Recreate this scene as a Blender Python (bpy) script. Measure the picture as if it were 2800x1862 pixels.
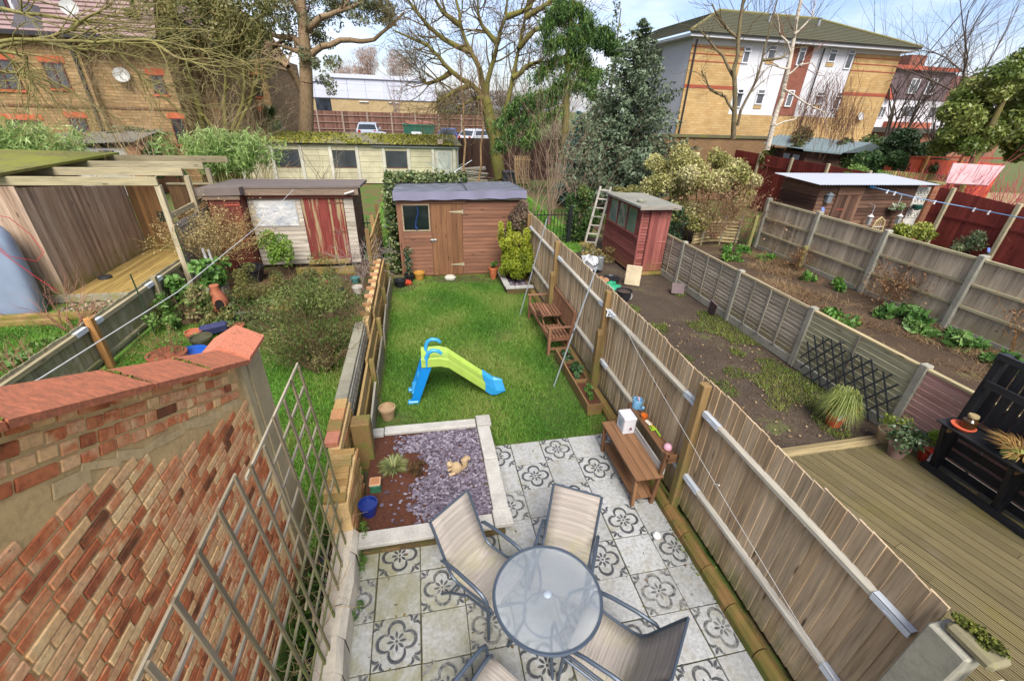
import bpy, math, random
import numpy as np
from mathutils import Vector, Matrix, Euler
random.seed(11); RNG = np.random.default_rng(11)
PI = math.pi; R_ = math.radians
SC = bpy.context.scene
COL = SC.collection
for o in list(bpy.data.objects): bpy.data.objects.remove(o)

# ------------------------------------------------------------------ camera
cam = bpy.data.cameras.new('camera'); CAM = bpy.data.objects.new('camera', cam); COL.objects.link(CAM)
cam.sensor_width = 36; cam.sensor_fit = 'HORIZONTAL'; cam.lens = 15.0878
cam.clip_start = .05; cam.clip_end = 2000
yaw, pitch, roll = 0.215489, 0.499059, 0.0359828
_f = Vector((math.sin(yaw)*math.cos(pitch), math.cos(yaw)*math.cos(pitch), -math.sin(pitch)))
_r = Vector((math.cos(yaw), -math.sin(yaw), 0)); _u = _r.cross(_f)
r2 = math.cos(roll)*_r + math.sin(roll)*_u; u2 = -math.sin(roll)*_r + math.cos(roll)*_u
CAM.matrix_world = Matrix(((r2.x, u2.x, -_f.x, .71881), (r2.y, u2.y, -_f.y, -2.1205), (r2.z, u2.z, -_f.z, 4.48435), (0, 0, 0, 1)))
SC.camera = CAM

# ------------------------------------------------------------------ sky, sun, exposure
SUN_EL, SUN_AZ = R_(50), R_(184)          # azimuth clockwise from +Y
W = bpy.data.worlds.new('World'); SC.world = W; W.use_nodes = True
nt = W.node_tree; nt.nodes.clear()
out = nt.nodes.new('ShaderNodeOutputWorld'); bg = nt.nodes.new('ShaderNodeBackground'); bg.inputs[1].default_value = .1
sky = nt.nodes.new('ShaderNodeTexSky'); sky.sky_type = 'NISHITA'; sky.sun_disc = False
sky.sun_elevation = SUN_EL; sky.sun_rotation = SUN_AZ; sky.air_density = 1.0; sky.dust_density = 1.5; sky.ozone_density = 2.0
tc = nt.nodes.new('ShaderNodeTexCoord'); mp = nt.nodes.new('ShaderNodeMapping'); mp.inputs['Scale'].default_value = (1, 1, 3.2)
nz = nt.nodes.new('ShaderNodeTexNoise'); nz.inputs['Scale'].default_value = 2.4; nz.inputs['Detail'].default_value = 6; nz.inputs['Roughness'].default_value = .55
rp = nt.nodes.new('ShaderNodeValToRGB'); rp.color_ramp.elements[0].position = .43; rp.color_ramp.elements[1].position = .68
mx = nt.nodes.new('ShaderNodeMix'); mx.data_type = 'RGBA'
mx.inputs[7].default_value = (3.05, 3.05, 3.2, 1)
hz = nt.nodes.new('ShaderNodeMix'); hz.data_type = 'RGBA'; hz.blend_type = 'MULTIPLY'; hz.inputs[0].default_value = 1; hz.inputs[7].default_value = (.42, .40, .45, 1)
nt.links.new(tc.outputs['Generated'], mp.inputs['Vector']); nt.links.new(mp.outputs[0], nz.inputs['Vector'])
nt.links.new(nz.outputs[0], rp.inputs[0]); nt.links.new(rp.outputs[0], mx.inputs[0])
nt.links.new(sky.outputs[0], hz.inputs[6]); nt.links.new(hz.outputs[2], mx.inputs[6])
nt.links.new(mx.outputs[2], bg.inputs[0]); nt.links.new(bg.outputs[0], out.inputs[0])
sl = bpy.data.lights.new('sun', 'SUN'); sl.energy = 1.5; sl.angle = R_(36); sl.color = (1, .96, .9)
SUN = bpy.data.objects.new('sun', sl); COL.objects.link(SUN)
sd = Vector((math.sin(SUN_AZ)*math.cos(SUN_EL), math.cos(SUN_AZ)*math.cos(SUN_EL), math.sin(SUN_EL)))
SUN.rotation_euler = sd.to_track_quat('Z', 'Y').to_euler(); SUN.location = (0, -20, 40)
vs = SC.view_settings; vs.view_transform = 'Standard'; vs.look = 'None'; vs.gamma = 1; vs.use_curve_mapping = False; vs.exposure = 2.3
SC.cycles.max_bounces = 6; SC.cycles.transparent_max_bounces = 8

# ------------------------------------------------------------------ material helpers
def C3(r, g=None, b=None, k=.62):
    if g is None: r, g, b = r
    f = lambda c: ((c/255+.055)/1.055)**2.4 if c > 10 else c/255/12.92
    return (f(r)*k, f(g)*k, f(b)*k, 1)
class M:
    def __init__(s, name, rough=.8, metal=0, spec=.3):
        s.m = bpy.data.materials.new(name); s.m.use_nodes = True; s.t = s.m.node_tree; s.t.nodes.clear()
        s.o = s.t.nodes.new('ShaderNodeOutputMaterial'); s.p = s.t.nodes.new('ShaderNodeBsdfPrincipled')
        s.t.links.new(s.p.outputs[0], s.o.inputs[0]); s.p.inputs['Roughness'].default_value = rough; s.p.inputs['Metallic'].default_value = metal
        s.p.inputs['Specular IOR Level'].default_value = spec
    def l(s, a, b): s.t.links.new(a, b)
    def setin(s, i, v):
        if hasattr(v, 'is_linked'): s.l(v, i)
        else: i.default_value = v
    def coord(s, kind='Object', scale=(1, 1, 1), jitter=True):
        if kind == 'World': v = s.t.nodes.new('ShaderNodeNewGeometry').outputs['Position']; jitter = False
        else: v = s.t.nodes.new('ShaderNodeTexCoord').outputs[kind]
        mp = s.t.nodes.new('ShaderNodeMapping'); s.l(v, mp.inputs[0]); mp.inputs['Scale'].default_value = scale
        if jitter:
            oi = s.t.nodes.new('ShaderNodeObjectInfo'); mu = s.t.nodes.new('ShaderNodeMath'); mu.operation = 'MULTIPLY'; mu.inputs[1].default_value = 57.3
            s.l(oi.outputs['Random'], mu.inputs[0]); s.l(mu.outputs[0], mp.inputs['Location'])
        return mp.outputs[0]
    def noise(s, vec, scale=5, detail=4, rough=.55, dist=0):
        n = s.t.nodes.new('ShaderNodeTexNoise'); n.inputs['Scale'].default_value = scale; n.inputs['Detail'].default_value = detail
        n.inputs['Roughness'].default_value = rough; n.inputs['Distortion'].default_value = dist; s.l(vec, n.inputs['Vector']); return n.outputs[0]
    def vor(s, vec, scale=5):
        n = s.t.nodes.new('ShaderNodeTexVoronoi'); n.inputs['Scale'].default_value = scale; s.l(vec, n.inputs['Vector']); return n
    def ramp(s, fac, stops, interp='LINEAR'):
        n = s.t.nodes.new('ShaderNodeValToRGB'); cr = n.color_ramp; cr.interpolation = interp
        while len(cr.elements) < len(stops): cr.elements.new(.5)
        for e, (pos, c) in zip(cr.elements, stops): e.position = pos; e.color = c if hasattr(c, '__len__') else (c, c, c, 1)
        s.l(fac, n.inputs[0]); return n.outputs[0]
    def mix(s, fac, a, b, mode='MIX'):
        n = s.t.nodes.new('ShaderNodeMix'); n.data_type = 'RGBA'; n.blend_type = mode
        s.setin(n.inputs[0], fac); s.setin(n.inputs[6], a); s.setin(n.inputs[7], b); return n.outputs[2]
    def math(s, op, a, b=0):
        n = s.t.nodes.new('ShaderNodeMath'); n.operation = op; s.setin(n.inputs[0], a); s.setin(n.inputs[1], b); return n.outputs[0]
    def rnd(s): return s.t.nodes.new('ShaderNodeObjectInfo').outputs['Random']
    def attr(s, name='rnd'):
        n = s.t.nodes.new('ShaderNodeAttribute'); n.attribute_name = name; return n.outputs['Fac']
    def sep(s, kind='World'):
        v = s.t.nodes.new('ShaderNodeNewGeometry').outputs['Position'] if kind == 'World' else s.t.nodes.new('ShaderNodeTexCoord').outputs[kind]
        n = s.t.nodes.new('ShaderNodeSeparateXYZ'); s.l(v, n.inputs[0]); return n.outputs
    def maprange(s, v, a, b, c=0, d=1):
        n = s.t.nodes.new('ShaderNodeMapRange'); s.l(v, n.inputs[0])
        for i, x in enumerate((a, b, c, d)): n.inputs[i+1].default_value = x
        return n.outputs[0]
    def bump(s, h, strength=.3, dist=.01):
        n = s.t.nodes.new('ShaderNodeBump'); n.inputs['Strength'].default_value = strength; n.inputs['Distance'].default_value = dist
        s.l(h, n.inputs['Height']); s.l(n.outputs[0], s.p.inputs['Normal'])
    def col(s, c): s.setin(s.p.inputs['Base Color'], c); return s
MC = {}
def cached(f):
    def g(*a, **k):
        key = (f.__name__, a, tuple(sorted(k.items())))
        if key not in MC: MC[key] = f(*a, **k)
        return MC[key]
    return g
def dim(c, f): return (c[0]*f, c[1]*f, c[2]*f, 1)
@cached
def plain(name, c, rough=.6, metal=0, var=.12, ns=8, bump=0, spec=.4, ovar=0):
    m = M(name, rough, metal, spec); v = m.coord(); n = m.noise(v, ns, 5)
    c_ = m.ramp(n, [(.25, dim(c, 1-var)), (.75, dim(c, 1+var))])
    if ovar: c_ = m.mix(1, c_, m.ramp(m.rnd(), [(0, 1-ovar), (1, 1+ovar)]), 'MULTIPLY')
    m.col(c_)
    if bump: m.bump(m.noise(v, ns*6, 3), bump)
    return m.m
@cached
def wood(name, c1, c2, axis='Z', moss=None, mz=(0, .35), dark=.45, ov=.3, rough=.82, gs=1.0, peel=None, streak=.5):
    """weathered timber: grain along the axis, per-board tint, knots, moss towards a height"""
    m = M(name, rough); sc = {'X': (1.2, 26, 26), 'Y': (26, 1.2, 26), 'Z': (26, 26, 1.2)}[axis]
    v = m.coord(scale=tuple(x*gs for x in sc)); g = m.noise(v, 1.6, 6, .65, .35)
    sc2 = {'X': (.5, 5, 5), 'Y': (5, .5, 5), 'Z': (5, 5, .5)}[axis]
    v2 = m.coord(scale=sc2); big = m.noise(v2, 1.3, 3)
    c = m.mix(m.math('ADD', m.math('MULTIPLY', m.rnd(), .75), m.math('MULTIPLY', big, .35)), c1, c2)
    c = m.mix(1, c, m.ramp(g, [(.28, dark*1.15), (.48, 1.08), (.75, 1.34)]), 'MULTIPLY')
    c = m.mix(streak, c, m.mix(1, c, m.ramp(m.noise(v2, 3, 4), [(.35, .6), (.6, 1.15)]), 'MULTIPLY'))
    c = m.mix(1, c, m.ramp(m.math('FRACT', m.math('MULTIPLY', m.rnd(), 7.13)), [(0, 1-ov), (1, 1+ov)]), 'MULTIPLY')
    kv = m.vor(m.coord(scale={'X': (1.4, 7, 7), 'Y': (7, 1.4, 7), 'Z': (7, 7, 1.4)}[axis]), 1.0).outputs['Distance']
    c = m.mix(m.ramp(kv, [(.05, 1), (.13, 0)]), c, dim(c1, .28))
    if peel:
        c = m.mix(m.ramp(m.noise(m.coord(scale=tuple(x*.35 for x in sc)), 1.5, 5, .6), [(.52, 0), (.58, 1)]), c, peel)
    if moss:
        z = m.sep()[2]; f = m.maprange(z, mz[0], mz[1], 1, 0)
        f = m.math('MULTIPLY', f, m.ramp(m.noise(m.coord('World'), 5, 5), [(.35, 0), (.62, 1)]))
        c = m.mix(f, c, moss)
    m.col(c); m.bump(g, .35, .004); return m.m
@cached
def leafm(name, cols, trans=.25, rough=.55, world=1.2):
    m = M(name, rough, 0, .35); a = m.attr(); n = m.noise(m.coord('World'), world, 3)
    f = m.math('ADD', m.math('MULTIPLY', a, .7), m.math('MULTIPLY', n, .3))
    k = len(cols); c = m.ramp(f, [(.12+.76*i/(k-1), cc) for i, cc in enumerate(cols)])
    m.col(c)
    if trans:
        tr = m.t.nodes.new('ShaderNodeBsdfTranslucent'); m.l(c, tr.inputs[0]); mxs = m.t.nodes.new('ShaderNodeMixShader'); mxs.inputs[0].default_value = trans
        m.l(m.p.outputs[0], mxs.inputs[1]); m.l(tr.outputs[0], mxs.inputs[2]); m.l(mxs.outputs[0], m.o.inputs[0])
    return m.m
@cached
def stone(name, c, moss=None, speck=.25, ns=14, mossamt=.5, rough=.9, ovar=.08, bump=.4):
    m = M(name, rough); v = m.coord('World'); n = m.noise(v, ns, 7, .65); b = m.noise(v, ns*.12, 4)
    c_ = m.mix(1, c, m.ramp(n, [(.3, 1-speck), (.5, 1), (.72, 1+speck*.6)]), 'MULTIPLY')
    c_ = m.mix(1, c_, m.ramp(b, [(.3, .8), (.7, 1.12)]), 'MULTIPLY')
    c_ = m.mix(1, c_, m.ramp(m.rnd(), [(0, 1-ovar), (1, 1+ovar)]), 'MULTIPLY')
    if moss: c_ = m.mix(m.ramp(m.math('ADD', m.math('MULTIPLY', b, .6), m.math('MULTIPLY', n, .4)), [(.68-mossamt*.35, 0), (.78-mossamt*.25, .9)]), c_, moss)
    m.col(c_); m.bump(n, bump, .006); return m.m
@cached
def brickm(name, cols, use_attr=False, moss=None):
    m = M(name, .9); a = m.attr() if use_attr else m.rnd(); v = m.coord('World'); n = m.noise(v, 38, 6, .7)
    f = m.math('ADD', a, m.math('MULTIPLY', m.math('SUBTRACT', m.noise(v, 7, 3), .5), .5))
    c = m.ramp(f, [(i/(len(cols)-1), cc) for i, cc in enumerate(cols)])
    c = m.mix(1, c, m.ramp(n, [(.25, .62), (.5, 1), (.75, 1.2)]), 'MULTIPLY')
    c = m.mix(m.ramp(m.noise(v, 60, 3), [(.68, 0), (.74, 1)]), c, (.03, .02, .02, 1))
    if moss: c = m.mix(m.ramp(m.noise(v, 4, 5), [(.5, 0), (.68, .8)]), c, moss)
    m.col(c); m.bump(n, .5, .006); return m.m
@cached
def metal(name, c, rough=.45, mt=.6): return plain(name, c, rough, mt, .08, 6)
@cached
def barkm(name, c1, c2, moss=None, mossamt=.5):
    m = M(name, .9); v = m.coord('World', (6, 6, 1.5)); n = m.noise(v, 2.5, 6, .65, .3)
    c = m.ramp(n, [(.25, dim(c1, .5)), (.45, c1), (.75, c2)])
    if moss:
        g = m.t.nodes.new('ShaderNodeNewGeometry'); s = m.t.nodes.new('ShaderNodeSeparateXYZ'); m.l(g.outputs['Normal'], s.inputs[0])
        f = m.math('MULTIPLY', m.maprange(s.outputs[2], -.5, .8, .25, 1), m.ramp(m.noise(m.coord('World'), 2.2, 4), [(.6-mossamt*.4, 0), (.8-mossamt*.4, 1)]))
        c = m.mix(f, c, moss)
    m.col(c); m.bump(n, .5, .01); return m.m
@cached
def glassm(name, c, rough=.08):
    m = M(name, rough, 0, .6); n = m.noise(m.coord('World'), 1.1, 4)
    m.col(m.ramp(n, [(.35, dim(c, .6)), (.65, dim(c, 1.7))])); return m.m

# ------------------------------------------------------------------ mesh helpers
def mesh_np(name, verts, faces, rnd=None, smooth=False):
    """verts (N,3), faces (M,k) numpy -> mesh, optional per-vertex attribute rnd"""
    verts = np.asarray(verts, np.float32); faces = np.asarray(faces, np.int32); k = faces.shape[1]
    me = bpy.data.meshes.new(name); me.vertices.add(len(verts)); me.vertices.foreach_set('co', verts.ravel())
    me.loops.add(faces.size); me.loops.foreach_set('vertex_index', faces.ravel())
    me.polygons.add(len(faces)); me.polygons.foreach_set('loop_start', np.arange(0, faces.size, k, dtype=np.int32))
    try: me.polygons.foreach_set('loop_total', np.full(len(faces), k, np.int32))
    except Exception: pass
    if rnd is not None:
        a = me.attributes.new('rnd', 'FLOAT', 'POINT'); a.data.foreach_set('value', np.asarray(rnd, np.float32))
    me.update(calc_edges=True)
    if smooth: me.polygons.foreach_set('use_smooth', np.ones(len(faces), bool))
    return me
class MB:
    def __init__(s): s.v = []; s.f = []; s.r = []
    def add(s, vs, fs, r=None):
        b = len(s.v); s.v += [tuple(v) for v in vs]; s.f += [tuple(i+b for i in f) for f in fs]
        s.r += [random.random() if r is None else r]*len(vs); return s
    def box(s, c, size, rot=None, ch=0, r=None):
        x, y, z = (d/2 for d in size)
        if ch:
            vs, fs = chamfer(x, y, z, ch)
        else:
            vs = [(a, b, d) for a in (-x, x) for b in (-y, y) for d in (-z, z)]
            fs = [(0, 1, 3, 2), (4, 6, 7, 5), (0, 4, 5, 1), (2, 3, 7, 6), (0, 2, 6, 4), (1, 5, 7, 3)]
        mt = Euler(rot).to_matrix() if rot is not None and not isinstance(rot, Matrix) else rot
        c = Vector(c); vs = [(mt @ Vector(v) if mt else Vector(v)) + c for v in vs]
        return s.add(vs, fs, r)
    def b2(s, lo, hi, ch=0, r=None):
        return s.box([(a+b)/2 for a, b in zip(lo, hi)], [abs(b-a) for a, b in zip(lo, hi)], None, ch, r)
    def bar(s, p0, p1, w, h, up=(0, 0, 1), ch=0):
        p0, p1 = Vector(p0), Vector(p1); d = (p1-p0); L = d.length; d.normalize(); u = Vector(up)
        if abs(d.dot(u)) > .98: u = Vector((0, 1, 0)) if abs(d.y) < .9 else Vector((1, 0, 0))
        side = d.cross(u).normalized(); u = side.cross(d)
        mt = Matrix((d, side, u)).transposed(); return s.box((p0+p1)/2, (L, w, h), mt, ch)
    def tube(s, path, r, n=8, cap=True):
        path = [Vector(q) for q in path]; rs = r if hasattr(r, '__len__') else [r]*len(path); rings = []; u = None
        for i, q in enumerate(path):
            d = (path[min(i+1, len(path)-1)]-path[max(i-1, 0)]).normalized()
            if u is None: u = d.orthogonal().normalized()
            u = (u-d*u.dot(d)).normalized(); w = d.cross(u)
            rings.append([q+(u*math.cos(2*PI*k/n)+w*math.sin(2*PI*k/n))*rs[i] for k in range(n)])
        vs = [v for g in rings for v in g]; fs = []
        for i in range(len(path)-1):
            for k in range(n):
                k2 = (k+1) % n; fs.append((i*n+k, i*n+k2, (i+1)*n+k2, (i+1)*n+k))
        if cap: fs += [tuple(range(n-1, -1, -1)), tuple((len(path)-1)*n+k for k in range(n))]
        return s.add(vs, fs)
    def lathe(s, prof, c=(0, 0, 0), n=20, sx=1, sy=1, tilt=None):
        vs = []; fs = []; c = Vector(c)
        for (r, z) in prof:
            for k in range(n): vs.append(Vector((r*math.cos(2*PI*k/n)*sx, r*math.sin(2*PI*k/n)*sy, z)))
        if tilt: mt = Euler(tilt).to_matrix(); vs = [mt @ v for v in vs]
        vs = [v+c for v in vs]
        for i in range(len(prof)-1):
            for k in range(n):
                k2 = (k+1) % n; fs.append((i*n+k, i*n+k2, (i+1)*n+k2, (i+1)*n+k))
        fs += [tuple(range(n-1, -1, -1)), tuple((len(prof)-1)*n+k for k in range(n))]
        return s.add(vs, fs)
    def prism(s, poly, vec):
        n = len(poly); v = Vector(vec); a = [Vector(q) for q in poly]; vs = a+[q+v for q in a]
        fs = [tuple(range(n-1, -1, -1)), tuple(range(n, 2*n))]+[(i, (i+1) % n, n+(i+1) % n, n+i) for i in range(n)]
        return s.add(vs, fs)
    def mesh(s, name, smooth=False):
        me = bpy.data.meshes.new(name); me.from_pydata([tuple(v) for v in s.v], [], s.f)
        a = me.attributes.new('rnd', 'FLOAT', 'POINT'); a.data.foreach_set('value', np.array(s.r, np.float32))
        me.update()
        if smooth:
            me.polygons.foreach_set('use_smooth', np.ones(len(me.polygons), bool))
            try: me.set_sharp_from_angle(angle=R_(38))
            except Exception: pass
        return me
def chamfer(x, y, z, c):
    vs = []; 
    for sx in (-1, 1):
        for sy in (-1, 1):
            for sz in (-1, 1):
                vs += [(sx*x, sy*(y-c), sz*(z-c)), (sx*(x-c), sy*y, sz*(z-c)), (sx*(x-c), sy*(y-c), sz*z)]
    I = lambda sx, sy, sz, k: ((sx > 0)*4+(sy > 0)*2+(sz > 0))*3+k
    fs = []
    for s_ in (-1, 1):
        q = [(-1, -1), (1, -1), (1, 1), (-1, 1)]
        if s_ < 0: q = q[::-1]
        fs.append(tuple(I(s_, a, b, 0) for a, b in q)); fs.append(tuple(I(a, s_, b, 1) for b, a in q)); fs.append(tuple(I(a, b, s_, 2) for a, b in q))
    for a in (-1, 1):
        for b in (-1, 1):
            e = [(I(a, b, -1, 0), I(a, b, -1, 1), I(a, b, 1, 1), I(a, b, 1, 0)), (I(a, -1, b, 0), I(a, -1, b, 2), I(a, 1, b, 2), I(a, 1, b, 0)), (I(-1, a, b, 1), I(-1, a, b, 2), I(1, a, b, 2), I(1, a, b, 1))]
            for j, q in enumerate(e):
                flip = (a*b > 0) if j != 1 else (a*b < 0)
                fs.append(q if not flip else q[::-1])
    for sx in (-1, 1):
        for sy in (-1, 1):
            for sz in (-1, 1):
                t = (I(sx, sy, sz, 0), I(sx, sy, sz, 1), I(sx, sy, sz, 2)); fs.append(t if sx*sy*sz > 0 else t[::-1])
    return vs, fs

# ------------------------------------------------------------------ object helpers
def tag(o, label=None, cat=None, group=None, kind=None):
    if label: o['label'] = label
    if cat: o['category'] = cat
    if group: o['group'] = group
    if kind: o['kind'] = kind
    return o
def rootof(o):
    while o.parent: o = o.parent
    return o
def thing(name, label, cat, loc=(0, 0, 0), rz=0, group=None):
    o = bpy.data.objects.new(name, None); COL.objects.link(o); o.location = loc; o.rotation_euler = (0, 0, rz); o.empty_display_size = .1
    return tag(o, label, cat, group)
def link(name, me, m=None, parent=None, kind=None, loc=None):
    o = bpy.data.objects.new(name, me); COL.objects.link(o)
    if m is not None and not me.materials: me.materials.append(m)
    if parent is not None: o.parent = parent
    if loc is not None: o.location = loc
    if kind: o['kind'] = kind
    return o
def part(mb, name, m, parent=None, kind=None, smooth=False, w=True):
    """mesh given in world coordinates (w) or in the thing's own"""
    if isinstance(mb, MB):
        if parent is not None and w:
            L = rootof(parent).location; mb.v = [(a-L[0], b-L[1], c-L[2]) for a, b, c in mb.v]
        me = mb.mesh(name, smooth)
    else: me = mb
    return link(name, me, m, parent, kind)
BOX = {}
def boxmesh(size, m, ch=0):
    key = (tuple(round(s, 3) for s in size), m.name, ch)
    if key not in BOX:
        mb = MB().box((0, 0, 0), key[0], None, ch); me = mb.mesh('box'); me.materials.append(m); BOX[key] = me
    return BOX[key]
def board(name, parent, lo, hi, m, rot=None, ch=0, w=True):
    """one box piece as its own object, mesh shared between equal sizes"""
    c = Vector([(a+b)/2 for a, b in zip(lo, hi)]); size = [abs(b-a) for a, b in zip(lo, hi)]
    o = bpy.data.objects.new(name, boxmesh(size, m, ch)); COL.objects.link(o); o.parent = parent
    if w and parent is not None: c = c-rootof(parent).location
    o.location = c
    if rot: o.rotation_euler = rot
    return o
def copy_tree(o, parent=None):
    c = o.copy(); COL.objects.link(c); c.parent = parent
    for ch in list(o.children): copy_tree(ch, c)
    return c
def U(a, b): return random.uniform(a, b)

# ------------------------------------------------------------------ foliage helpers
def leafquads(P, size, aspect=.45, up=None, upamt=.0, var=.35, rnd=None, droop=None):
    """diamond leaves at points P; returns verts, faces, rnd"""
    n = len(P); d = RNG.normal(size=(n, 3)); d /= np.linalg.norm(d, axis=1)[:, None]
    if up is not None: d = d*(1-upamt)+np.asarray(up)*upamt; d /= np.linalg.norm(d, axis=1)[:, None]
    e = RNG.normal(size=(n, 3)); e -= d*(e*d).sum(1)[:, None]; e /= np.linalg.norm(e, axis=1)[:, None]
    s = (size*(1+var*RNG.uniform(-1, 1, n)))[:, None] if np.isscalar(size) else (size*(1+var*RNG.uniform(-1, 1, n)))[:, None]
    a = d*s*.5; b = e*s*.5*aspect
    V = np.stack([P-a, P-a*.1+b, P+a, P-a*.1-b], 1).reshape(-1, 3)
    F = np.arange(4*n).reshape(n, 4); r = RNG.uniform(0, 1, n) if rnd is None else rnd
    return V, F, np.repeat(r, 4)
def blob_points(n, c, rad, shell=.55, lumps=9, lump_r=.45, flat=0):
    """points in lumpy clumps that fill an ellipsoid's shell"""
    c = np.asarray(c, float); rad = np.asarray(rad, float)
    d = RNG.normal(size=(lumps, 3)); d /= np.linalg.norm(d, axis=1)[:, None]
    if flat: d[:, 2] = np.abs(d[:, 2])*flat+d[:, 2]*(1-flat)
    cs = d*RNG.uniform(shell, 1, (lumps, 1))
    k = RNG.integers(0, lumps, n); q = RNG.normal(size=(n, 3)); q /= np.linalg.norm(q, axis=1)[:, None]
    pts = cs[k]+q*(lump_r*RNG.uniform(.25, 1, (n, 1))**.5)*RNG.uniform(.6, 1.1, lumps)[k][:, None]
    tint = RNG.uniform(0, 1, lumps)[k]
    return c+pts*rad, tint
def leaf_part(name, P, size, m, parent, aspect=.45, tint=None, up=None, upamt=0, kind=None, var=.35):
    r = None if tint is None else np.clip(.55*tint+.45*RNG.uniform(0, 1, len(P)), 0, 1)
    V, F, rn = leafquads(np.asarray(P), size, aspect, up, upamt, var, r)
    if parent is not None: V = V-np.array(rootof(parent).location)
    return link(name, mesh_np(name, V, F, rn), m, parent, kind)
def segs_mesh(name, segs, m, parent, n=5, kind=None):
    """tapered tubes for branch segments (p0,p1,r0,r1)"""
    S = np.asarray(segs, float); p0, p1, r0, r1 = S[:, :3], S[:, 3:6], S[:, 6], S[:, 7]
    if parent is not None: L = np.array(rootof(parent).location); p0 = p0-L; p1 = p1-L
    d = p1-p0; d /= np.maximum(np.linalg.norm(d, axis=1), 1e-6)[:, None]
    a = np.where(np.abs(d[:, 2:3]) < .9, np.array([[0, 0, 1.]]), np.array([[1., 0, 0]])); u = np.cross(d, a); u /= np.linalg.norm(u, axis=1)[:, None]; w = np.cross(d, u)
    th = 2*PI*np.arange(n)/n; ring = u[:, None, :]*np.cos(th)[None, :, None]+w[:, None, :]*np.sin(th)[None, :, None]
    V = np.concatenate([p0[:, None]+ring*r0[:, None, None], p1[:, None]+ring*r1[:, None, None]], 1)
    k = np.arange(n); k2 = (k+1) % n; f = np.stack([k, k2, n+k2, n+k], 1)
    F = (f[None]+(np.arange(len(S))*2*n)[:, None, None]).reshape(-1, 4)
    if kind is None and name not in ('trunk', 'limb') and len(S) > 1: kind = 'stuff'
    return link(name, mesh_np(name, V.reshape(-1, 3), F, None, True), m, parent, kind)
def grow(segs, tips, p, d, L, r, lvl, P):
    """recursive branch: P = dict(levels, n (children), ang, up, wig, ratio, rratio)"""
    k = max(2, int(P.get('steps', 4))-lvl//2); p = np.array(p, float); d = np.array(d, float); d /= np.linalg.norm(d); r0 = r
    pts = [(p.copy(), d.copy(), r)]
    for i in range(k):
        d = d+RNG.normal(0, P['wig'], 3)+np.array([0, 0, P['up']*(1 if lvl else .3)]); d /= np.linalg.norm(d)
        q = p+d*L/k; r1 = r0*(1-(i+1)/k*(1-P.get('taper', .55)))
        segs.append((*p, *q, r, r1)); p = q; r = r1; pts.append((p.copy(), d.copy(), r))
    if lvl >= P['levels']: tips.append((p, d)); return
    nc = P['n'][min(lvl, len(P['n'])-1)]
    for j in range(nc):
        t = 1 if j == 0 else RNG.uniform(P.get('t0', .3), 1); idx = min(k, max(1, int(round(t*k)))); b, bd, br = pts[idx]
        ang = RNG.uniform(*P['ang'])*(.5 if j == 0 else 1); ax = RNG.normal(size=3); ax -= bd*ax.dot(bd); ax /= np.linalg.norm(ax)
        nd = bd*math.cos(ang)+ax*math.sin(ang)
        if 'bias' in P: nd = nd+np.array(P['bias'])
        grow(segs, tips, b, nd, L*P['ratio']*RNG.uniform(.75, 1.2), max(br*P['rratio']*(1 if j == 0 else .8), P.get('rmin', .004)), lvl+1, P)
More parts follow.
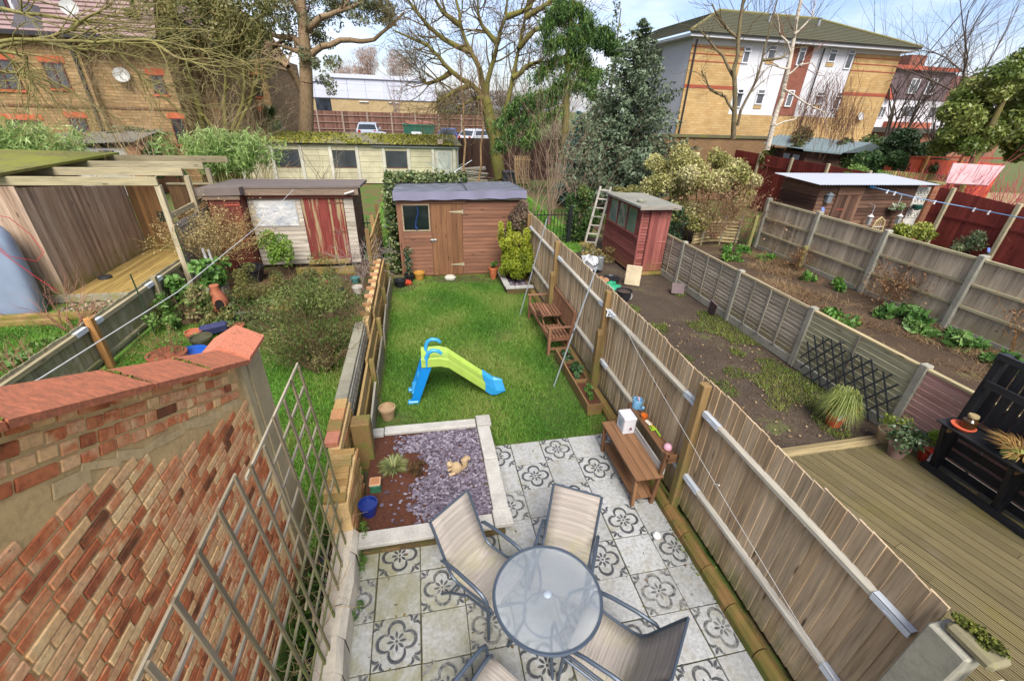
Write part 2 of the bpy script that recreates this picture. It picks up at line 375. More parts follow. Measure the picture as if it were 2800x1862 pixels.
LIMB = {
  'EUC_T': [(-6.99, 34.37, 2.37), (-6.56, 34.28, 4.43), (-6.22, 34.2, 6.48), (-6.01, 34.16, 8.17), (-5.87, 34.13, 9.54), (-5.66, 34.08, 11.27)],
  'EUC_L': [[(-6.75, 34.32, 4.82), (-6.97, 33.92, 5.69), (-7.18, 33.47, 6.27), (-7.86, 33.96, 6.64), (-8.74, 33.91, 6.62), (-10.02, 33.92, 6.29), (-11.88, 34.83, 6.27)], [(-5.9, 34.13, 6.98), (-5.0, 33.91, 7.54), (-3.78, 33.98, 7.96), (-2.46, 33.67, 7.93), (-1.55, 33.61, 8.07), (-0.39, 33.0, 8.81), (0.5, 32.94, 9.54)], [(-6.15, 34.19, 7.46), (-6.69, 34.68, 7.95), (-7.81, 34.95, 8.04), (-8.92, 35.44, 8.39), (-9.99, 35.85, 8.85)], [(-5.82, 34.12, 8.41), (-4.66, 33.41, 9.07), (-3.7, 33.47, 9.4), (-2.16, 33.23, 9.86), (-1.26, 32.82, 10.5)], [(-5.96, 34.15, 9.09), (-6.36, 33.75, 9.89), (-6.79, 34.22, 10.8)], [(-6.04, 34.16, 6.24), (-6.47, 34.23, 7.2), (-7.32, 34.64, 7.44), (-8.54, 35.29, 7.56)]],
  'EUC_C': [((-7.7, 35.05, 8.65), 1.44, 1.51), ((-5.41, 35.06, 9.48), 1.64, 1.34), ((-6.77, 34.07, 9.48), 1.41, 1.11), ((-3.11, 34.26, 9.62), 1.99, 0.76), ((-1.67, 33.07, 9.42), 1.59, 0.82), ((-6.5, 35.33, 8.27), 1.28, 1.53), ((-4.85, 34.83, 8.55), 1.09, 0.96), ((-4.5, 32.84, 6.23), 0.96, 0.8), ((-5.15, 33.08, 5.48), 0.9, 0.65), ((-0.78, 32.32, 9.8), 1.39, 0.73), ((-9.06, 35.97, 7.22), 1.28, 0.77), ((-7.83, 34.4, 9.68), 1.76, 0.93), ((-3.55, 33.93, 9.92), 1.43, 0.68), ((-6.19, 33.71, 6.7), 0.87, 0.92), ((-0.34, 32.93, 9.26), 1.06, 0.67), ((-2.1, 33.02, 10.16), 1.76, 0.74)],
  'OAK_S': [[(-11.12, 28.11, 2.73), (-11.04, 28.0, 4.04), (-11.09, 28.06, 5.07), (-11.12, 28.12, 6.46), (-11.29, 28.41, 7.61), (-11.3, 28.52, 8.71)], [(-9.9, 27.84, 2.77), (-9.74, 28.07, 4.08), (-9.35, 28.2, 5.35), (-9.35, 28.51, 6.58), (-9.11, 28.56, 7.94)], [(-10.42, 27.96, 2.64), (-10.83, 27.84, 3.41), (-11.65, 28.24, 4.12), (-12.83, 28.79, 4.51), (-13.81, 29.25, 5.42)], [(-9.53, 27.76, 2.78), (-8.59, 27.6, 4.12), (-8.19, 27.64, 5.38), (-7.93, 27.41, 6.56), (-7.81, 27.59, 7.71)], [(-9.32, 27.72, 2.68), (-8.06, 27.48, 4.35), (-7.41, 27.21, 5.39), (-6.93, 26.84, 6.56)], [(-11.65, 28.23, 2.6), (-12.12, 28.55, 3.68), (-13.5, 29.15, 4.28), (-14.53, 29.12, 4.98)]],
  'OAK_C': [((-10.59, 28.73, 7.69), 1.59, 1.27), ((-8.78, 27.38, 7.99), 1.54, 1.11), ((-7.38, 26.43, 7.59), 1.36, 1.2), ((-6.7, 26.64, 8.18), 1.24, 1.1), ((-10.17, 28.56, 6.74), 1.44, 0.91), ((-8.63, 28.48, 6.81), 1.45, 0.98), ((-11.07, 26.98, 7.62), 1.08, 0.99), ((-11.1, 28.39, 6.87), 1.14, 0.9), ((-11.58, 27.09, 7.95), 1.08, 0.71), ((-8.78, 28.13, 7.44), 1.72, 1.21), ((-8.99, 27.23, 8.48), 1.94, 0.73), ((-7.61, 28.28, 7.23), 1.02, 1.07), ((-11.43, 29.36, 8.47), 1.47, 0.77)],
  'ASH_T': [(5.73, 25.44, 0.21), (5.59, 25.48, 0.84), (5.31, 25.54, 2.76), (4.92, 25.62, 4.11), (4.68, 25.68, 4.87)],
  'ASH_L': [[(4.68, 25.68, 4.87), (3.97, 25.91, 5.49), (2.89, 25.77, 6.05), (2.21, 25.67, 6.71), (1.66, 25.71, 7.17), (0.68, 26.02, 7.53), (-0.07, 25.9, 7.76)], [(4.75, 25.66, 4.98), (4.39, 25.36, 6.2), (3.97, 25.76, 7.0), (3.41, 25.73, 8.12), (3.25, 26.14, 9.27), (3.1, 26.5, 10.39)], [(4.8, 25.65, 4.98), (5.01, 25.5, 6.23), (5.34, 25.4, 7.43), (5.77, 25.32, 8.57), (5.87, 25.42, 10.03)], [(5.57, 25.48, 2.3), (5.91, 25.48, 4.36), (6.24, 25.46, 5.87), (6.56, 25.49, 7.3), (6.92, 25.77, 8.71), (6.97, 25.77, 10.17)], [(2.91, 26.06, 6.07), (2.42, 26.11, 5.74), (1.58, 26.48, 5.41), (1.12, 26.36, 5.7)], [(6.52, 25.27, 7.28), (7.24, 24.95, 8.05), (8.22, 25.13, 8.41), (9.36, 24.9, 8.36)], [(3.98, 25.83, 7.01), (2.51, 26.19, 7.55), (1.21, 26.08, 8.59), (0.6, 26.14, 9.27)], [(5.36, 25.53, 7.44), (4.57, 25.76, 8.19), (4.3, 25.43, 9.22)], [(6.22, 25.34, 5.87), (7.03, 25.25, 6.51), (7.87, 25.18, 6.75)], [(3.43, 25.95, 8.15), (2.53, 25.79, 8.63), (1.93, 26.02, 9.52)], [(6.8, 25.21, 8.62), (7.87, 24.95, 9.2), (8.75, 24.9, 9.78)], [(3.96, 25.83, 5.48), (3.11, 25.9, 5.14), (2.14, 26.28, 4.68), (1.87, 26.53, 4.01)], [(4.68, 25.68, 4.87), (4.03, 25.43, 4.74), (3.03, 25.29, 4.28)], [(5.79, 25.43, 8.59), (7.04, 25.3, 9.02), (7.74, 25.53, 10.0)]],
  'TWIN': [[(13.75, 15.5, 3.58), (13.41, 15.47, 4.84), (13.04, 15.54, 6.02), (12.96, 15.59, 7.0), (12.78, 15.56, 8.16), (12.6, 15.54, 8.88)], [(13.79, 15.49, 4.07), (13.72, 15.43, 4.62), (13.94, 15.33, 5.46), (14.04, 15.35, 6.34), (13.98, 15.28, 7.15), (13.93, 15.24, 7.93), (14.04, 15.33, 8.58)], [(13.53, 15.55, 4.51), (13.26, 15.42, 4.69), (12.92, 15.52, 5.1), (12.34, 15.74, 5.3), (12.03, 15.73, 5.7), (11.75, 15.68, 5.9)], [(13.19, 15.62, 5.74), (12.66, 15.86, 6.45), (11.8, 15.95, 7.04), (11.35, 15.92, 7.28)], [(14.1, 15.42, 6.35), (14.79, 15.25, 6.44), (15.22, 15.23, 6.81)], [(13.01, 15.66, 7.01), (12.14, 15.69, 7.5), (11.66, 15.72, 7.99)]],
  'BIRCH': [[(13.79, 13.44, 3.34), (13.73, 13.41, 4.15), (13.84, 13.48, 5.0), (13.75, 13.49, 5.93), (13.72, 13.6, 6.83), (13.53, 13.54, 7.88), (13.41, 13.52, 8.32)], [(13.84, 13.43, 4.16), (14.51, 13.33, 4.39), (14.92, 13.36, 4.83)], [(13.75, 13.45, 5.74), (14.04, 13.37, 6.07), (14.4, 13.21, 6.14), (14.64, 13.04, 5.82)], [(13.63, 13.48, 6.44), (13.12, 13.6, 6.92), (12.79, 13.58, 7.49)], [(13.61, 13.48, 6.93), (14.08, 13.47, 7.44), (14.13, 13.57, 7.92)], [(13.77, 13.45, 5.34), (14.52, 13.19, 4.95), (15.35, 12.94, 4.64), (15.71, 12.95, 4.08)], [(13.73, 13.46, 5.93), (13.2, 13.62, 6.05), (12.89, 13.78, 5.78)]],
  'OVER': [[(-10.25, 12.05, 4.55), (-8.98, 11.7, 5.09), (-8.11, 11.31, 5.37), (-7.26, 11.02, 5.42), (-6.33, 10.97, 5.44), (-5.7, 10.71, 5.44), (-4.9, 10.46, 5.49), (-4.52, 10.33, 5.47), (-3.99, 10.18, 5.37), (-3.36, 9.99, 5.27), (-2.9, 10.11, 5.18)], [(-9.11, 11.8, 5.66), (-7.86, 11.35, 5.98), (-7.17, 10.95, 5.87), (-6.62, 11.06, 5.85), (-6.3, 11.18, 5.82), (-6.05, 11.37, 5.9), (-5.31, 11.18, 6.04)], [(-9.05, 11.79, 5.1), (-8.43, 11.88, 5.34), (-8.05, 12.02, 5.44), (-7.31, 11.72, 5.55), (-6.89, 11.75, 5.7), (-6.56, 11.85, 5.69), (-5.97, 11.8, 5.8), (-5.39, 11.69, 5.76), (-4.43, 11.37, 5.81), (-3.62, 11.11, 5.77)], [(-9.44, 11.88, 4.75), (-8.3, 11.49, 5.21), (-7.6, 11.11, 5.11), (-7.75, 11.19, 4.7), (-7.93, 11.12, 4.27)], [(-9.34, 11.85, 4.58), (-8.74, 11.88, 4.82), (-7.98, 11.48, 4.79), (-7.35, 11.55, 4.56), (-6.96, 11.56, 4.21)], [(-5.89, 11.1, 5.47), (-5.7, 11.27, 5.05), (-5.46, 11.42, 4.62), (-5.01, 11.53, 4.08)], [(-5.11, 10.93, 5.53), (-4.56, 10.85, 5.24), (-3.83, 10.44, 5.08), (-3.21, 10.43, 5.06)], [(-6.62, 11.26, 5.66), (-6.08, 10.97, 5.88), (-5.38, 10.72, 6.11)], [(-8.41, 11.65, 5.22), (-8.21, 11.69, 4.96), (-8.0, 11.66, 4.4)], [(-7.52, 11.46, 5.45), (-6.88, 11.27, 5.32), (-6.07, 11.32, 5.29), (-5.36, 11.22, 5.19)]],
  'CED_T': [(8.28, 21.31, 1.41), (8.26, 21.31, 2.89), (8.14, 21.33, 5.41), (8.12, 21.34, 7.17), (8.09, 21.35, 8.8), (8.1, 21.34, 9.42)],
  'CED_B': [[(7.99, 21.37, 8.16), (7.45, 21.4, 8.53), (7.04, 21.3, 8.1), (6.91, 21.35, 7.28)], [(8.07, 21.35, 8.33), (8.42, 21.47, 8.76), (8.77, 21.19, 8.18), (8.99, 21.32, 7.64)], [(8.17, 21.33, 6.66), (7.4, 21.76, 6.48), (6.77, 22.08, 5.75)], [(8.15, 21.33, 6.83), (9.02, 21.34, 6.53), (9.32, 20.97, 5.72)], [(8.16, 21.33, 7.18), (9.27, 21.17, 7.52), (9.96, 21.24, 7.46), (10.51, 20.84, 6.82)], [(8.19, 21.32, 7.34), (9.64, 20.87, 7.84), (10.03, 20.64, 7.04)], [(8.14, 21.33, 5.41), (7.02, 21.6, 5.15), (5.76, 21.82, 4.74), (4.72, 22.04, 3.58)], [(8.06, 21.35, 5.13), (6.46, 21.87, 4.46), (5.57, 21.76, 3.42), (4.85, 21.65, 2.7)], [(8.1, 21.34, 4.66), (6.81, 21.4, 4.05), (6.18, 21.3, 2.85)], [(8.13, 21.34, 5.59), (9.19, 20.84, 5.44), (10.01, 20.95, 4.72)], [(8.16, 21.33, 6.31), (8.88, 21.39, 6.03), (9.71, 20.96, 6.09)], [(8.08, 21.35, 8.49), (7.55, 21.47, 8.79), (7.76, 21.31, 8.14)], [(8.02, 21.36, 7.84), (8.41, 21.16, 7.51), (8.77, 20.99, 6.66)], [(8.15, 21.33, 5.96), (7.83, 21.49, 5.77), (7.49, 21.62, 4.83)], [(8.11, 21.34, 7.26), (7.64, 21.36, 7.4), (7.07, 21.29, 6.95)], [(8.14, 21.34, 7.84), (9.07, 21.03, 7.86), (9.46, 20.71, 7.18)]],
  'SAP': [[(3.5, 24.91, 0.66), (3.49, 24.91, 2.54), (3.43, 24.93, 4.29), (3.32, 24.95, 5.73), (3.26, 24.96, 6.9)], [(4.16, 24.77, 0.68), (4.36, 24.72, 1.41), (4.47, 24.7, 3.25), (4.37, 24.72, 4.75), (4.24, 24.75, 5.96), (4.16, 24.77, 6.74)]],
  'PALM': [(-9.39, 36.94, 3.36)],
  'LPOP': [(-11.13, 97.72, 9.26), (-18.8, 99.4, 9.02), (-5.29, 96.44, 11.17)],
}
# ------------------------------------------------------------------ colours
MOSS = C3(118, 120, 40); MOSSG = C3(105, 125, 45)
W_FEN = lambda ax: wood('fence_timber', C3(172, 144, 108), C3(206, 184, 152), ax, MOSSG, (.05, .5), .58, .2)
W_GREY = lambda ax: wood('grey_timber', C3(128, 120, 108), C3(172, 164, 150), ax, C3(150, 145, 80), (.0, .5), .5, .15)
W_RAIL = lambda ax: wood('pale_rail_timber', C3(188, 180, 160), C3(208, 202, 186), ax, None, (0, 1), .65, .08)
W_POST = lambda ax: wood('post_timber', C3(122, 96, 58), C3(150, 122, 78), ax, MOSSG, (.0, 1.2), .5, .15)
STEEL = plain('galvanised_steel', C3(226, 234, 240), .45, .0, .05, 8, 0, .5)
CONC = stone('concrete', C3(172, 168, 150), C3(150, 146, 95), .22, 24, .25)

# ------------------------------------------------------------------ GROUND
def sheet(name, lo, hi, z, m, nx=1, ny=1, amp=0, kind='structure'):
    xs = np.linspace(lo[0], hi[0], nx+1); ys = np.linspace(lo[1], hi[1], ny+1); X, Y = np.meshgrid(xs, ys)
    Z = np.full(X.shape, float(z))
    if amp: Z = Z+amp*(np.sin(X*2.1+1)*np.cos(Y*1.7)+.6*np.sin(X*5.3+Y*4.1))*.5
    V = np.stack([X.ravel(), Y.ravel(), Z.ravel()], 1); i = np.arange(ny)[:, None]*(nx+1)+np.arange(nx)[None]
    F = np.stack([i, i+1, i+nx+2, i+nx+1], 2).reshape(-1, 4)
    return link(name, mesh_np(name, V, F, None, True), m, None, kind)
def earthm(name, cols, grass=None, gthr=.55, chips=None, scale=3.):
    m = M(name, .95); v = m.coord('World'); n = m.noise(v, 26, 8, .7); b = m.noise(v, scale*.45, 5, .6)
    c = m.ramp(m.math('ADD', m.math('MULTIPLY', n, .6), m.math('MULTIPLY', b, .4)), [(.3+.4*i/(len(cols)-1), cc) for i, cc in enumerate(cols)])
    if grass: c = m.mix(m.ramp(m.math('ADD', m.math('MULTIPLY', b, .7), m.math('MULTIPLY', n, .3)), [(gthr-.04, 0), (gthr+.05, 1)]), c, grass)
    if chips: c = m.mix(m.ramp(m.noise(v, 70, 2), [(.66, 0), (.7, 1)]), c, chips)
    m.col(c); m.bump(n, .8, .02); return m.m
GRASS = C3(92, 132, 40)
g_far = earthm('rough_ground', [C3(96, 82, 52), C3(120, 104, 66), C3(112, 116, 58)], C3(86, 116, 42), .5)
sheet('ground', (-400, -60), (400, 600), -.04, g_far)
def lawnm():
    m = M('lawn_earth', .95); v = m.coord('World'); n = m.noise(v, 30, 6, .7); b = m.noise(v, .9, 5, .6)
    c = m.ramp(n, [(.3, C3(60, 68, 28)), (.55, C3(82, 104, 40)), (.75, C3(116, 126, 60))])
    c = m.mix(m.ramp(b, [(.52, 0), (.66, .8)]), c, C3(134, 122, 72)); c = m.mix(m.math('MULTIPLY', m.maprange(m.sep()[1], 9.1, 9.6), m.ramp(n, [(.35, .3), (.55, 1)])), c, C3(84, 70, 46)); m.col(c); m.bump(n, .8, .02); return m.m
sheet('lawn', (-.2, 2.62), (3.62, 10.2), 0, lawnm(), 30, 50, .025)
soil_b = earthm('bare_soil', [C3(52, 42, 34), C3(80, 66, 52), C3(104, 88, 70)], C3(96, 104, 52), .62, C3(168, 160, 146))
sheet('soil', (3.72, 1.9), (7.95, 14), -.01, soil_b, 20, 40, .02)
soil_c = earthm('weedy_soil', [C3(52, 40, 30), C3(84, 66, 48), C3(122, 100, 74)], C3(118, 124, 62), .62)
sheet('soil', (7.95, -2), (13.3, 16), 0.0, soil_c, 20, 40, .03)
sheet('lawn', (-5.2, 1.3), (-.3, 12), -.005, earthm('damp_lawn', [C3(70, 62, 36), C3(84, 100, 36), C3(100, 140, 46)], C3(98, 146, 46), .44), 20, 30, .03)
sheet('soil', (-5.15, 7.5), (-.55, 11.9), .012, earthm('planted_soil', [C3(58, 44, 30), C3(92, 72, 48), C3(130, 106, 74)], C3(84, 104, 44), .58), 16, 16, .02)
sheet('lawn', (-14, -2), (-5.2, 9.3), -.01, earthm('mixed_lawn', [C3(70, 66, 36), C3(92, 108, 40), C3(108, 140, 50)], C3(100, 142, 48), .46), 10, 10, .02)
sheet('lawn', (-1.2, 12), (6.8, 27), 0.005, earthm('back_lawn', [C3(84, 110, 40), C3(100, 150, 46), C3(112, 164, 54)], C3(104, 88, 56), .62), 10, 10, .03)
asph = plain('asphalt', C3(120, 118, 116), .9, 0, .2, 3)
MB_ = MB().b2((-70, 40, -.03), (9.5, 130, 1.0)); o = part(MB_, 'car_park', asph, None, 'structure')

def blades(name, m, regions, dens, h=.045, w=.007, lean=.5, parent=None, z=0, mask=None):
    Ps = []
    for (x0, y0, x1, y1) in regions:
        n = int((x1-x0)*(y1-y0)*dens); Ps.append(np.stack([RNG.uniform(x0, x1, n), RNG.uniform(y0, y1, n), np.full(n, float(z))], 1))
    P = np.concatenate(Ps)
    if mask is not None: P = P[mask(P)]
    n = len(P); a = RNG.uniform(0, 2*PI, n); hh = h*RNG.uniform(.5, 1.5, n)
    patch = .5+.5*np.sin(P[:, 0]*2.2+1.3*np.sin(P[:, 1]*1.4))*np.cos(P[:, 1]*1.9+.7*np.sin(P[:, 0]*3.1)); hh = hh*(.75+.5*patch)
    t = np.stack([np.cos(a), np.sin(a), np.zeros(n)], 1); ln = RNG.normal(0, lean, (n, 2))
    tip = P+np.stack([ln[:, 0]*hh, ln[:, 1]*hh, hh], 1); b = t*(w*RNG.uniform(.7, 1.3, n))[:, None]
    V = np.stack([P-b, P+b, tip], 1).reshape(-1, 3); F = np.arange(3*n).reshape(n, 3)
    r = np.clip(.5*patch+.5*RNG.uniform(0, 1, n), 0, 1)
    return link(name, mesh_np(name, V, F, np.repeat(r, 3)), m, parent, 'stuff')
gm = leafm('grass_blades', (C3(48, 92, 26), C3(82, 136, 40), C3(112, 164, 54), C3(152, 174, 80), C3(186, 184, 110)), .3, .6, .8)
gm2 = leafm('tired_grass_blades', (C3(84, 112, 36), C3(118, 140, 50), C3(160, 156, 84)), .3, .6, 1.)
# bare scrapes by the shed door and thin spots on the lawn stay open
def lawn_mask(P):
    x, y = P[:, 0], P[:, 1]; k = RNG.uniform(0, 1, len(P))
    bare = np.zeros(len(P), bool)
    for (cx, cy, rx, ry, s) in ((1.7, 9.75, 1.3, .35, .85), (2.7, 9.5, .6, .35, .6), (.1, 9.3, .45, .5, .95), (2.3, 6.15, .35, .4, .75), (1.6, 9.0, .4, .2, .5), (3.4, 4.5, .35, 2.2, .7), (1.0, 6.6, .7, .2, .45), (.15, 3.4, .35, .35, .7), (3.4, 2.9, .3, .3, .7)):
        bare |= (((x-cx)/rx)**2+((y-cy)/ry)**2 < RNG.uniform(.5, 1.2, len(P))) & (k < s)
    thin = np.sin(x*2.7+1.1*np.sin(y*1.9))+np.sin(y*2.3+1.7*np.sin(x*1.3))+RNG.normal(0, .55, len(P)) > 1.25
    bare |= thin & (RNG.uniform(0, 1, len(P)) < .72)
    bed = (x < 1.5) & (y < 3.25)
    return ~(bare | bed)
GR = blades('grass', gm, [(-.15, 2.72, 3.55, 10.0)], 7000, .05, .006, .55, None, 0, lawn_mask)
blades('grass', gm, [(-5.1, 1.6, -.5, 7.6)], 2600, .06, .008, .5)
blades('grass', gm2, [(3.75, 1.95, 7.9, 8.0)], 1500, .05, .008, .6, None, 0, lambda P: (np.sin(P[:, 0]*1.9+P[:, 1])*np.cos(P[:, 1]*1.3-P[:, 0])+.55*np.sin(P[:, 0]*6)*np.sin(P[:, 1]*5) > (.05+.5*(P[:, 1] > 6.2))))
blades('grass', gm, [(-11, 2, -5.3, 8.2)], 900, .07, .012, .5)
blades('grass', gm, [(-1.1, 12.3, 6.6, 22)], 500, .07, .014, .5)
dry = leafm('dead_stalks', (C3(104, 78, 52), C3(146, 116, 80), C3(186, 160, 118)), .1, .8)
blades('dead_grass', dry, [(8.1, 1.0, 13.2, 11.2)], 900, .11, .007, 1.6, None, 0, lambda P: (np.sin(P[:, 0]*1.3+.5)*np.cos(P[:, 1]*.9)+.5*np.sin(P[:, 0]*3.7+P[:, 1]*2.9)+RNG.normal(0, .3, len(P)) > .25))

# ------------------------------------------------------------------ PATIO
T = .45
slabm = None
def slab_mat():
    m = M('patio_slab', .75, 0, .35); v = m.coord('World'); n = m.noise(v, 28, 7, .7); b = m.noise(v, 1.6, 5, .6); d = m.noise(v, 6, 5, .6)
    c = m.ramp(n, [(.3, C3(150, 151, 150)), (.52, C3(184, 185, 184)), (.75, C3(206, 206, 204))])
    c = m.mix(m.ramp(d, [(.5, 0), (.72, .55)]), c, C3(150, 142, 112))
    x, y, z = m.sep(); # green algae under and left of the table
    left = m.math('MULTIPLY', m.maprange(x, .2, 2.0, 1, .2), m.ramp(b, [(.34, 0), (.56, 1)]))
    c = m.mix(m.math('MULTIPLY', left, .62), c, C3(126, 122, 62))
    c = m.mix(1, c, m.ramp(m.rnd(), [(0, .9), (1, 1.08)]), 'MULTIPLY'); m.col(c); m.bump(n, .25, .004); return m.m
def motif_mat():
    m = M('slab_stencil_paint', .6, 0, .4); v = m.coord('World'); n = m.noise(v, 26, 7, .75)
    c = m.ramp(m.math('ADD', m.math('ADD', m.math('MULTIPLY', n, .7), m.math('MULTIPLY', m.noise(v, 3, 4), .3)), m.math('MULTIPLY', m.math('SUBTRACT', m.rnd(), .5), .14)), [(.34, C3(60, 62, 64)), (.52, C3(82, 84, 86)), (.60, C3(140, 138, 130))]); m.col(c); return m.m
SLAB, MOTIF = slab_mat(), motif_mat()
base = MB().b2((-.3, -3, -.1), (3.6, 2.74, -.006)); jm = earthm('joint_dirt', [C3(72, 66, 46), C3(104, 98, 66)], C3(96, 110, 50), .55)
patio = part(base, 'patio', jm, None, 'structure')
def motif_mesh():
    mb = MB()
    def strip(pts, w):
        for i in range(len(pts)-1):
            (x0, y0), (x1, y1) = pts[i], pts[i+1]
            n0, n1 = w(i/(len(pts)-1)), w((i+1)/(len(pts)-1)); L = math.hypot(x1-x0, y1-y0); nx, ny = -(y1-y0)/L, (x1-x0)/L
            mb.add([(x0+nx*n0, y0+ny*n0, 0), (x0-nx*n0, y0-ny*n0, 0), (x1-nx*n1, y1-ny*n1, 0), (x1+nx*n1, y1+ny*n1, 0)], [(0, 1, 2, 3)])
    def leaf(cx, cy, a, L, w):
        k = 7; top = [(t/k, math.sin(PI*t/k)**.8*w) for t in range(k+1)]; ca, sa = math.cos(a), math.sin(a)
        P = [(L*(t-.5), h) for t, h in top]+[(L*(t-.5), -h) for t, h in top[::-1][1:-1]]
        mb.add([(cx+x*ca-y*sa, cy+x*sa+y*ca, 0) for x, y in P], [tuple(range(len(P)))])
    mb.add([(.014*math.cos(t*PI/5), .014*math.sin(t*PI/5), 0) for t in range(10)], [tuple(range(10))])
    for k in range(8):
        a = k*PI/4+PI/8*0; leaf(.058*math.cos(a), .058*math.sin(a), a, .070, .0135)
    for k in range(4):
        a = k*PI/2; cx, cy = .105*math.cos(a), .105*math.sin(a); r = .074
        pts = [(cx+r*math.cos(a+t), cy+r*math.sin(a+t)) for t in np.linspace(-2.0, 2.0, 21)]
        strip(pts, lambda t: .0165*(.35+.65*math.sin(PI*min(max(t, 0), 1))**.5))
        b = a+PI/4
        leaf(.255*math.cos(b), .255*math.sin(b), b, .085, .0145)
        for s in (-1, 1):
            c0 = (.212*math.cos(b)+s*.052*math.sin(b), .212*math.sin(b)-s*.052*math.cos(b))
            strip([(c0[0]+.034*math.cos(b+s*(t+.4)), c0[1]+.034*math.sin(b+s*(t+.4))) for t in np.linspace(-1.2, 1.2, 9)], lambda t: .0135*math.sin(PI*min(max(t, .08), .92))**.6)
    return mb
mo = motif_mesh(); mo.v = [(x, y, .003) for x, y, z in mo.v]; MOME = mo.mesh('motif'); MOME.materials.append(MOTIF)
for i in range(-1, 8):
    for j in range(-6, 6):
        if j > 2 and i < 3: continue
        jx, jy, g = U(-.004, .004), U(-.004, .004), .011
        zt = .03+U(-.003, .003)
        o = board('slab', patio, (i*T+g/2+jx, j*T+g/2+jy, -.02), ((i+1)*T-g/2+jx, (j+1)*T-g/2+jy, .012), SLAB, (U(-.006, .006), U(-.006, .006), U(-.006, .006)), .004)
        if (i+j) % 2 == 0:
            q = bpy.data.objects.new('stencil', MOME); COL.objects.link(q); q.parent = o; q.location = (0, 0, .016-.0005); q.rotation_euler = (0, 0, U(-.03, .03))

# ------------------------------------------------------------------ RAISED BED with slate chips
COPE = stone('pale_coping', C3(196, 192, 182), C3(150, 140, 100), .2, 40, .12)
bed = thing('raised_bed', 'square brick raised bed with pale stone coping beside the patio slabs', 'raised bed', (.65, 2.2, 0))
bm_ = brickm('bed_brick', (C3(92, 76, 46), C3(112, 90, 54), C3(128, 104, 66)), False, C3(84, 86, 40))
core = MB(); core.b2((-.19, 1.2, 0), (1.44, 1.34, .19)); core.b2((1.3, 1.34, 0), (1.44, 3.1, .19)); core.b2((-.19, 3.0, 0), (1.3, 3.1, .19)); part(core, 'mortar_core', stone('dark_mortar', C3(96, 86, 60), MOSSG), bed)
for r in range(3):
    x = -.2+(.11 if r % 2 else 0)
    while x < 1.40:
        board('brick', bed, (x, 1.192, .004+r*.064), (min(x+.208, 1.452), 1.24, .06+r*.064), bm_, None, .004); x += .22
    y = 1.25+(.11 if r % 2 else 0)
    while y < 3.05:
        board('brick', bed, (1.40, y, .004+r*.064), (1.449, y+.208, .06+r*.064), bm_, None, .004); y += .22
def cope(lo, hi): board('coping_slab', bed, lo, hi, COPE, (U(-.01, .01), U(-.01, .01), U(-.012, .012)), .008)
z0, z1 = .195, .25
cope((-.2, 1.13, z0), (.62, 1.32, z1)); cope((.632, 1.13, z0), (1.30, 1.32, z1)); cope((1.31, 1.13, z0+.01), (1.53, 1.36, z1+.018))
cope((1.33, 1.372, z0), (1.52, 2.2, z1)); cope((1.335, 2.212, z0+.003), (1.52, 2.90, z1+.004)); cope((1.33, 2.912, z0+.012), (1.55, 3.14, z1+.02))
cope((-.02, 2.95, z0), (1.318, 3.11, z1)); cope((-.25, 2.94, z0), (-.03, 3.10, z1))
soilr = earthm('peaty_soil', [C3(60, 32, 20), C3(96, 56, 38), C3(112, 72, 50)], None)
s_ = MB().b2((-.19, 1.3, .1), (1.34, 3.0, .185)); part(s_, 'soil', soilr, bed)
def chips(name, n, reg, z, m, parent, size=(.02, .045)):
    V, F, Rr = [], [], []; k = 6
    for i in range(n):
        x, y = reg(); a0 = U(0, 6.3); s = U(*size); t = U(.004, .010); tilt = Euler((U(-.35, .35), U(-.35, .35), 0)).to_matrix(); zz = z+U(0, .018)
        ring = [(s*U(.65, 1.1)*math.cos(a0+2*PI*j/k), s*U(.45, .9)*math.sin(a0+2*PI*j/k)) for j in range(k)]; b = len(V); r = random.random()
        for dz in (0, t): V += [tuple(Vector((x, y, zz))+tilt @ Vector((p, q, dz))) for p, q in ring]
        F += [tuple(range(b+k, b+2*k))]+[(b+j, b+(j+1) % k, b+k+(j+1) % k, b+k+j) for j in range(k)]; Rr += [r]*(2*k)
    mb = MB(); mb.v, mb.f, mb.r = V, F, Rr; return part(mb, name, m, parent, 'stuff')
slate = brickm('slate_chip', (C3(74, 66, 74), C3(108, 97, 110), C3(132, 120, 133), C3(166, 158, 168)), True)
def reg_slate():
    while True:
        x, y = U(.0, 1.32), U(1.36, 2.93)
        if y > 2.55: ok = x > .55-U(0, .5)
        elif y > 2.0: ok = x > .55+U(-.15, .08) and not (abs(x-.45) < .14 and abs(y-2.2) < .12)
        else: ok = x > .42-.0*(y)+U(-.12, .1)
        if y < 1.5: ok = x > .62-U(0, .25)
        if ok or random.random() < .02: return x, y
chips('slate_chips', 4200, reg_slate, .188, slate, bed, (.014, .032))

# ------------------------------------------------------------------ LEFT: rendered low wall, brick garden wall with raking coping
REND = stone('white_render', C3(224, 214, 192), C3(150, 140, 96), .12, 18, .12)
rw = thing('low_wall', 'low white rendered wall with flaking top below the wooden trellises', 'wall', (-.3, 0, 0))
mb = MB()
for k in range(14):
    y0, y1 = -2.6+k*.28, -2.6+(k+1)*.28+.002*(k % 2); d = .012*math.sin(k*1.9)
    mb.add([(-.44, y0, 0), (-.185-d, y0, 0), (-.20-d, y0, .25), (-.25-d, y0, .325+d), (-.44, y0, .30), (-.44, y1, 0), (-.185+d, y1, 0), (-.2+d, y1, .25), (-.25+d, y1, .325-d), (-.44, y1, .30)],
           [(1, 6, 7, 2), (2, 7, 8, 3), (3, 8, 9, 4), (4, 9, 5, 0)]+([(0, 1, 2, 3, 4)] if k == 0 else [])+([(9, 8, 7, 6, 5)] if k == 13 else []))
part(mb, 'render', REND, rw)
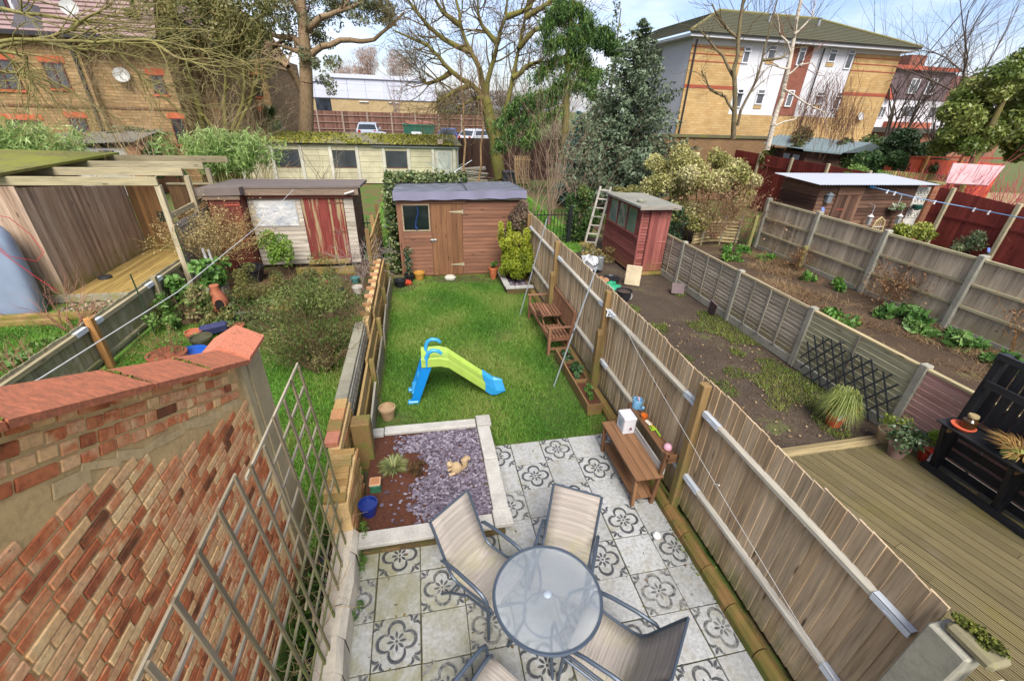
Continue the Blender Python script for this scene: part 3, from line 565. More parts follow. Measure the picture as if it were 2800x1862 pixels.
pipe = tag(part(MB().tube([(-.56, -2.6, .05), (-.56, .9, .07), (-.58, 1.25, .1)], .05, 8), 'drain_pipe', plain('dark_pipe', C3(58, 66, 74), .5)), 'dark grey pipe lying in the gap behind the low white wall', 'pipe')
gap = sheet('soil', (-.82, -2.6), (-.43, 1.9), .002, earthm('gap_soil', [C3(44, 36, 24), C3(82, 70, 46)], C3(70, 92, 34), .52))

bw = thing('garden_wall', 'tall multicoloured brick wall stepping down under terracotta coping', 'wall', (-.9, 0, 0))
BRC = tuple(C3(*c, k=1.0) for c in ((112, 70, 46), (176, 100, 62), (190, 116, 74), (206, 146, 100), (212, 168, 122), (218, 174, 120), (226, 192, 138), (192, 106, 64), (212, 168, 124), (198, 124, 80), (150, 84, 54)))
BM = brickm('stock_brick', BRC); BMA = brickm('stock_brick_joined', BRC, True)
MORT = stone('ochre_mortar', C3(206, 174, 120, k=.84), C3(164, 152, 92), .2, 30, .2)
XW = -.85
zc = lambda y: (3.465-.469*(min(y, 1.27)+.64))   # underside of the raking coping, level over the pier
ytop0, yend = -2.7, 1.25
mb = MB(); poly = [(XW-.006, ytop0, -.05), (XW-.006, 1.62, -.05), (XW-.006, 1.62, 2.56), (XW-.006, 1.27, zc(1.27)), (XW-.006, ytop0, zc(ytop0))]
mb.prism(poly, (-.215, 0, 0)); part(mb, 'mortar', MORT, bw)
ang = math.atan(-.469)
nb = []
def brick(lo_y, hi_y, z_lo, z_hi, rot=0, z_off=0):
    nb.append((((lo_y+hi_y)/2, (z_lo+z_hi)/2), hi_y-lo_y, z_hi-z_lo, rot))
# four raking courses of headers and half bricks under the coping
for r in range(4):
    s = -2.3+U(0, .1)
    while s < 2.1:
        L = random.choice((.095, .1, .1, .092, .19)) if r else random.choice((.19, .1, .095, .19)); y = s+L/2
        off = .042+r*.074+U(-.006, .006)
        cy = -.5+(y+.5)*math.cos(ang); cz = zc(cy)-off/math.cos(ang)
        if cy+L/2 < 1.21: nb.append(((cy, cz), L, (.058+U(-.006, .003)), ang+U(-.02, .02)))
        s += L+.015
# level courses below
r = 0; z = .0
while z < 4.2:
    y = -2.6+(.112 if r % 2 else 0)+U(0, .02)
    fl = r % 2
    while y < 1.23:
        L = random.choice((.18, .184, .088, .18, .088, .188)); y1 = min(y+L, 1.23)
        if z+.08 < zc(y1)-.37-.05*math.sin(y*5) and y1-y > .05: nb.append((((y+y1)/2, z+.030), y1-y, .0530, U(-.012, .012)))
        y = y1+.010
    z += .0655; r += 1
nb.sort(key=lambda q: (q[0][0]+2.1)**2+(q[0][1]-4.48)**2)
vis = [q for q in nb if q[0][0] > -1.75]
rest = MB()
for k, (c, L, H, rt) in enumerate(vis):
    pr = U(-.002, .003)
    if k < 300:
        o = bpy.data.objects.new('brick', boxmesh((.06, round(L, 2), round(H, 3)), BM, .0045)); COL.objects.link(o); o.parent = bw
        o.location = (XW-.028+pr+.9, c[0], c[1]); o.rotation_euler = (rt, U(-.02, .02), 0)
    else: rest.box((XW-.028+pr, c[0], c[1]), (.06, L, H), (rt, 0, 0), .004)
part(rest, 'brickwork', BMA, bw, 'stuff')
# cement patches smeared over the joint between the two bondings
CEM = stone('grey_cement', C3(208, 180, 130, k=.84), None, .2, 30)
mb = MB()
for k in range(10):
    y = 1.1-k*.17; zz_ = zc(y)-.36+U(-.03, .02); mb.box((XW-.007+.0007*k, y, zz_), (.005, U(.14, .26), U(.03, .08)), (ang+U(-.25, .2), 0, 0), .004)
part(mb, 'cement_patch', CEM, bw)
# rendered pier at the end of the wall
PIER = stone('pier_render', C3(184, 168, 130, k=.8), C3(140, 128, 84), .14, 20, .15)
mb = MB().prism([(XW+.03, 1.23, -.05), (XW+.03, 1.63, -.05), (XW+.03, 1.63, 2.555), (XW+.03, 1.23, 2.575)], (-.26, 0, 0)); part(mb, 'pier', PIER, bw)
mb = MB().prism([(XW+.045, 1.34, -.05), (XW+.045, 1.63, -.05), (XW+.045, 1.63, 2.55), (XW+.045, 1.34, 2.55)], (-.012, 0, 0)); part(mb, 'pier_facing', PIER, bw)
# terracotta saddleback coping tiles
def terra(name, c, lich):
    m = M(name, .85); v = m.coord('World', (1, 3, 3)); n = m.noise(v, 9, 7, .72, .6); f = m.noise(m.coord('World'), 60, 4)
    cc = m.ramp(f, [(.3, dim(c, .8)), (.7, dim(c, 1.15))])
    cc = m.mix(m.ramp(n, [(.5-lich*.16, 0), (.70-lich*.1, .55)]), cc, C3(112, 88, 72)); m.col(cc); m.bump(n, .3, .004); return m.m
TER, TER2 = terra('terracotta_coping', C3(216, 130, 92, k=.72), .62), terra('clean_terracotta', C3(224, 138, 106), .0)
def cap(y0, y1, m, lift=0, w=.17, h=.115, both=True):
    mb = MB(); cx = XW-.105
    prof = [(cx+w+.03, -.03), (cx+w+.035, .008), (cx+w*.5, h*.62), (cx, h), (cx-w*.5, h*.62), (cx-w-.035, .008), (cx-w-.03, -.03)]
    A = [(x, y0, zc(y0)+dz+lift) for x, dz in prof]; B = [(x, y1, zc(y1)+dz+lift) for x, dz in prof]; n = len(prof)
    mb.add(A+B, [(i, i+1, n+i+1, n+i) for i in range(n-1)]+[(n-1, 0, n, 2*n-1), tuple(range(n-1, -1, -1)), tuple(range(n, 2*n))])
    part(mb, 'coping_tile', m, bw, None, False)
ys = [-2.7, -1.9, -1.02, -.33, .22, .79]
ys = [-2.7, -2.1, -1.45, -.62, .13, .70, 1.27]
for k in range(len(ys)-1): cap(ys[k]+.006, ys[k+1]-.006, TER, .004*(k % 2))
cap(1.285, 1.68, TER2, .015, .17, .13)
mossm = leafm('moss_clump', (C3(70, 78, 26), C3(110, 116, 40), C3(150, 150, 60)), 0, .9)
P = []
for y in ys[2:-1]:
    for t in np.linspace(0, 1, 60): P.append((XW-.105+.19*t+U(-.008, .008), y+U(-.012, .012), zc(y)+.115-.105*t+.006))
leaf_part('moss', P, .02, mossm, bw, .9, None, None, 0, 'stuff')

# trellises leaning on the low wall
TRM = wood('trellis_lath', C3(126, 112, 86), C3(152, 138, 114), 'Z', MOSSG, (.2, 2.), .6, .15)
TRY = wood('trellis_lath', C3(158, 144, 112), C3(190, 180, 160), 'Y', MOSSG, (.2, 2.), .6, .15)
def trellis(label, y0, y1, n, ztop, x0, x1, nr):
    t = thing('trellis', label, 'trellis', ((x0+x1)/2, y0, .3), 0, 'old square wooden trellises'); ly = math.atan((x0-x1)/(ztop-.3))
    zb = .27
    for k in range(n):
        y = y0+(y1-y0)*k/(n-1); H = ztop-zb+U(-.02, .05); zc_ = zb+H/2
        board('lath', t, ((x0+x1)/2-.007, y-.014, zc_-H/2), ((x0+x1)/2+.007, y+.014, zc_+H/2), TRM, (U(-.012, .012), -ly, 0))
    for k in range(nr):
        f = (k+.5)/nr; zz_ = zb+.03+(ztop-zb-.03)*(k/(nr-1)); x = x0+(x1-x0)*(zz_-zb)/(ztop-zb)-.016
        board('lath', t, (x-.007, y0-.06, zz_-.012), (x+.007, y1+.03, zz_+.012), TRY, (U(-.006, .006), 0, 0))
    return t
trellis('old square wooden trellis fixed to low white wall, end nearest the lawn', .12, 1.40, 6, 2.42, -.31, -.43, 10)
trellis('old square wooden trellis propped over low white wall, end nearest the house', -1.5, .0, 7, 2.50, -.33, -.46, 10)
# dead vine stems through the laths
segs, tips = [], []
for k in range(14):
    y = U(-1.2, 1.2); P_ = dict(levels=3, n=[3, 2, 2], ang=(.3, 1.1), up=.02, wig=.22, ratio=.7, rratio=.7, rmin=.0018, steps=6)
    grow(segs, tips, (-.42+U(-.05, .03), y, .2), (U(-.1, .02), U(-.5, .5), 1), U(.28, .5), .0045, 0, P_)
v_ = thing('dead_vine', 'dry leafless vine stems tangled through the wooden trellises', 'vine', (-.4, 0, .2))
segs_mesh('stems', segs, plain('dry_stem', C3(186, 160, 118), .9), v_, 4)
P_, tt = blob_points(2600, (-.6, .2, .12), (.18, 1.6, .14), .5, 14, .5); q = thing('ground_plant', 'low dark weeds growing in the gap behind the low white wall', 'weeds', (-.6, .2, 0)); q['kind'] = 'stuff'
leaf_part('leaves', P_, .05, leafm('dark_weed', (C3(30, 44, 18), C3(60, 92, 30), C3(96, 136, 44))), q, .5, tt)

# ------------------------------------------------------------------ LEFT BOUNDARY beyond the low wall
YB = brickm('yellow_stock_brick', (C3(150, 118, 66), C3(186, 148, 88), C3(206, 170, 112), C3(204, 128, 86)), False, C3(140, 128, 70))
sw = thing('brick_wall', 'short stepped yellow brick wall at the end of low white wall', 'wall', (-.45, 2, 0))
mb = MB().b2((-.50, 1.3, 0), (-.25, 2.1, .74)).b2((-.56, 2.1, 0), (-.42, 3.02, .82)); part(mb, 'mortar', MORT, sw)
for k in range(8): board('brick', sw, (-.5+U(-.01, .01), 1.31+k*.1, .745), (-.27+U(-.01, .01), 1.4+k*.1, .80+U(0, .01)), YB, (0, 0, U(-.04, .04)), .006)
for k in range(4): board('brick', sw, (-.60+U(-.01, .01), 2.11+k*.225, .83), (-.44, 2.325+k*.225, .905), YB if k else brickm('red_brick', (C3(206, 128, 96), C3(216, 146, 116))), (0, 0, U(-.03, .03)), .006)
for r in range(9):
    y = 1.31+(.11 if r % 2 else 0)
    while y < 2.0: board('brick', sw, (-.26, y, .05+r*.075), (-.24, y+.21, .112+r*.075), YB, None, .004); y += .222
    y = 2.12+(.11 if r % 2 else 0)
    while y < 2.95: board('brick', sw, (-.43, y, .05+r*.075), (-.412, min(y+.21, 3.01), .112+r*.075), YB, None, .004); y += .222
scr = thing('screen_block_wall', 'pierced concrete screen block wall with flat grey coping beside bush', 'wall', (-.47, 4, 0))
SCB = stone('screen_block', C3(184, 178, 160), C3(140, 138, 100), .15, 24, .15)
for k in range(8):
    y0 = 3.04+k*.305; z0 = .50
    o = MB(); # block with four round-cornered holes: frame and cross webs
    for (a, b, c, d) in ((0, 0, .3, .035), (0, .265, .3, .3), (0, .035, .035, .265), (.265, .035, .3, .265), (.13, .035, .17, .265), (.035, .13, .13, .17), (.17, .13, .265, .17)):
        o.b2((-.52, y0+a, z0+b), (-.44, y0+c, z0+d))
    for (a, b) in ((.082, .082), (.218, .082), (.082, .218), (.218, .218)):
        o.box((-.475, y0+a, z0+b), (.05, .07, .022), (PI/4 if (a < .15) == (b < .15) else -PI/4, 0, 0))
    part(o, 'screen_block', SCB, scr)
mb = MB().b2((-.53, 3.02, 0), (-.43, 5.5, .515)).b2((-.485, 3.05, .52), (-.475, 5.47, .82)); part(mb, 'wall_base', stone('dark_block', C3(120, 112, 92), MOSSG), scr)
for k in range(5): board('coping_slab', scr, (-.62, 3.03+k*.49, .805), (-.455, 3.51+k*.49, .875), stone('grey_coping', C3(158, 152, 130), C3(140, 136, 90), .2, 30, .25), (U(-.01, .01), 0, U(-.01, .01)), .006)
tb = thing('brick_wall', 'toothed wall with orange brick ends sticking out behind the lawn fence', 'wall', (-.47, 7, 0))
mb = MB().b2((-.5, 5.52, 0), (-.40, 9.3, .84)); part(mb, 'mortar', MORT, tb)
OB = brickm('orange_brick', (C3(160, 116, 76), C3(182, 136, 92), C3(196, 148, 112)))
for k in range(17):
    y = 5.56+k*.222; zz_ = .86 if k % 2 else .78; board('brick', tb, (-.57 if k % 2 else -.52, y, zz_-.03), (-.40, y+.105, zz_+.035), OB, (U(-.02, .02), 0, U(-.05, .05)), .006)
    board('brick', tb, (-.51, y+.0, .69), (-.41, y+.2, .75), YB, None, .005)
lf = thing('low_fence', 'low weathered board fence lining the left edge of the lawn', 'fence', (-.3, 6, 0))
W_OLD = lambda ax: wood('old_board', C3(150, 112, 62), C3(176, 146, 96), ax, MOSS, (0, .8), .5, .2)
yy_ = [2.72, 4.3, 5.9, 7.5, 9.25]
for k in range(4):
    board('board', lf, (-.345, yy_[k]+.01, (.40, .44, .55, .55)[k]), (-.31, yy_[k+1]-.01, (.66, .72, .86, .86)[k]), W_OLD('Y'), (0, U(-.05, .02), U(-.012, .012)))
    board('board', lf, (-.31, yy_[k]+.03, .12), (-.28, yy_[k+1]-.03, (.41, .45, .56, .56)[k]), W_OLD('Y'), (0, U(-.05, .02), U(-.012, .012)))
    board('board', lf, (-.22, yy_[k]+.05, .0), (-.19, yy_[k+1]-.25, .42+U(-.06, .05)), W_GREY('Y'), (0, U(.0, .10), U(-.02, .03)))
for y in yy_: board('post', lf, (-.29, y-.045, 0), (-.21, y+.045, .72), W_POST('Z'), (U(-.02, .02), U(-.03, .03), 0))
pb = tag(part(MB().b2((-.37, 2.52, 0), (-.13, 2.74, .80), .015), 'brick_pier', brickm('mossy_pier', (C3(128, 104, 60), C3(150, 120, 74)), False, MOSSG)), 'mossy square pier where the raised bed meets the low fence', 'pier')
tf = thing('tall_fence', 'mossy slatted fence seen edge on between the two gardens\' sheds', 'fence', (-.45, 10.5, 0))
for k in range(9): board('slat', tf, (-.62, 9.35, .12+k*.155), (-.585, 12.6, .245+k*.155), W_OLD('Y'), (0, .45, 0))
for y in (9.35, 10.9, 12.55): board('post', tf, (-.72, y-.05, 0), (-.62, y+.05, 1.62), W_POST('Z'))
# ------------------------------------------------------------------ RIGHT FENCE (closeboard, rails on our side)
fx = 3.62
rf = thing('timber_fence', 'long closeboard timber fence with white rail brackets right of lawn and patio', 'fence', (fx, 4, 0))
y = -1.20; k = 0
FB = W_FEN('Z')
while y < 10.0:
    w = .118; top = 1.95+U(-.006, .012)+.012*math.sin(k*.4)
    board('fence_board', rf, (fx+.02, y, .17), (fx+.034, y+w, top), FB, (0, U(-.004, .004), -.10+U(-.02, .02)))
    y += .1005; k += 1
posts = [-1.22, 1.17, 3.86, 6.68, 9.35]
for k, y in enumerate(posts):
    if k == 0: continue
    board('post', rf, (fx-.085, y-.05, 0), (fx+.012, y+.05, 1.93+U(0, .03)), W_POST('Z'), (U(-.01, .01), U(-.01, .01), 0), .006)
    if k > 1:
        mb = MB().prism([(fx-.18, y-.16, 0), (fx-.18, y-.06, 0), (fx-.18, y-.06, 1.22), (fx-.18, y-.085, 1.3), (fx-.18, y-.135, 1.3), (fx-.18, y-.16, 1.22)], (.09, 0, 0)); part(mb, 'spur_post', W_POST('Z'), rf)
for k in range(4):
    a, b = posts[k]+.06, posts[k+1]-.06
    for zr in (1.60, .66):
        mb = MB().prism([(fx+.02, a, zr-.035), (fx+.02, a, zr+.038), (fx-.03, a, zr+.02), (fx-.03, a, zr-.018)], (0, b-a, 0)); part(mb, 'rail', W_RAIL('Y'), rf)
        for (s, e) in ((a-.005, a+.26), (b-.26, b+.005)):
            br = MB(); br.bar((fx-.034, s, zr+.002), (fx-.034, e, zr+.002), .004, .05, (0, 0, 1)); br.bar((fx-.008, s, zr+.038), (fx-.008, e, zr+.038), .05, .004, (0, 0, 1))
            br.bar((fx-.04, (s+e)/2-.03, zr+.004), (fx-.048, (s+e)/2+.03, zr+.004), .004, .008); part(br, 'rail_bracket', STEEL, rf)
# concrete end post with mossy cap near the house
cp = thing('concrete_post', 'thick concrete post with a mossy cap at the house end of timber fence', 'post', (fx, -1.3, 0))
part(MB().b2((fx-.10, -1.42, 0), (fx+.07, -1.21, 1.86), .01), 'shaft', CONC, cp); part(MB().b2((fx-.06, -1.49, 1.862), (fx+.1, -1.25, 1.93), .02), 'cap', stone('cap', C3(150, 142, 110), MOSS), cp)
P_, tt = blob_points(900, (fx+.03, -1.35, 1.94), (.09, .12, .035), .3, 8, .5); leaf_part('moss', P_, .022, mossm, cp, .9, tt, None, 0, 'stuff')
part(MB().b2((fx-.01, -3.0, .1), (fx+.05, -1.51, 1.75)), 'dark_panel', wood('dark_red_panel', C3(96, 62, 54), C3(120, 80, 70), 'Y'), cp)
part(MB().b2((fx-.03, -3.0, 1.752), (fx+.07, -1.51, 1.80)), 'panel_capping', W_RAIL('Y'), cp)
# log edging at the foot of the fence
LOGM = wood('mossy_log', C3(140, 104, 60), C3(160, 124, 76), 'Y', C3(100, 110, 40), (.05, .3), .45, .2)
le = thing('log_edging', 'mossy half round timber edging running along foot of fence', 'edging', (3.5, 1, 0))
y = -2.2
while y < 9.0:
    L = .42; pr = [(3.47, y, 0), (3.47, y, .10), (3.50, y, .15), (3.55, y, .165), (3.60, y, .14), (3.615, y, 0)]
    part(MB().prism(pr, (0, L-.012, 0)), 'log', LOGM, le); y += L
P_ = np.stack([RNG.uniform(3.42, 3.62, 2600), RNG.uniform(-1.6, 9, 2600), RNG.uniform(.0, .16, 2600)], 1); P_ = P_[np.sin(P_[:, 1]*3.1)+RNG.normal(0, .6, 2600) > .4]
P_[:, 2] = np.where(P_[:, 0] < 3.47, .02, P_[:, 2])
leaf_part('moss', P_, .028, leafm('edge_moss', (C3(60, 84, 26), C3(92, 120, 36), C3(130, 144, 50)), 0), le, .8, None, None, 0, 'stuff')

# ------------------------------------------------------------------ BROWN SHED at the end of the lawn
SB = lambda ax: wood('brown_shed_paint', C3(124, 84, 62), C3(140, 98, 74), ax, C3(92, 92, 46), (0, .12), .75, .07, .7)
SD = lambda ax: wood('shed_door_paint', C3(122, 84, 54), C3(136, 96, 64), ax, None, (0, 1), .72, .06, .7)
Ys = 10.05
sh = thing('garden_shed', 'chestnut brown timber shed with grey felt roof at end of the lawn', 'shed', (1.8, 11, 0))
part(MB().b2((.1, Ys+.02, .04), (3.5, 12.2, 2.2)), 'wall', SB('X'), sh)
part(MB().b2((.08, Ys-.0, 0), (3.52, 12.2, .06)), 'floor_bearer', wood('bearer', C3(84, 66, 44), C3(110, 86, 56), 'X', MOSS, (0, .2)), sh)
zc_ = .08; r = 0
while zc_ < 2.1:
    h = .108
    for (x0, x1) in ((1.84, 3.5), (.2, .97)):
        if x0 < 1 and zc_ > 1.36: continue
        board('cladding_board', sh, (x0, Ys-.012, zc_), (x1, Ys+.012, zc_+h-.004), SB('X'), (-.10, 0, 0))
    board('cladding_board', sh, (3.498, Ys+.02, zc_), (3.52, 12.2, zc_+h-.004), SB('Y'), (0, -.1, 0))
    zc_ += h; r += 1
part(MB().b2((.08, Ys-.03, .05), (.21, Ys+.03, 2.2)), 'corner_trim', SB('Z'), sh)
part(MB().b2((3.455, Ys-.025, .05), (3.53, Ys+.03, 2.2)), 'corner_trim', SB('Z'), sh)
part(MB().b2((.08, Ys-.035, 2.10), (1.95, Ys+.02, 2.21)), 'fascia', SB('X'), sh); part(MB().b2((1.95, Ys-.02, 2.16), (3.55, Ys+.02, 2.22)), 'fascia', wood('dark_edge', C3(74, 70, 62), C3(96, 90, 76), 'X'), sh)
win = part(MB().b2((.21, Ys-.03, 1.36), (.95, Ys-.0, 1.40)).b2((.21, Ys-.03, 2.06), (.95, Ys, 2.10)).b2((.21, Ys-.03, 1.40), (.245, Ys, 2.06)).b2((.915, Ys-.03, 1.40), (.95, Ys, 2.06)), 'window', wood('pale_frame', C3(158, 140, 110), C3(178, 160, 130), 'X'), sh)
part(MB().b2((.245, Ys-.014, 1.40), (.915, Ys-.008, 2.06)), 'pane', glassm('shed_glass', C3(30, 38, 36)), win)
part(MB().tube([(.62, Ys-.02, 2.03), (.64, Ys-.02, 1.85), (.58, Ys-.02, 1.68), (.55, Ys-.02, 1.5), (.58, Ys-.02, 1.43)], [.012, .022, .02, .03, .05], 6), 'blue_tarp', plain('blue_tarp', C3(20, 52, 100), .5), win)
dr = part(MB().b2((.98, Ys-.0, .06), (1.83, Ys+.018, 2.09)), 'door', SD('Z'), sh)
for k in range(6): board('plank', dr, (.98+k*.1415, Ys-.028, .07), (.98+(k+1)*.1415-.006, Ys-.002, 2.085), SD('Z'))
HIN = metal('hinge_steel', C3(206, 196, 160), .5, .4)
for zh in (1.88, .38):
    part(MB().add([(1.83, Ys-.036, zh-.035), (1.83, Ys-.036, zh+.035), (1.48, Ys-.036, zh+.012), (1.48, Ys-.036, zh-.012), (1.83, Ys-.03, zh-.035), (1.83, Ys-.03, zh+.035), (1.48, Ys-.03, zh+.012), (1.48, Ys-.03, zh-.012)], [(0, 1, 2, 3), (4, 7, 6, 5), (0, 3, 7, 4), (1, 5, 6, 2), (2, 6, 7, 3), (0, 4, 5, 1)]).b2((1.832, Ys-.04, zh-.06), (1.86, Ys-.028, zh+.06)), 'hinge', HIN, dr)
part(MB().tube([(.93, Ys-.05, 1.12), (1.1, Ys-.05, 1.12)], .014, 6).b2((.96, Ys-.045, 1.07), (1.0, Ys-.03, 1.15)).b2((1.04, Ys-.045, 1.07), (1.08, Ys-.03, 1.15)), 'latch', metal('latch_steel', C3(200, 200, 196), .4, .6), dr)
FELT = M('roof_felt', .55, 0, .5); v = FELT.coord('World'); n1 = FELT.noise(v, 3, 5); FELT.col(FELT.ramp(n1, [(.3, C3(84, 88, 96)), (.55, C3(112, 114, 124)), (.75, C3(140, 142, 152))])); FELT.bump(FELT.noise(v, 5, 3), .5, .05); FELT = FELT.m
rfm = part(MB().add([(.02, 9.93, 2.43), (3.62, 9.93, 2.46), (3.62, 12.4, 2.32), (.02, 12.4, 2.29), (.02, 9.93, 2.37), (3.62, 9.93, 2.4), (3.62, 12.4, 2.24), (.02, 12.4, 2.21)], [(0, 1, 2, 3), (7, 6, 5, 4), (0, 4, 5, 1), (1, 5, 6, 2), (2, 6, 7, 3), (3, 7, 4, 0)]), 'roof', FELT, sh)
fl = MB(); N_ = 36
A = [(.02+3.6*k/N_, 9.922-.012*math.sin(k*.9)*abs(math.sin(k*.37)), 2.432+.03*k/N_) for k in range(N_+1)]; B = [(.02+3.6*k/N_, 9.93-.03*math.sin(k*.7+1)*abs(math.sin(k*.23)), 2.205+.012*math.sin(k*.8)+.05*k/N_) for k in range(N_+1)]
A = [(x, y-.02, z) for x, y, z in A]; B = [(x, 9.905-.012*math.sin(k*.7+1), z) for k, (x, y, z) in enumerate(B)]
fl.add(A+B, [(k, N_+1+k, N_+2+k, k+1) for k in range(N_)]); part(fl, 'felt_flap', plain('hanging_felt', C3(140, 138, 160), .5, 0, .1, 4), rfm, None, True)
part(MB().b2((.02, 9.93, 2.2), (3.62, 10.0, 2.36)), 'eaves_board', wood('dark_edge', C3(74, 70, 62), C3(96, 90, 76), 'X'), rfm)
part(MB().b2((1.96, 9.94, 2.452), (1.985, 12.4, 2.466)), 'felt_seam', plain('seam', C3(70, 66, 70), .7), rfm)

# ------------------------------------------------------------------ OUR FURNITURE: toy slide
BLUE, LIME = plain('blue_plastic', C3(52, 160, 220), .4, 0, .10, 9, 0, .5), plain('lime_plastic', C3(172, 202, 88), .42, 0, .12, 9, 0, .5)
BLUED = plain('deep_blue_plastic', C3(24, 140, 220), .35, 0, .04, 4, 0, .5)
sd_ = thing('toy_slide', 'blue and lime green plastic toddler slide standing on the lawn', 'slide', (1.0, 4.12, 0))
ya, yb = 3.93, 4.33
lad = MB()
for yq in (ya, yb-.03):
    lad.add([(.32, yq, 0), (.46, yq, 0), (.74, yq, .78), (.60, yq, .84), (.32, yq+.05, 0), (.46, yq+.05, 0), (.74, yq+.05, .78), (.60, yq+.05, .84)], [(0, 1, 2, 3), (7, 6, 5, 4), (0, 4, 5, 1), (1, 5, 6, 2), (2, 6, 7, 3), (3, 7, 4, 0)])
part(lad, 'ladder_side', BLUED, sd_)
for k in range(3): part(MB().box((.43+.1*k, (ya+yb)/2+.01, .2+.2*k), (.13, yb-ya-.06, .06), (0, -.25, 0), .015), 'ladder_step', BLUE, sd_)
part(MB().b2((.29, ya-.02, 0), (.47, ya+.07, .07), .015).b2((.29, yb-.06, 0), (.47, yb+.03, .07), .015), 'foot', BLUE, sd_)
for yq in (ya+.01, yb-.01):
    part(MB().tube([(.64, yq, .72), (.645, yq, .88), (.68, yq, .98), (.75, yq, 1.02), (.84, yq, 1.0), (.89, yq, .95)], [.034, .036, .034, .034, .032, .026], 10), 'handle', BLUE, sd_, None, True)
pth = [(.56, .80), (.86, .80), (1.0, .755), (1.62, .22), (1.70, .165)]
ch = MB(); prof = [(ya-.02, .07), (ya+.015, .085), (ya+.045, .0), (yb-.045, .0), (yb-.015, .085), (yb+.02, .07), (yb+.02, -.07), (ya-.02, -.07)]
n_ = len(prof); ch.add([(x, yq, z+dz) for x, z in pth for yq, dz in prof], [(i*n_+j, i*n_+(j+1) % n_, (i+1)*n_+(j+1) % n_, (i+1)*n_+j) for i in range(len(pth)-1) for j in range(n_)]+[tuple(range(n_-1, -1, -1)), tuple((len(pth)-1)*n_+j for j in range(n_))])
part(ch, 'chute', LIME, sd_)
pt2 = [(1.60, .26), (1.70, .175), (1.80, .12), (1.96, .105)]
ch = MB(); prof2 = [(ya-.035, .065), (ya+.01, .08), (ya+.05, .004), (yb-.05, .004), (yb-.01, .08), (yb+.035, .065), (yb+.03, -.10), (ya-.03, -.10)]
ch.add([(x, (yq-(ya+yb)/2)*(1 if i < 3 else .8)+(ya+yb)/2, max(z+dz*(1 if i < 2 else .5 if i == 2 else .1), 0)) for i, (x, z) in enumerate(pt2) for yq, dz in prof2], [(i*n_+j, i*n_+(j+1) % n_, (i+1)*n_+(j+1) % n_, (i+1)*n_+j) for i in range(len(pt2)-1) for j in range(n_)]+[tuple(range(n_-1, -1, -1)), tuple((len(pt2)-1)*n_+j for j in range(n_))])
part(ch, 'run_out', BLUE, sd_, None, False)

# glass table
DK = metal('dark_grey_frame', C3(84, 96, 110), .4, .3)
tx, ty, tr = 1.585, .0, .475
tb_ = thing('patio_table', 'round frosted glass patio table with dark rim in front of the raised bed', 'table', (tx, ty, 0))
gl = M('frosted_glass', .16, 0, .5); gl.p.inputs['Base Color'].default_value = C3(212, 220, 226, 1); gl.p.inputs['Transmission Weight'].default_value = .86; gl.p.inputs['IOR'].default_value = 1.15
v = gl.coord('World'); gl.bump(gl.noise(v, 160, 2), .25, .002)
glx = gl.noise(v, 5, 4); gl.col(gl.ramp(glx, [(.3, C3(214, 222, 228, .95)), (.7, C3(222, 228, 232, .97))]))
mb = MB().lathe([(tr-.012, .712), (tr-.012, .720), ], (tx, ty, 0), 56); part(mb, 'glass_top', gl.m, tb_)
mb = MB(); k = 56
pr = [(tr-.016, .724), (tr+.004, .726), (tr+.012, .716), (tr+.008, .70), (tr-.016, .70)]
vs = [(tx+r*math.cos(2*PI*i/k), ty+r*math.sin(2*PI*i/k), z) for i in range(k) for r, z in pr]; n5 = len(pr)
mb.add(vs, [(i*n5+j, i*n5+(j+1) % n5, ((i+1) % k)*n5+(j+1) % n5, ((i+1) % k)*n5+j) for i in range(k) for j in range(n5)]); part(mb, 'rim', DK, tb_, None, True)
part(MB().lathe([(.034, .72), (.036, .727), (.028, .73), (.026, .733), (.02, .736), (.0, .736)], (tx, ty, 0), 20), 'umbrella_plug', plain('plug', C3(170, 182, 192), .4), tb_, None, True)
for a in (0.02, PI/2+.02, PI+.02, 3*PI/2+.02):
    c, s = math.cos(a), math.sin(a)
    part(MB().tube([(tx+c*r, ty+s*r, z) for r, z in ((tr-.02, .695), (.27, .69), (.21, .66), (.19, .58), (.2, .4), (.27, .15), (.34, .0))], .014, 8), 'leg', DK, tb_, None, True)
part(MB().tube([(tx+.2*math.cos(t), ty+.2*math.sin(t), .42) for t in np.linspace(0, 2*PI, 25)], .009, 6), 'ring_brace', DK, tb_, None, True)

# sling chairs
def slingm():
    m = M('striped_sling', .7, 0, .3); x, y, z = m.sep('Object'); v = m.coord('Object', (1, 90, 90)); n = m.noise(v, 1.0, 4, .7)
    st = m.ramp(m.math('FRACT', m.math('MULTIPLY', m.math('ADD', y, z), 16)), [(0, .78), (.25, 1), (.5, .86), (.75, 1.06), (1, .8)])
    c = m.mix(1, m.ramp(n, [(.3, C3(158, 148, 138)), (.52, C3(182, 172, 160)), (.72, C3(200, 191, 178))]), st, 'MULTIPLY')
    g = m.math('MULTIPLY', m.ramp(m.noise(m.coord('World'), 4, 4), [(.42, 0), (.66, 1)]), m.ramp(m.maprange(y, -.35, .1, 0, 1), [(0, 0), (.35, 1), (.7, .7), (1, .1)]))
    c = m.mix(m.math('MULTIPLY', g, .6), c, C3(160, 158, 92)); m.col(c); m.bump(n, .3, .003); return m.m
SL = slingm()
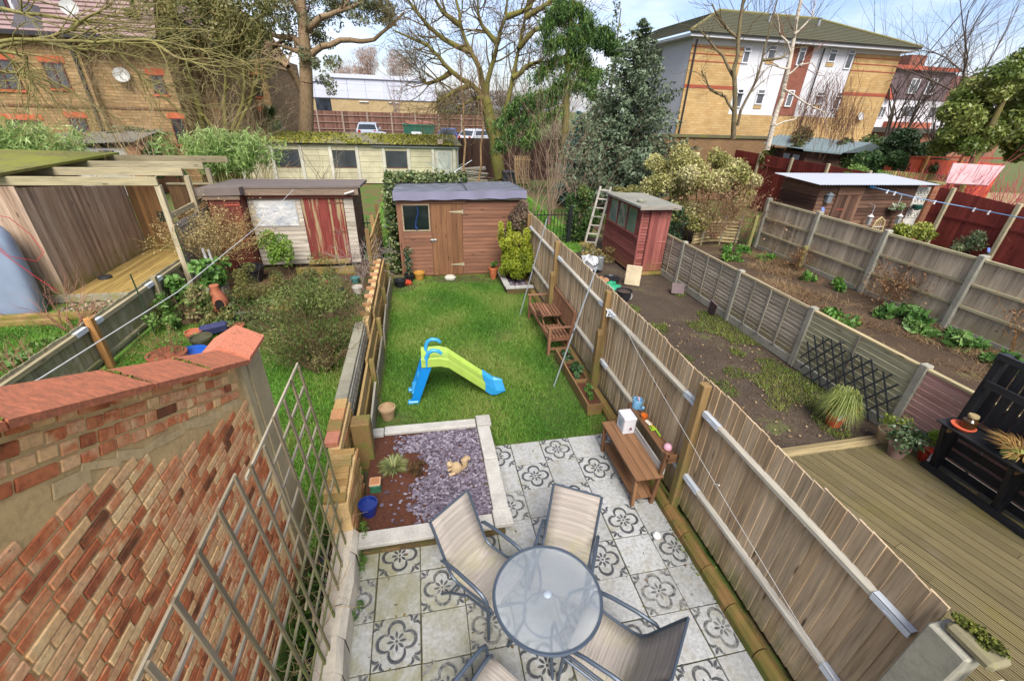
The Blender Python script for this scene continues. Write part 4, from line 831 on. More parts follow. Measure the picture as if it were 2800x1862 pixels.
def sling_chair(label, loc, face):
    """faces +Y before turning"""
    rz = math.atan2(face[1], face[0])-PI/2
    t = thing('sling_chair', label, 'chair', (loc[0], loc[1], 0), rz, 'sling chairs round the glass table')
    prof = [(-.50, .98), (-.46, .90), (-.36, .68), (-.27, .48), (-.22, .415), (-.15, .395), (.0, .405), (.15, .425), (.25, .43), (.29, .41), (.30, .38)]; w = .245
    mb = MB(); k = 5
    mb.add([(w*(2*j/(k-1)-1), y, z-.02*(1-(2*j/(k-1)-1)**2)*(1 if 0 < i < 9 else .3)) for i, (y, z) in enumerate(prof) for j in range(k)], [(i*k+j, i*k+j+1, (i+1)*k+j+1, (i+1)*k+j) for i in range(len(prof)-1) for j in range(k-1)])
    o = part(mb, 'sling', SL, t, None, True, False); md = o.modifiers.new('thick', 'SOLIDIFY'); md.thickness = .006
    for s in (-1, 1):
        part(MB().tube([(s*(w+.01), y, z) for y, z in prof], .014, 8), 'side_rail', DK, t, None, True, False)
        a = [(-.33, .60), (-.30, .625), (-.12, .645), (.1, .635), (.2, .615), (.255, .57), (.275, .48), (.285, .2), (.29, .0)]
        part(MB().tube([(s*(w+.045), y, z) for y, z in a], [.013]+[.019]*4+[.016]*4, 8), 'arm_leg', DK, t, None, True, False)
        part(MB().tube([(s*(w+.03), .27, .40), (s*(w+.03), .0, .37), (s*(w+.035), -.25, .16), (s*(w+.04), -.38, .0)], .013, 8), 'rear_leg', DK, t, None, True, False)
    for ww, yq, zq in ((w+.04, .27, .35), (w, -.5, .985), (w+.04, -.25, .16)): part(MB().tube([(-ww, yq, zq), (ww, yq, zq)], .011, 8), 'cross_bar', DK, t, None, True, False)
    return t
sling_chair('striped sling chair left of the glass table with its back to the raised bed', (1.12, .50), (.64, -.77))
sling_chair('striped sling chair behind the glass table, on the fence side of raised bed', (1.88, .42), (-.5, -.87))
sling_chair('striped sling chair near right of the glass table, facing away from the fence', (2.04, -.36), (-.72, .70))
sling_chair('striped sling chair nearest the house, its seat cut by the photo edge', (1.00, -.62), (.75, .66))

# wooden bench with pop-up tray
BW = lambda ax: wood('oiled_bench_wood', C3(126, 86, 62), C3(150, 108, 82), ax, None, (0, 1), .7, .15, .6)
be = thing('garden_bench', 'brown slatted wooden garden bench with raised middle tray against the fence', 'bench', (3.3, 6.0, 0))
y0, y1, x0, x1 = 5.18, 6.90, 3.06, 3.50
for y in (y0, y1):
    board('leg', be, (x0, y-.03, 0), (x0+.055, y+.03, .62), BW('Z'), None, .004); board('leg', be, (x1-.0, y-.03, 0), (x1+.05, y+.03, .95), BW('Z'), (0, .12, 0), .004)
    board('armrest', be, (x0-.03, y-.035, .62), (x1+.02, y+.035, .648), BW('X'), None, .006); board('stretcher', be, (x0+.05, y-.018, .13), (x1, y+.018, .17), BW('X'))
    board('seat_rail', be, (x0+.05, y-.02, .34), (x1, y+.02, .40), BW('X'))
board('front_rail', be, (x0+.01, y0, .33), (x0+.04, y1, .40), BW('Y')); board('rear_rail', be, (x1-.02, y0, .33), (x1+.01, y1, .40), BW('Y'))
for k in range(6):
    x = x0+.02+k*.075
    for (a, b) in ((y0-.02, y0+.56), (y1-.56, y1+.02)): board('seat_slat', be, (x, a, .402), (x+.052, b, .422), BW('Y'))
for y in (y0+.57, y1-.57): board('seat_rail', be, (x0+.03, y-.02, .34), (x1, y+.02, .40), BW('X'))
board('back_rail', be, (x1+.045, y0, .90), (x1+.085, y1, .965), BW('Y'), None, .006); board('back_rail', be, (x1+.01, y0, .50), (x1+.045, y1, .55), BW('Y'))
k = 0; y = y0+.07
while y < y1-.05: board('back_slat', be, (x1+.03, y, .545), (x1+.045, y+.035, .91), BW('Z'), (0, .1, 0)); y += .062
tr_ = part(MB().b2((x0+.02, y0+.60, .60), (x1-.02, y0+.63, .63)).b2((x0+.02, y1-.63, .60), (x1-.02, y1-.60, .63)), 'tray', BW('X'), be)
for k in range(6): board('tray_slat', tr_, (x0+.02+k*.073, y0+.58, .632), (x0+.075+k*.073, y1-.58, .648), BW('Y'))
for x in (x0+.05, x1-.06):
    part(MB().bar((x, y0+.60, .60), (x, y1-.60, .40), .03, .02).bar((x+.031, y0+.60, .40), (x+.031, y1-.60, .60), .03, .02), 'tray_support', BW('Y'), tr_)

# planter trough
PW = lambda ax: wood('planter_wood', C3(120, 92, 56), C3(152, 120, 78), ax, MOSS, (0, .15), .55, .15)
pt = thing('planter_trough', 'long wooden planter trough with three compartments between bench and fence', 'planter', (3.33, 4.2, 0))
board('side', pt, (3.19, 3.16, .02), (3.215, 5.02, .24), PW('Y'), (0, -.08, 0)); board('side', pt, (3.425, 3.16, .02), (3.45, 5.02, .24), PW('Y'), (0, .08, 0))
for y in (3.15, 3.88, 4.55, 5.0): board('divider', pt, (3.2, y, .02), (3.44, y+.025, .235), PW('X'))
part(MB().b2((3.215, 3.17, .03), (3.425, 5.0, .17)), 'soil', soilr, pt)
GRN = leafm('fresh_green', (C3(66, 100, 40), C3(104, 150, 62), C3(150, 186, 100)))
for (yc, n, s, hh) in ((3.5, 420, .06, .11), (4.2, 420, .09, .15), (4.75, 200, .06, .12)):
    P_, tt = blob_points(n, (3.32, yc, .2+hh*.3), (.09, .2, hh), .4, 8, .45); leaf_part('plant', P_, s, GRN if yc < 4 else leafm('herb_green', (C3(40, 66, 38), C3(70, 108, 60), C3(120, 150, 96))), pt, .5, tt)

# potting bench and things on it
PB = lambda ax: wood('potting_bench_wood', C3(118, 82, 54), C3(142, 104, 72), ax, None, (0, 1), .7, .14, .7)
pbn = thing('potting_bench', 'low two tier wooden potting bench with back ledge against the fence', 'potting bench', (3.2, 1.8, 0))
x0, x1, y0, y1 = 3.10, 3.44, 1.30, 2.36
for (x, y) in ((x0, y0), (x0, y1-.05), (x1-.04, y0), (x1-.04, y1-.05)): board('leg', pbn, (x, y, .0), (x+.045, y+.05, .50 if x < 3.2 else .86), PB('Z'), (0, .06 if x > 3.2 else -.05, 0), .004)
for k in range(3): board('top_plank', pbn, (x0-.02+k*.125, y0-.03, .50), (x0+.1+k*.125, y1+.03, .52), PB('Y'))
for k in range(3): board('shelf_plank', pbn, (x0+.02+k*.11, y0+.01, .13), (x0+.125+k*.11, y1-.01, .148), PB('Y'))
board('apron', pbn, (x0+.01, y0, .43), (x0+.03, y1, .495), PB('Y')); board('back_board', pbn, (x1+.0, y0, .52), (x1+.02, y1, .62), wood('white_board', C3(200, 196, 186), C3(214, 210, 200), 'Y'))
board('ledge', pbn, (x1-.01, y0-.03, .80), (x1+.13, y1+.03, .82), PB('Y'), None, .004); board('end_stop', pbn, (x1-.0, y0-.05, .76), (x1+.12, y0-.03, .88), PB('X'))
bx_ = thing('storage_box', 'white metal storage box with printed front on the potting bench', 'box', (3.26, 2.2, .52)); WB = plain('white_tin', C3(232, 230, 232), .4, 0, .03)
part(MB().b2((3.260, 2.08, .52), (3.440, 2.30, .78), .012), 'body', WB, bx_); part(MB().b2((3.255, 2.075, .74), (3.445, 2.305, .79), .01), 'lid', WB, bx_)
part(MB().b2((3.2565, 2.14, .60), (3.2595, 2.24, .71)), 'printed_panel', plain('print_blue_grey', C3(176, 196, 210), .5, 0, .3, 40), bx_); part(MB().tube([(3.35, 2.05, .66), (3.35, 2.035, .64), (3.35, 2.06, .62)], .01, 6), 'clasp', plain('maroon', C3(120, 40, 70), .5), bx_)
wc = thing('watering_can', 'small pale blue toy watering can on the potting bench ledge', 'watering can', (3.51, 2.27, .82)); LB = plain('pale_blue_tin', C3(132, 190, 226), .4, 0, .05)
part(MB().lathe([(.062, .82), (.068, .83), (.07, .96), (.064, .965), (.06, .955), (.058, .84)], (3.51, 2.27, 0), 20), 'body', LB, wc, None, True); part(MB().tube([(3.51, 2.20, .85), (3.51, 2.13, .89), (3.51, 2.11, .94)], [.02, .014, .02], 8), 'spout', LB, wc, None, True)
part(MB().tube([(3.51, 2.34, .93), (3.51, 2.40, .92), (3.51, 2.40, .86), (3.51, 2.34, .84)], .008, 6), 'handle', LB, wc, None, True); part(MB().tube([(3.51, 2.31, .96), (3.51, 2.27, 1.0), (3.51, 2.23, .96)], .008, 6), 'top_handle', plain('pink_plastic', C3(236, 180, 190), .5), wc)
tag(part(MB().lathe([(.03, .82), (.045, .87), (.047, .88), (.04, .88), (.026, .83)], (3.50, 2.03, 0), 14), 'toy_pot', plain('orange_plastic', C3(236, 122, 44), .4), None, None, True), 'tiny orange plastic pot on the potting bench ledge', 'toy pot')
tt_ = thing('toy_spade', 'white and yellow toy spade lying on the potting bench ledge', 'toy spade', (3.51, 1.9, .83)); part(MB().box((3.51, 1.92, .836), (.055, .11, .018), (0, 0, .2), .008), 'blade', plain('cream_plastic', C3(236, 226, 206), .4), tt_); part(MB().tube([(3.515, 1.86, .84), (3.53, 1.78, .84)], .01, 6), 'handle', plain('yellow_plastic', C3(240, 200, 60), .4), tt_)
tt_ = thing('toy_fork', 'lime green toy fork lying on the potting bench ledge', 'toy fork', (3.51, 1.7, .83)); part(MB().tube([(3.53, 1.74, .845), (3.53, 1.64, .84)], .012, 6).box((3.51, 1.77, .84), (.08, .02, .015)), 'handle', plain('lime_toy', C3(170, 220, 60), .4), tt_)
for k in (-1, 0, 1): part(MB().tube([(3.51+k*.03, 1.78, .84), (3.51+k*.03, 1.84, .84)], .007, 5), 'tine', plain('lime_toy', C3(170, 220, 60), .4), tt_)
tag(part(MB().lathe([(.03, .82), (.05, .84), (.052, .87), (.035, .895), (.03, .9), (.0, .905)], (3.51, 1.42, 0), 14), 'toy_teapot', plain('pink_toy', C3(244, 184, 200), .4), None, None, True), 'small pink toy on the near end of the potting bench ledge', 'toy')

# clothes props and line
PS = metal('prop_steel', C3(206, 214, 220), .4, .5)
for lab, a, b in (('thin grey clothes prop leaning by the brown shed and conifer', (2.92, 7.15, 0), (3.40, 7.0, 2.36)), ('thin grey clothes prop leaning over the garden bench', (2.87, 4.04, 0), (3.36, 3.92, 2.34))):
    t = thing('clothes_prop', lab, 'clothes prop', a); part(MB().tube([a, b], .013, 8), 'pole', PS, t, None, True); part(MB().tube([Vector(b)+Vector((-.03, -.03, .05)), b, Vector(b)+Vector((.03, .03, .05))], .007, 6), 'hook', plain('hook', C3(60, 60, 60), .5), t)
    c = (Vector(a)+Vector(b))*.5; d = (Vector(b)-Vector(a)).normalized()*.03; part(MB().tube([c-d, c+d], .017, 8), 'collar', plain('collar', C3(90, 92, 96), .5), t)
wl = thing('washing_line', 'thin white cord sagging along the timber fence with one peg', 'washing line', (3.45, 1, 1.2))
part(MB().tube([(3.56, 3.6, 1.62), (3.5, 3.0, 1.74), (3.46, 2.43, 1.62), (3.46, 1.2, 1.34), (3.46, .21, 1.12), (3.46, -.66, .94), (3.46, -1.4, .82)], .0022, 4), 'cord', plain('white_cord', C3(226, 226, 222), .6), wl); part(MB().box((3.46, .5, 1.20), (.014, .012, .08), (.9, 0, 0)), 'peg', plain('peg', C3(232, 228, 214), .5), wl)
tag(part(MB().tube([(3.58, 4.0, 1.6), (3.56, 3.9, 1.66), (3.58, 3.75, 1.62), (3.54, 3.7, 1.56), (3.57, 3.62, 1.6)], .012, 6), 'cord_knot', plain('white_cord', C3(226, 226, 222), .6)), 'knotted white cord end tied to upper fence rail above the planter', 'cord')

# small things on patio, bed and lawn
tag(part(MB().lathe([(.02, .0), (.045, .01), (.05, .04), (.03, .065), (0, .07)], (3.22, .83, .012), 10), 'pebble', plain('white_pebble', C3(236, 236, 232), .6), None, None, True), 'white pebble on the patio by log edging', 'pebble')
def pot(name, label, c, r, h, m, fill=None, z0=0, rim=.012, sx=1, taper=.72, tilt=None, cat='plant pot', group=None):
    t = thing(name, label, cat, (c[0], c[1], z0), 0, group)
    part(MB().lathe([(r*taper, 0), (r*.97, h*.82), (r*1.06, h*.84), (r*1.06, h), (r*.93, h), (r*.88, h*.86)], (c[0], c[1], z0), 22, sx, 1, tilt), 'pot', m, t, None, True)
    part(MB().lathe([(r*.9, h*.8), (r*.5, h*.85), (0, h*.86)], (c[0], c[1], z0), 16, sx, 1, tilt), 'soil', fill or soilr, t); return t
TP = plain('terracotta_pot', C3(190, 110, 74), .8, 0, .15, 12)
pot('plant_pot', 'weathered beige clay pot at the lawn corner beside the low fence', (-.02, 3.62), .125, .23, plain('beige_clay', C3(176, 146, 108), .85, 0, .2, 10))
pot('plant_pot', 'yellow footed pot beside the left corner of brown shed', (.55, 9.86), .15, .24, plain('ochre_glaze', C3(196, 146, 66), .4, 0, .15, 8))
fp = pot('face_pot', 'terracotta pot with a moulded face and leafy plant beside brown shed', (2.68, 9.72), .13, .36, plain('orange_clay', C3(206, 118, 74), .7, 0, .1, 8), None, 0, .012, 1, .6)
mb = MB().box((2.645, 9.605, .22), (.03, .03, .07), (.2, 0, 0), .008).box((2.61, 9.62, .26), (.03, .012, .014)).box((2.68, 9.612, .26), (.03, .012, .014)).box((2.645, 9.61, .15), (.05, .012, .014)); part(mb, 'face', plain('orange_clay', C3(206, 118, 74), .7, 0, .1, 8), fp)
P_, tt = blob_points(120, (2.68, 9.72, .44), (.12, .12, .1), .5, 6, .5); leaf_part('plant', P_, .08, GRN, fp, .6, tt)
pot('plant_pot', 'black plastic pot on bare soil left of brown shed', (.02, 9.42), .16, .2, plain('black_plastic', C3(40, 42, 46), .35, 0, .1))
hp = pot('holly_pot', 'dark pot holding a slim holly plant left of brown shed', (.27, 9.78), .14, .22, plain('black_plastic', C3(40, 42, 46), .35, 0, .1))
pp = np.stack([.27+RNG.normal(0, .06, 420), 9.78+RNG.normal(0, .06, 420), RNG.uniform(.25, .98, 420)], 1); w_ = np.abs(np.sin(pp[:, 2]*9))*.8+.3; pp[:, 0] = .27+(pp[:, 0]-.27)*w_; pp[:, 1] = 9.78+(pp[:, 1]-9.78)*w_
leaf_part('leaves', pp, .06, leafm('holly', (C3(24, 50, 30), C3(48, 86, 52), C3(130, 150, 110)), .1, .3), hp, .6); part(MB().tube([(.27, 9.78, .2), (.28, 9.78, .9)], .01, 5), 'stem', plain('dry_stem', C3(186, 160, 118), .9), hp)
tag(part(MB().box((.22, 9.5, .08), (.22, .16, .12), (.3, .4, .5), .03), 'broken_pot', plain('red_plastic', C3(206, 74, 50), .5, 0, .2)), 'cracked red pot lying among the black pots by the shed', 'plant pot')
st_ = tag(part(MB().lathe([(.05, 0), (.15, .03), (.17, .09), (.12, .15), (.04, .17), (0, .17)], (1.42, 9.74, 0), 9, 1, .7), 'stone', stone('pale_stone', C3(204, 198, 180), None, .25), None, None, True), 'pale rounded stone lying below the shed door', 'stone')
# squirrel ornament
SQ = stone('squirrel_stone', C3(206, 178, 138), None, .2, 40)
sq = thing('squirrel_ornament', 'pale stone squirrel ornament sitting on the purple slate chips', 'ornament', (.95, 2.1, .2))
part(MB().lathe([(.0, .195), (.05, .20), (.065, .25), (.055, .31), (.03, .35), (0, .355)], (.95, 2.1, 0), 14, 1.25, .9), 'body', SQ, sq, None, True)
part(MB().lathe([(0, -.045), (.03, -.03), (.042, 0), (.03, .035), (0, .05)], (.87, 2.09, .35), 12, 1, 1, (0, -1.1, 0)).box((.88, 2.07, .395), (.012, .016, .03), None, .004).box((.88, 2.11, .395), (.012, .016, .03), None, .004), 'head', SQ, sq, None, True)
part(MB().tube([(1.02, 2.1, .22), (1.07, 2.1, .30), (1.06, 2.1, .38), (1.09, 2.1, .42), (1.13, 2.1, .40)], [.02, .04, .048, .04, .02], 10), 'tail', SQ, sq, None, True)
part(MB().tube([(.89, 2.07, .29), (.84, 2.07, .26)], .015, 6).tube([(.89, 2.13, .29), (.84, 2.13, .26)], .015, 6).tube([(.93, 2.05, .22), (.85, 2.04, .21)], .02, 6).tube([(.93, 2.15, .22), (.85, 2.16, .21)], .02, 6), 'paws', SQ, sq, None, True)
def tuft(name, label, c, r, h, n, m, cat='grass tuft', w=.006, kind=None):
    t = thing(name, label, cat, c); a = RNG.uniform(0, 2*PI, n); q = np.sqrt(RNG.uniform(0, 1, n)); hh = h*RNG.uniform(.5, 1.1, n)
    p0 = np.stack([np.cos(a)*r*.3*q, np.sin(a)*r*.3*q, np.zeros(n)], 1); p2 = np.stack([np.cos(a)*r*(.4+q*.8), np.sin(a)*r*(.4+q*.8), hh*(1-.55*q)], 1); p1 = (p0+p2)/2+np.array([0, 0, 1])*(hh*.32)[:, None]
    s = np.stack([-np.sin(a), np.cos(a), np.zeros(n)], 1)*w
    V = np.stack([p0-s, p0+s, p1+s, p1-s, p2], 1).reshape(-1, 3); i = np.arange(n)[:, None]*5
    F3 = np.concatenate([i+np.array([0, 1, 2]), i+np.array([0, 2, 3]), i+np.array([3, 2, 4])])
    link('blades', mesh_np('blades', V, F3, np.repeat(RNG.uniform(0, 1, n), 5)), m, t); return t
tuft('grass_tuft', 'tuft of fine yellow green grass in the raised bed', (.13, 2.3, .18), .2, .16, 260, leafm('pale_tuft', (C3(96, 112, 60), C3(150, 160, 96), C3(186, 180, 120))))
t = thing('dead_fern', 'dark brown dead fern clump beside slate chips in the bed', 'dead plant', (.42, 2.2, .18)); P_, tt = blob_points(420, (.42, 2.2, .24), (.13, .12, .09), .4, 9, .5); leaf_part('leaves', P_, .07, leafm('dead_fern', (C3(52, 36, 18), C3(84, 60, 34), C3(120, 92, 54)), .1, .9), t, .3, tt)
gp = thing('square_pot', 'small square green glazed pot with orange rim in the raised bed', 'plant pot', (-.07, 1.98, .18)); part(MB().b2((-.135, 1.915, .18), (-.005, 2.045, .31), .008), 'pot', plain('green_glaze', C3(60, 118, 88), .35, 0, .5, 30), gp); part(MB().b2((-.14, 1.91, .311), (.0, 2.05, .33), .006), 'rim', plain('rim', C3(206, 160, 120), .6), gp); part(MB().b2((-.12, 1.93, .331), (-.02, 2.03, .333)), 'soil', plain('dry_fill', C3(196, 136, 90), .9), gp)
pot('blue_pot', 'glossy dark blue pot at the wall end of the raised bed', (-.12, 1.62), .105, .2, plain('cobalt_glaze', C3(30, 52, 128), .2, 0, .1, 4, 0, .6), None, .16)
for i, (c, n, r) in enumerate((((-.16, 1.12, .1), 420, .14), ((-.17, .55, .05), 200, .1), ((-.14, 1.3, .28), 160, .1))):
    t = thing('wall_weed', ('bright green feathery weed between low white wall and raised bed', 'small green weed at the foot of low white wall', 'green weed at the corner of the raised bed coping')[i], 'weed', c); P_, tt = blob_points(n, c, (r*.6, r*1.4, r), .4, 7, .5); leaf_part('leaves', P_, .03, leafm('weed_green', (C3(54, 88, 26), C3(92, 134, 44), C3(130, 170, 66))), t, .35, tt)
# small bed with conifer by the brown shed
sb = thing('raised_bed', 'small brick raised bed with grey coping in front of conifer by the shed', 'raised bed', (3.2, 9.1, 0))
part(MB().b2((2.84, 8.45, 0), (2.92, 9.95, .17)).b2((2.84, 8.42, 0), (3.55, 8.5, .17)), 'brickwork', bm_, sb)
GC = stone('grey_cap', C3(188, 186, 178), None, .12, 30)
board('coping_slab', sb, (2.80, 8.60, .175), (2.96, 9.98, .225), GC, None, .006); board('coping_slab', sb, (2.81, 8.40, .18), (3.06, 8.58, .23), GC, None, .006); board('coping_slab', sb, (3.07, 8.41, .175), (3.58, 8.56, .225), GC, None, .006)
part(MB().b2((2.9, 8.5, .02), (3.56, 9.95, .14)), 'soil', soilr, sb); chips('slate_chips', 260, lambda: (U(2.95, 3.5), U(8.58, 9.3)), .14, slate, sb)
# ------------------------------------------------------------------ LEFT NEIGHBOUR: weathered shed, pots, shrubs
def plank_row(parent, name, x0, x1, y, z0, z1, h, m, t=.02, tilt=-.1, skip=None):
    z = z0
    while z < z1-.02:
        zz1 = min(z+h-.004, z1)
        segs = [(x0, x1)] if not skip else skip(z+h/2, x0, x1)
        for a, b in segs: board(name, parent, (a, y-t/2, z), (b, y+t/2, zz1), m, (tilt, U(-.002, .002), 0))
        z += h
GW = lambda ax: wood('bleached_board', C3(168, 156, 138), C3(206, 196, 178), ax, None, (0, 1), .55, .1)
RD = lambda ax: wood('peeling_red_door', C3(124, 52, 44), C3(142, 66, 54), ax, None, (0, 1), .7, .06, .7, 1.0, C3(170, 150, 110))
RDs = lambda ax: wood('oxide_red_door', C3(104, 50, 38), C3(128, 66, 50), ax, None, (0, 1), .65, .06, .7)
gs = thing('weathered_shed', 'old bleached board shed with flaking red door in the left garden', 'shed', (-2.7, 12.4, 0)); Y2 = 11.4
part(MB().b2((-3.98, Y2+.03, .05), (-1.22, 13.4, 2.12)), 'wall', wood('shed_side', C3(96, 72, 60), C3(124, 98, 84), 'Z'), gs)
def sk(z, a, b):
    if z > 1.24 and z < 1.95: return [(a, -3.86), (-2.74, -2.62), (-1.46, b)]
    return [(a, -2.62), (-1.46, b)]
plank_row(gs, 'cladding_board', -4.0, -1.2, Y2, .1, 2.06, .125, GW('X'), .025, -.1, sk)
for z in np.arange(.12, 2.0, .13): board('side_board', gs, (-1.225, Y2+.05, z), (-1.2, 13.4, z+.125), wood('shed_side_board', C3(110, 78, 66), C3(140, 104, 90), 'Y'), (0, -.1, 0))
w_ = part(MB().b2((-3.86, Y2-.02, 1.22), (-2.74, Y2+.02, 1.26)).b2((-3.86, Y2-.02, 1.93), (-2.74, Y2+.02, 1.97)).b2((-3.86, Y2-.02, 1.26), (-3.82, Y2+.02, 1.93)).b2((-2.78, Y2-.02, 1.26), (-2.74, Y2+.02, 1.93)).b2((-3.31, Y2-.015, 1.26), (-3.27, Y2+.015, 1.93)), 'window', GW('X'), gs)
pl = M('plastic_sheet', .3, 0, .5); v = pl.coord('World'); pl.col(pl.ramp(pl.noise(v, 3, 4, .6, 1), [(.3, C3(176, 182, 188)), (.6, C3(222, 220, 214))])); pl.bump(pl.noise(v, 4, 3, .5, 1.5), .8, .05)
part(MB().b2((-3.83, Y2-.034, 1.25), (-2.77, Y2-.026, 1.94)), 'plastic_sheet', pl.m, w_)
d_ = part(MB().b2((-2.61, Y2-.01, .08), (-1.47, Y2+.02, 2.03)), 'door', RD('Z'), gs)
for k in range(5): board('plank', d_, (-2.60+k*.226, Y2-.035, .09), (-2.60+(k+1)*.226-.006, Y2-.008, 2.02), RD('Z'))
for z in (1.88, 1.05): part(MB().b2((-1.86, Y2-.045, z-.02), (-1.46, Y2-.034, z+.02)), 'hinge', plain('rust_hinge', C3(120, 70, 54), .7), d_)
part(MB().b2((-4.05, 11.22, 2.12), (-1.0, 11.3, 2.30)), 'fascia', wood('flaking_fascia', C3(120, 96, 78), C3(160, 140, 120), 'X', None, (0, 1), .5, .1), gs)
part(MB().b2((-4.0, 11.3, 2.03), (-1.15, 11.36, 2.13)), 'red_trim', RDs('X'), gs)
fm = plain('old_felt', C3(124, 112, 104), .9, 0, .12, 3)
rf_ = part(MB().add([(-4.08, 11.2, 2.36), (-.92, 11.2, 2.38), (-.98, 13.6, 2.2), (-4.08, 13.6, 2.2), (-4.08, 11.2, 2.30), (-.92, 11.2, 2.32), (-.98, 13.6, 2.12), (-4.08, 13.6, 2.12)], [(0, 1, 2, 3), (7, 6, 5, 4), (0, 4, 5, 1), (1, 5, 6, 2), (2, 6, 7, 3), (3, 7, 4, 0)]), 'roof', fm, gs)
part(MB().tube([(-1.36, 11.18, 2.16), (-1.1, 11.16, 2.24)], .025, 6), 'vent_pipe', plain('white_pipe', C3(226, 222, 214), .5), gs)
ls = thing('lean_to_shed', 'narrow dark red lean-to with planked door left of bleached shed', 'shed', (-4.4, 12, 0))
part(MB().b2((-4.85, 11.05, .05), (-4.02, 13.2, 2.12)), 'wall', RDs('Z'), ls)
dd = part(MB().b2((-4.78, 11.0, .1), (-4.04, 11.04, 2.08)), 'door', RDs('Z'), ls)
for k in range(5): board('plank', dd, (-4.78+k*.148, 10.975, .12), (-4.78+(k+1)*.148-.005, 11.0, 2.07), RDs('Z'))
for z in (1.92, .95): part(MB().b2((-4.42, 10.962, z-.018), (-4.06, 10.973, z+.018)), 'hinge', plain('orange_hinge', C3(180, 84, 60), .6), dd)
part(MB().add([(-5.0, 10.9, 2.36), (-3.95, 10.9, 2.38), (-3.95, 13.6, 2.2), (-5.0, 13.6, 2.2), (-5.0, 10.9, 2.16), (-3.95, 10.9, 2.18), (-3.95, 13.6, 2.1), (-5.0, 13.6, 2.1)], [(0, 1, 2, 3), (7, 6, 5, 4), (0, 4, 5, 1), (1, 5, 6, 2), (2, 6, 7, 3), (3, 7, 4, 0)]), 'roof', fm, ls)
part(MB().b2((-4.9, 10.93, 2.06), (-4.0, 10.97, 2.15)), 'fascia', wood('flaking_fascia', C3(120, 96, 78), C3(160, 140, 120), 'X', None, (0, 1), .5, .1), ls)
rope = tag(part(MB().tube([(-2.68, 11.15, 2.28), (-2.63, 7.5, 2.12), (-2.55, 4, 2.16), (-2.5, 1.6, 2.36), (-2.45, -1.5, 2.8)], .006, 6), 'washing_line', plain('white_cord', C3(226, 226, 222), .6)), 'long white cord stretched from bleached shed roof over the left garden', 'washing line')
# black railing between the sheds
def railing(label, x0, x1, y, h, step, post=None):
    t = thing('railing', label, 'railing', ((x0+x1)/2, y, 0)); im = metal('black_iron', C3(40, 44, 44), .5, .3); x = x0
    while x < x1: part(MB().tube([(x, y, 0), (x, y, h+.05), (x, y, h+.1)], [.012, .012, .002], 5), 'bar', im, t); x += step
    part(MB().bar((x0, y, h-.1), (x1, y, h-.1), .02, .03).bar((x0, y, .12), (x1, y, .12), .02, .03), 'rail', im, t)
    if post: part(MB().b2((post-.06, y-.06, 0), (post+.06, y+.06, h+.22)).bar((post, y, .35), (post-.5, y, .1), .03, .03), 'post', im, t)
railing('short black iron railing between the bleached shed and slatted fence', -1.15, -.62, 12.6, 1.1, .13)
railing('black iron railing with a thick post behind the conifer, by the red shed', 4.2, 6.75, 13.2, 1.15, .13, 6.1)

TIMB = lambda ax: wood('green_tinged_timber', C3(160, 148, 112), C3(194, 182, 148), ax, MOSSG, (0, .5), .6, .12)
# fence between the two left gardens
lfn = thing('board_fence', 'low mossy board fence with metal brackets between the two left gardens', 'fence', (-5.2, 6, 0)); FM2 = wood('mossy_board', C3(160, 150, 122), C3(190, 180, 152), 'Z', C3(140, 142, 76), (0, 1.3), .55, .2)
y = 2.4
while y < 9.8: board('fence_board', lfn, (-5.2, y, .06), (-5.185, y+.14, .93+U(-.01, .01)), FM2, (0, 0, U(-.05, -.0))); y += .128
for a, b in ((2.4, 5.85), (6.0, 8.1), (8.15, 9.8)):
    part(MB().bar((-5.15, a, .84), (-5.15, b, .84), .07, .07), 'rail', TIMB('Y'), lfn); part(MB().bar((-5.15, a, .2), (-5.15, b, .2), .06, .06), 'rail', TIMB('Y'), lfn)
    for yq in (a+.14, b-.14): part(MB().bar((-5.105, yq-.14, .85), (-5.105, yq+.14, .85), .006, .085).bar((-5.14, yq-.14, .885), (-5.14, yq+.14, .885), .07, .006), 'rail_bracket', STEEL, lfn)
board('post', lfn, (-5.15, 5.88, 0), (-5.03, 5.99, 1.02), wood('new_post', C3(186, 132, 72), C3(200, 148, 88), 'Z'), None, .012)
for y in (8.12, 9.8): board('post', lfn, (-5.16, y-.05, 0), (-5.06, y+.05, .98), TIMB('Z'))
for i, (x, y, h) in enumerate(((-4.95, 7.2, 1.35), (-4.85, 9.1, 1.75))):
    tag(part(MB().tube([(x, y, 0), (x-.02, y+.02, h)], .014, 6), 'garden_cane', plain('green_cane', C3(52, 74, 44), .6)), ('green metal cane standing beside the mossy board fence', 'tall green cane by the dry tan climber')[i], 'cane')
tag(part(MB().tube([(-4.62, 9.6, .2), (-4.66, 9.62, 1.15)], .035, 8).tube([(-4.52, 9.65, .2), (-4.56, 9.66, 1.1)], .03, 8), 'plastic_pipe', plain('white_pipe', C3(226, 222, 214), .5)), 'pair of pale plastic pipes upright beside the dry tan climber', 'pipe')

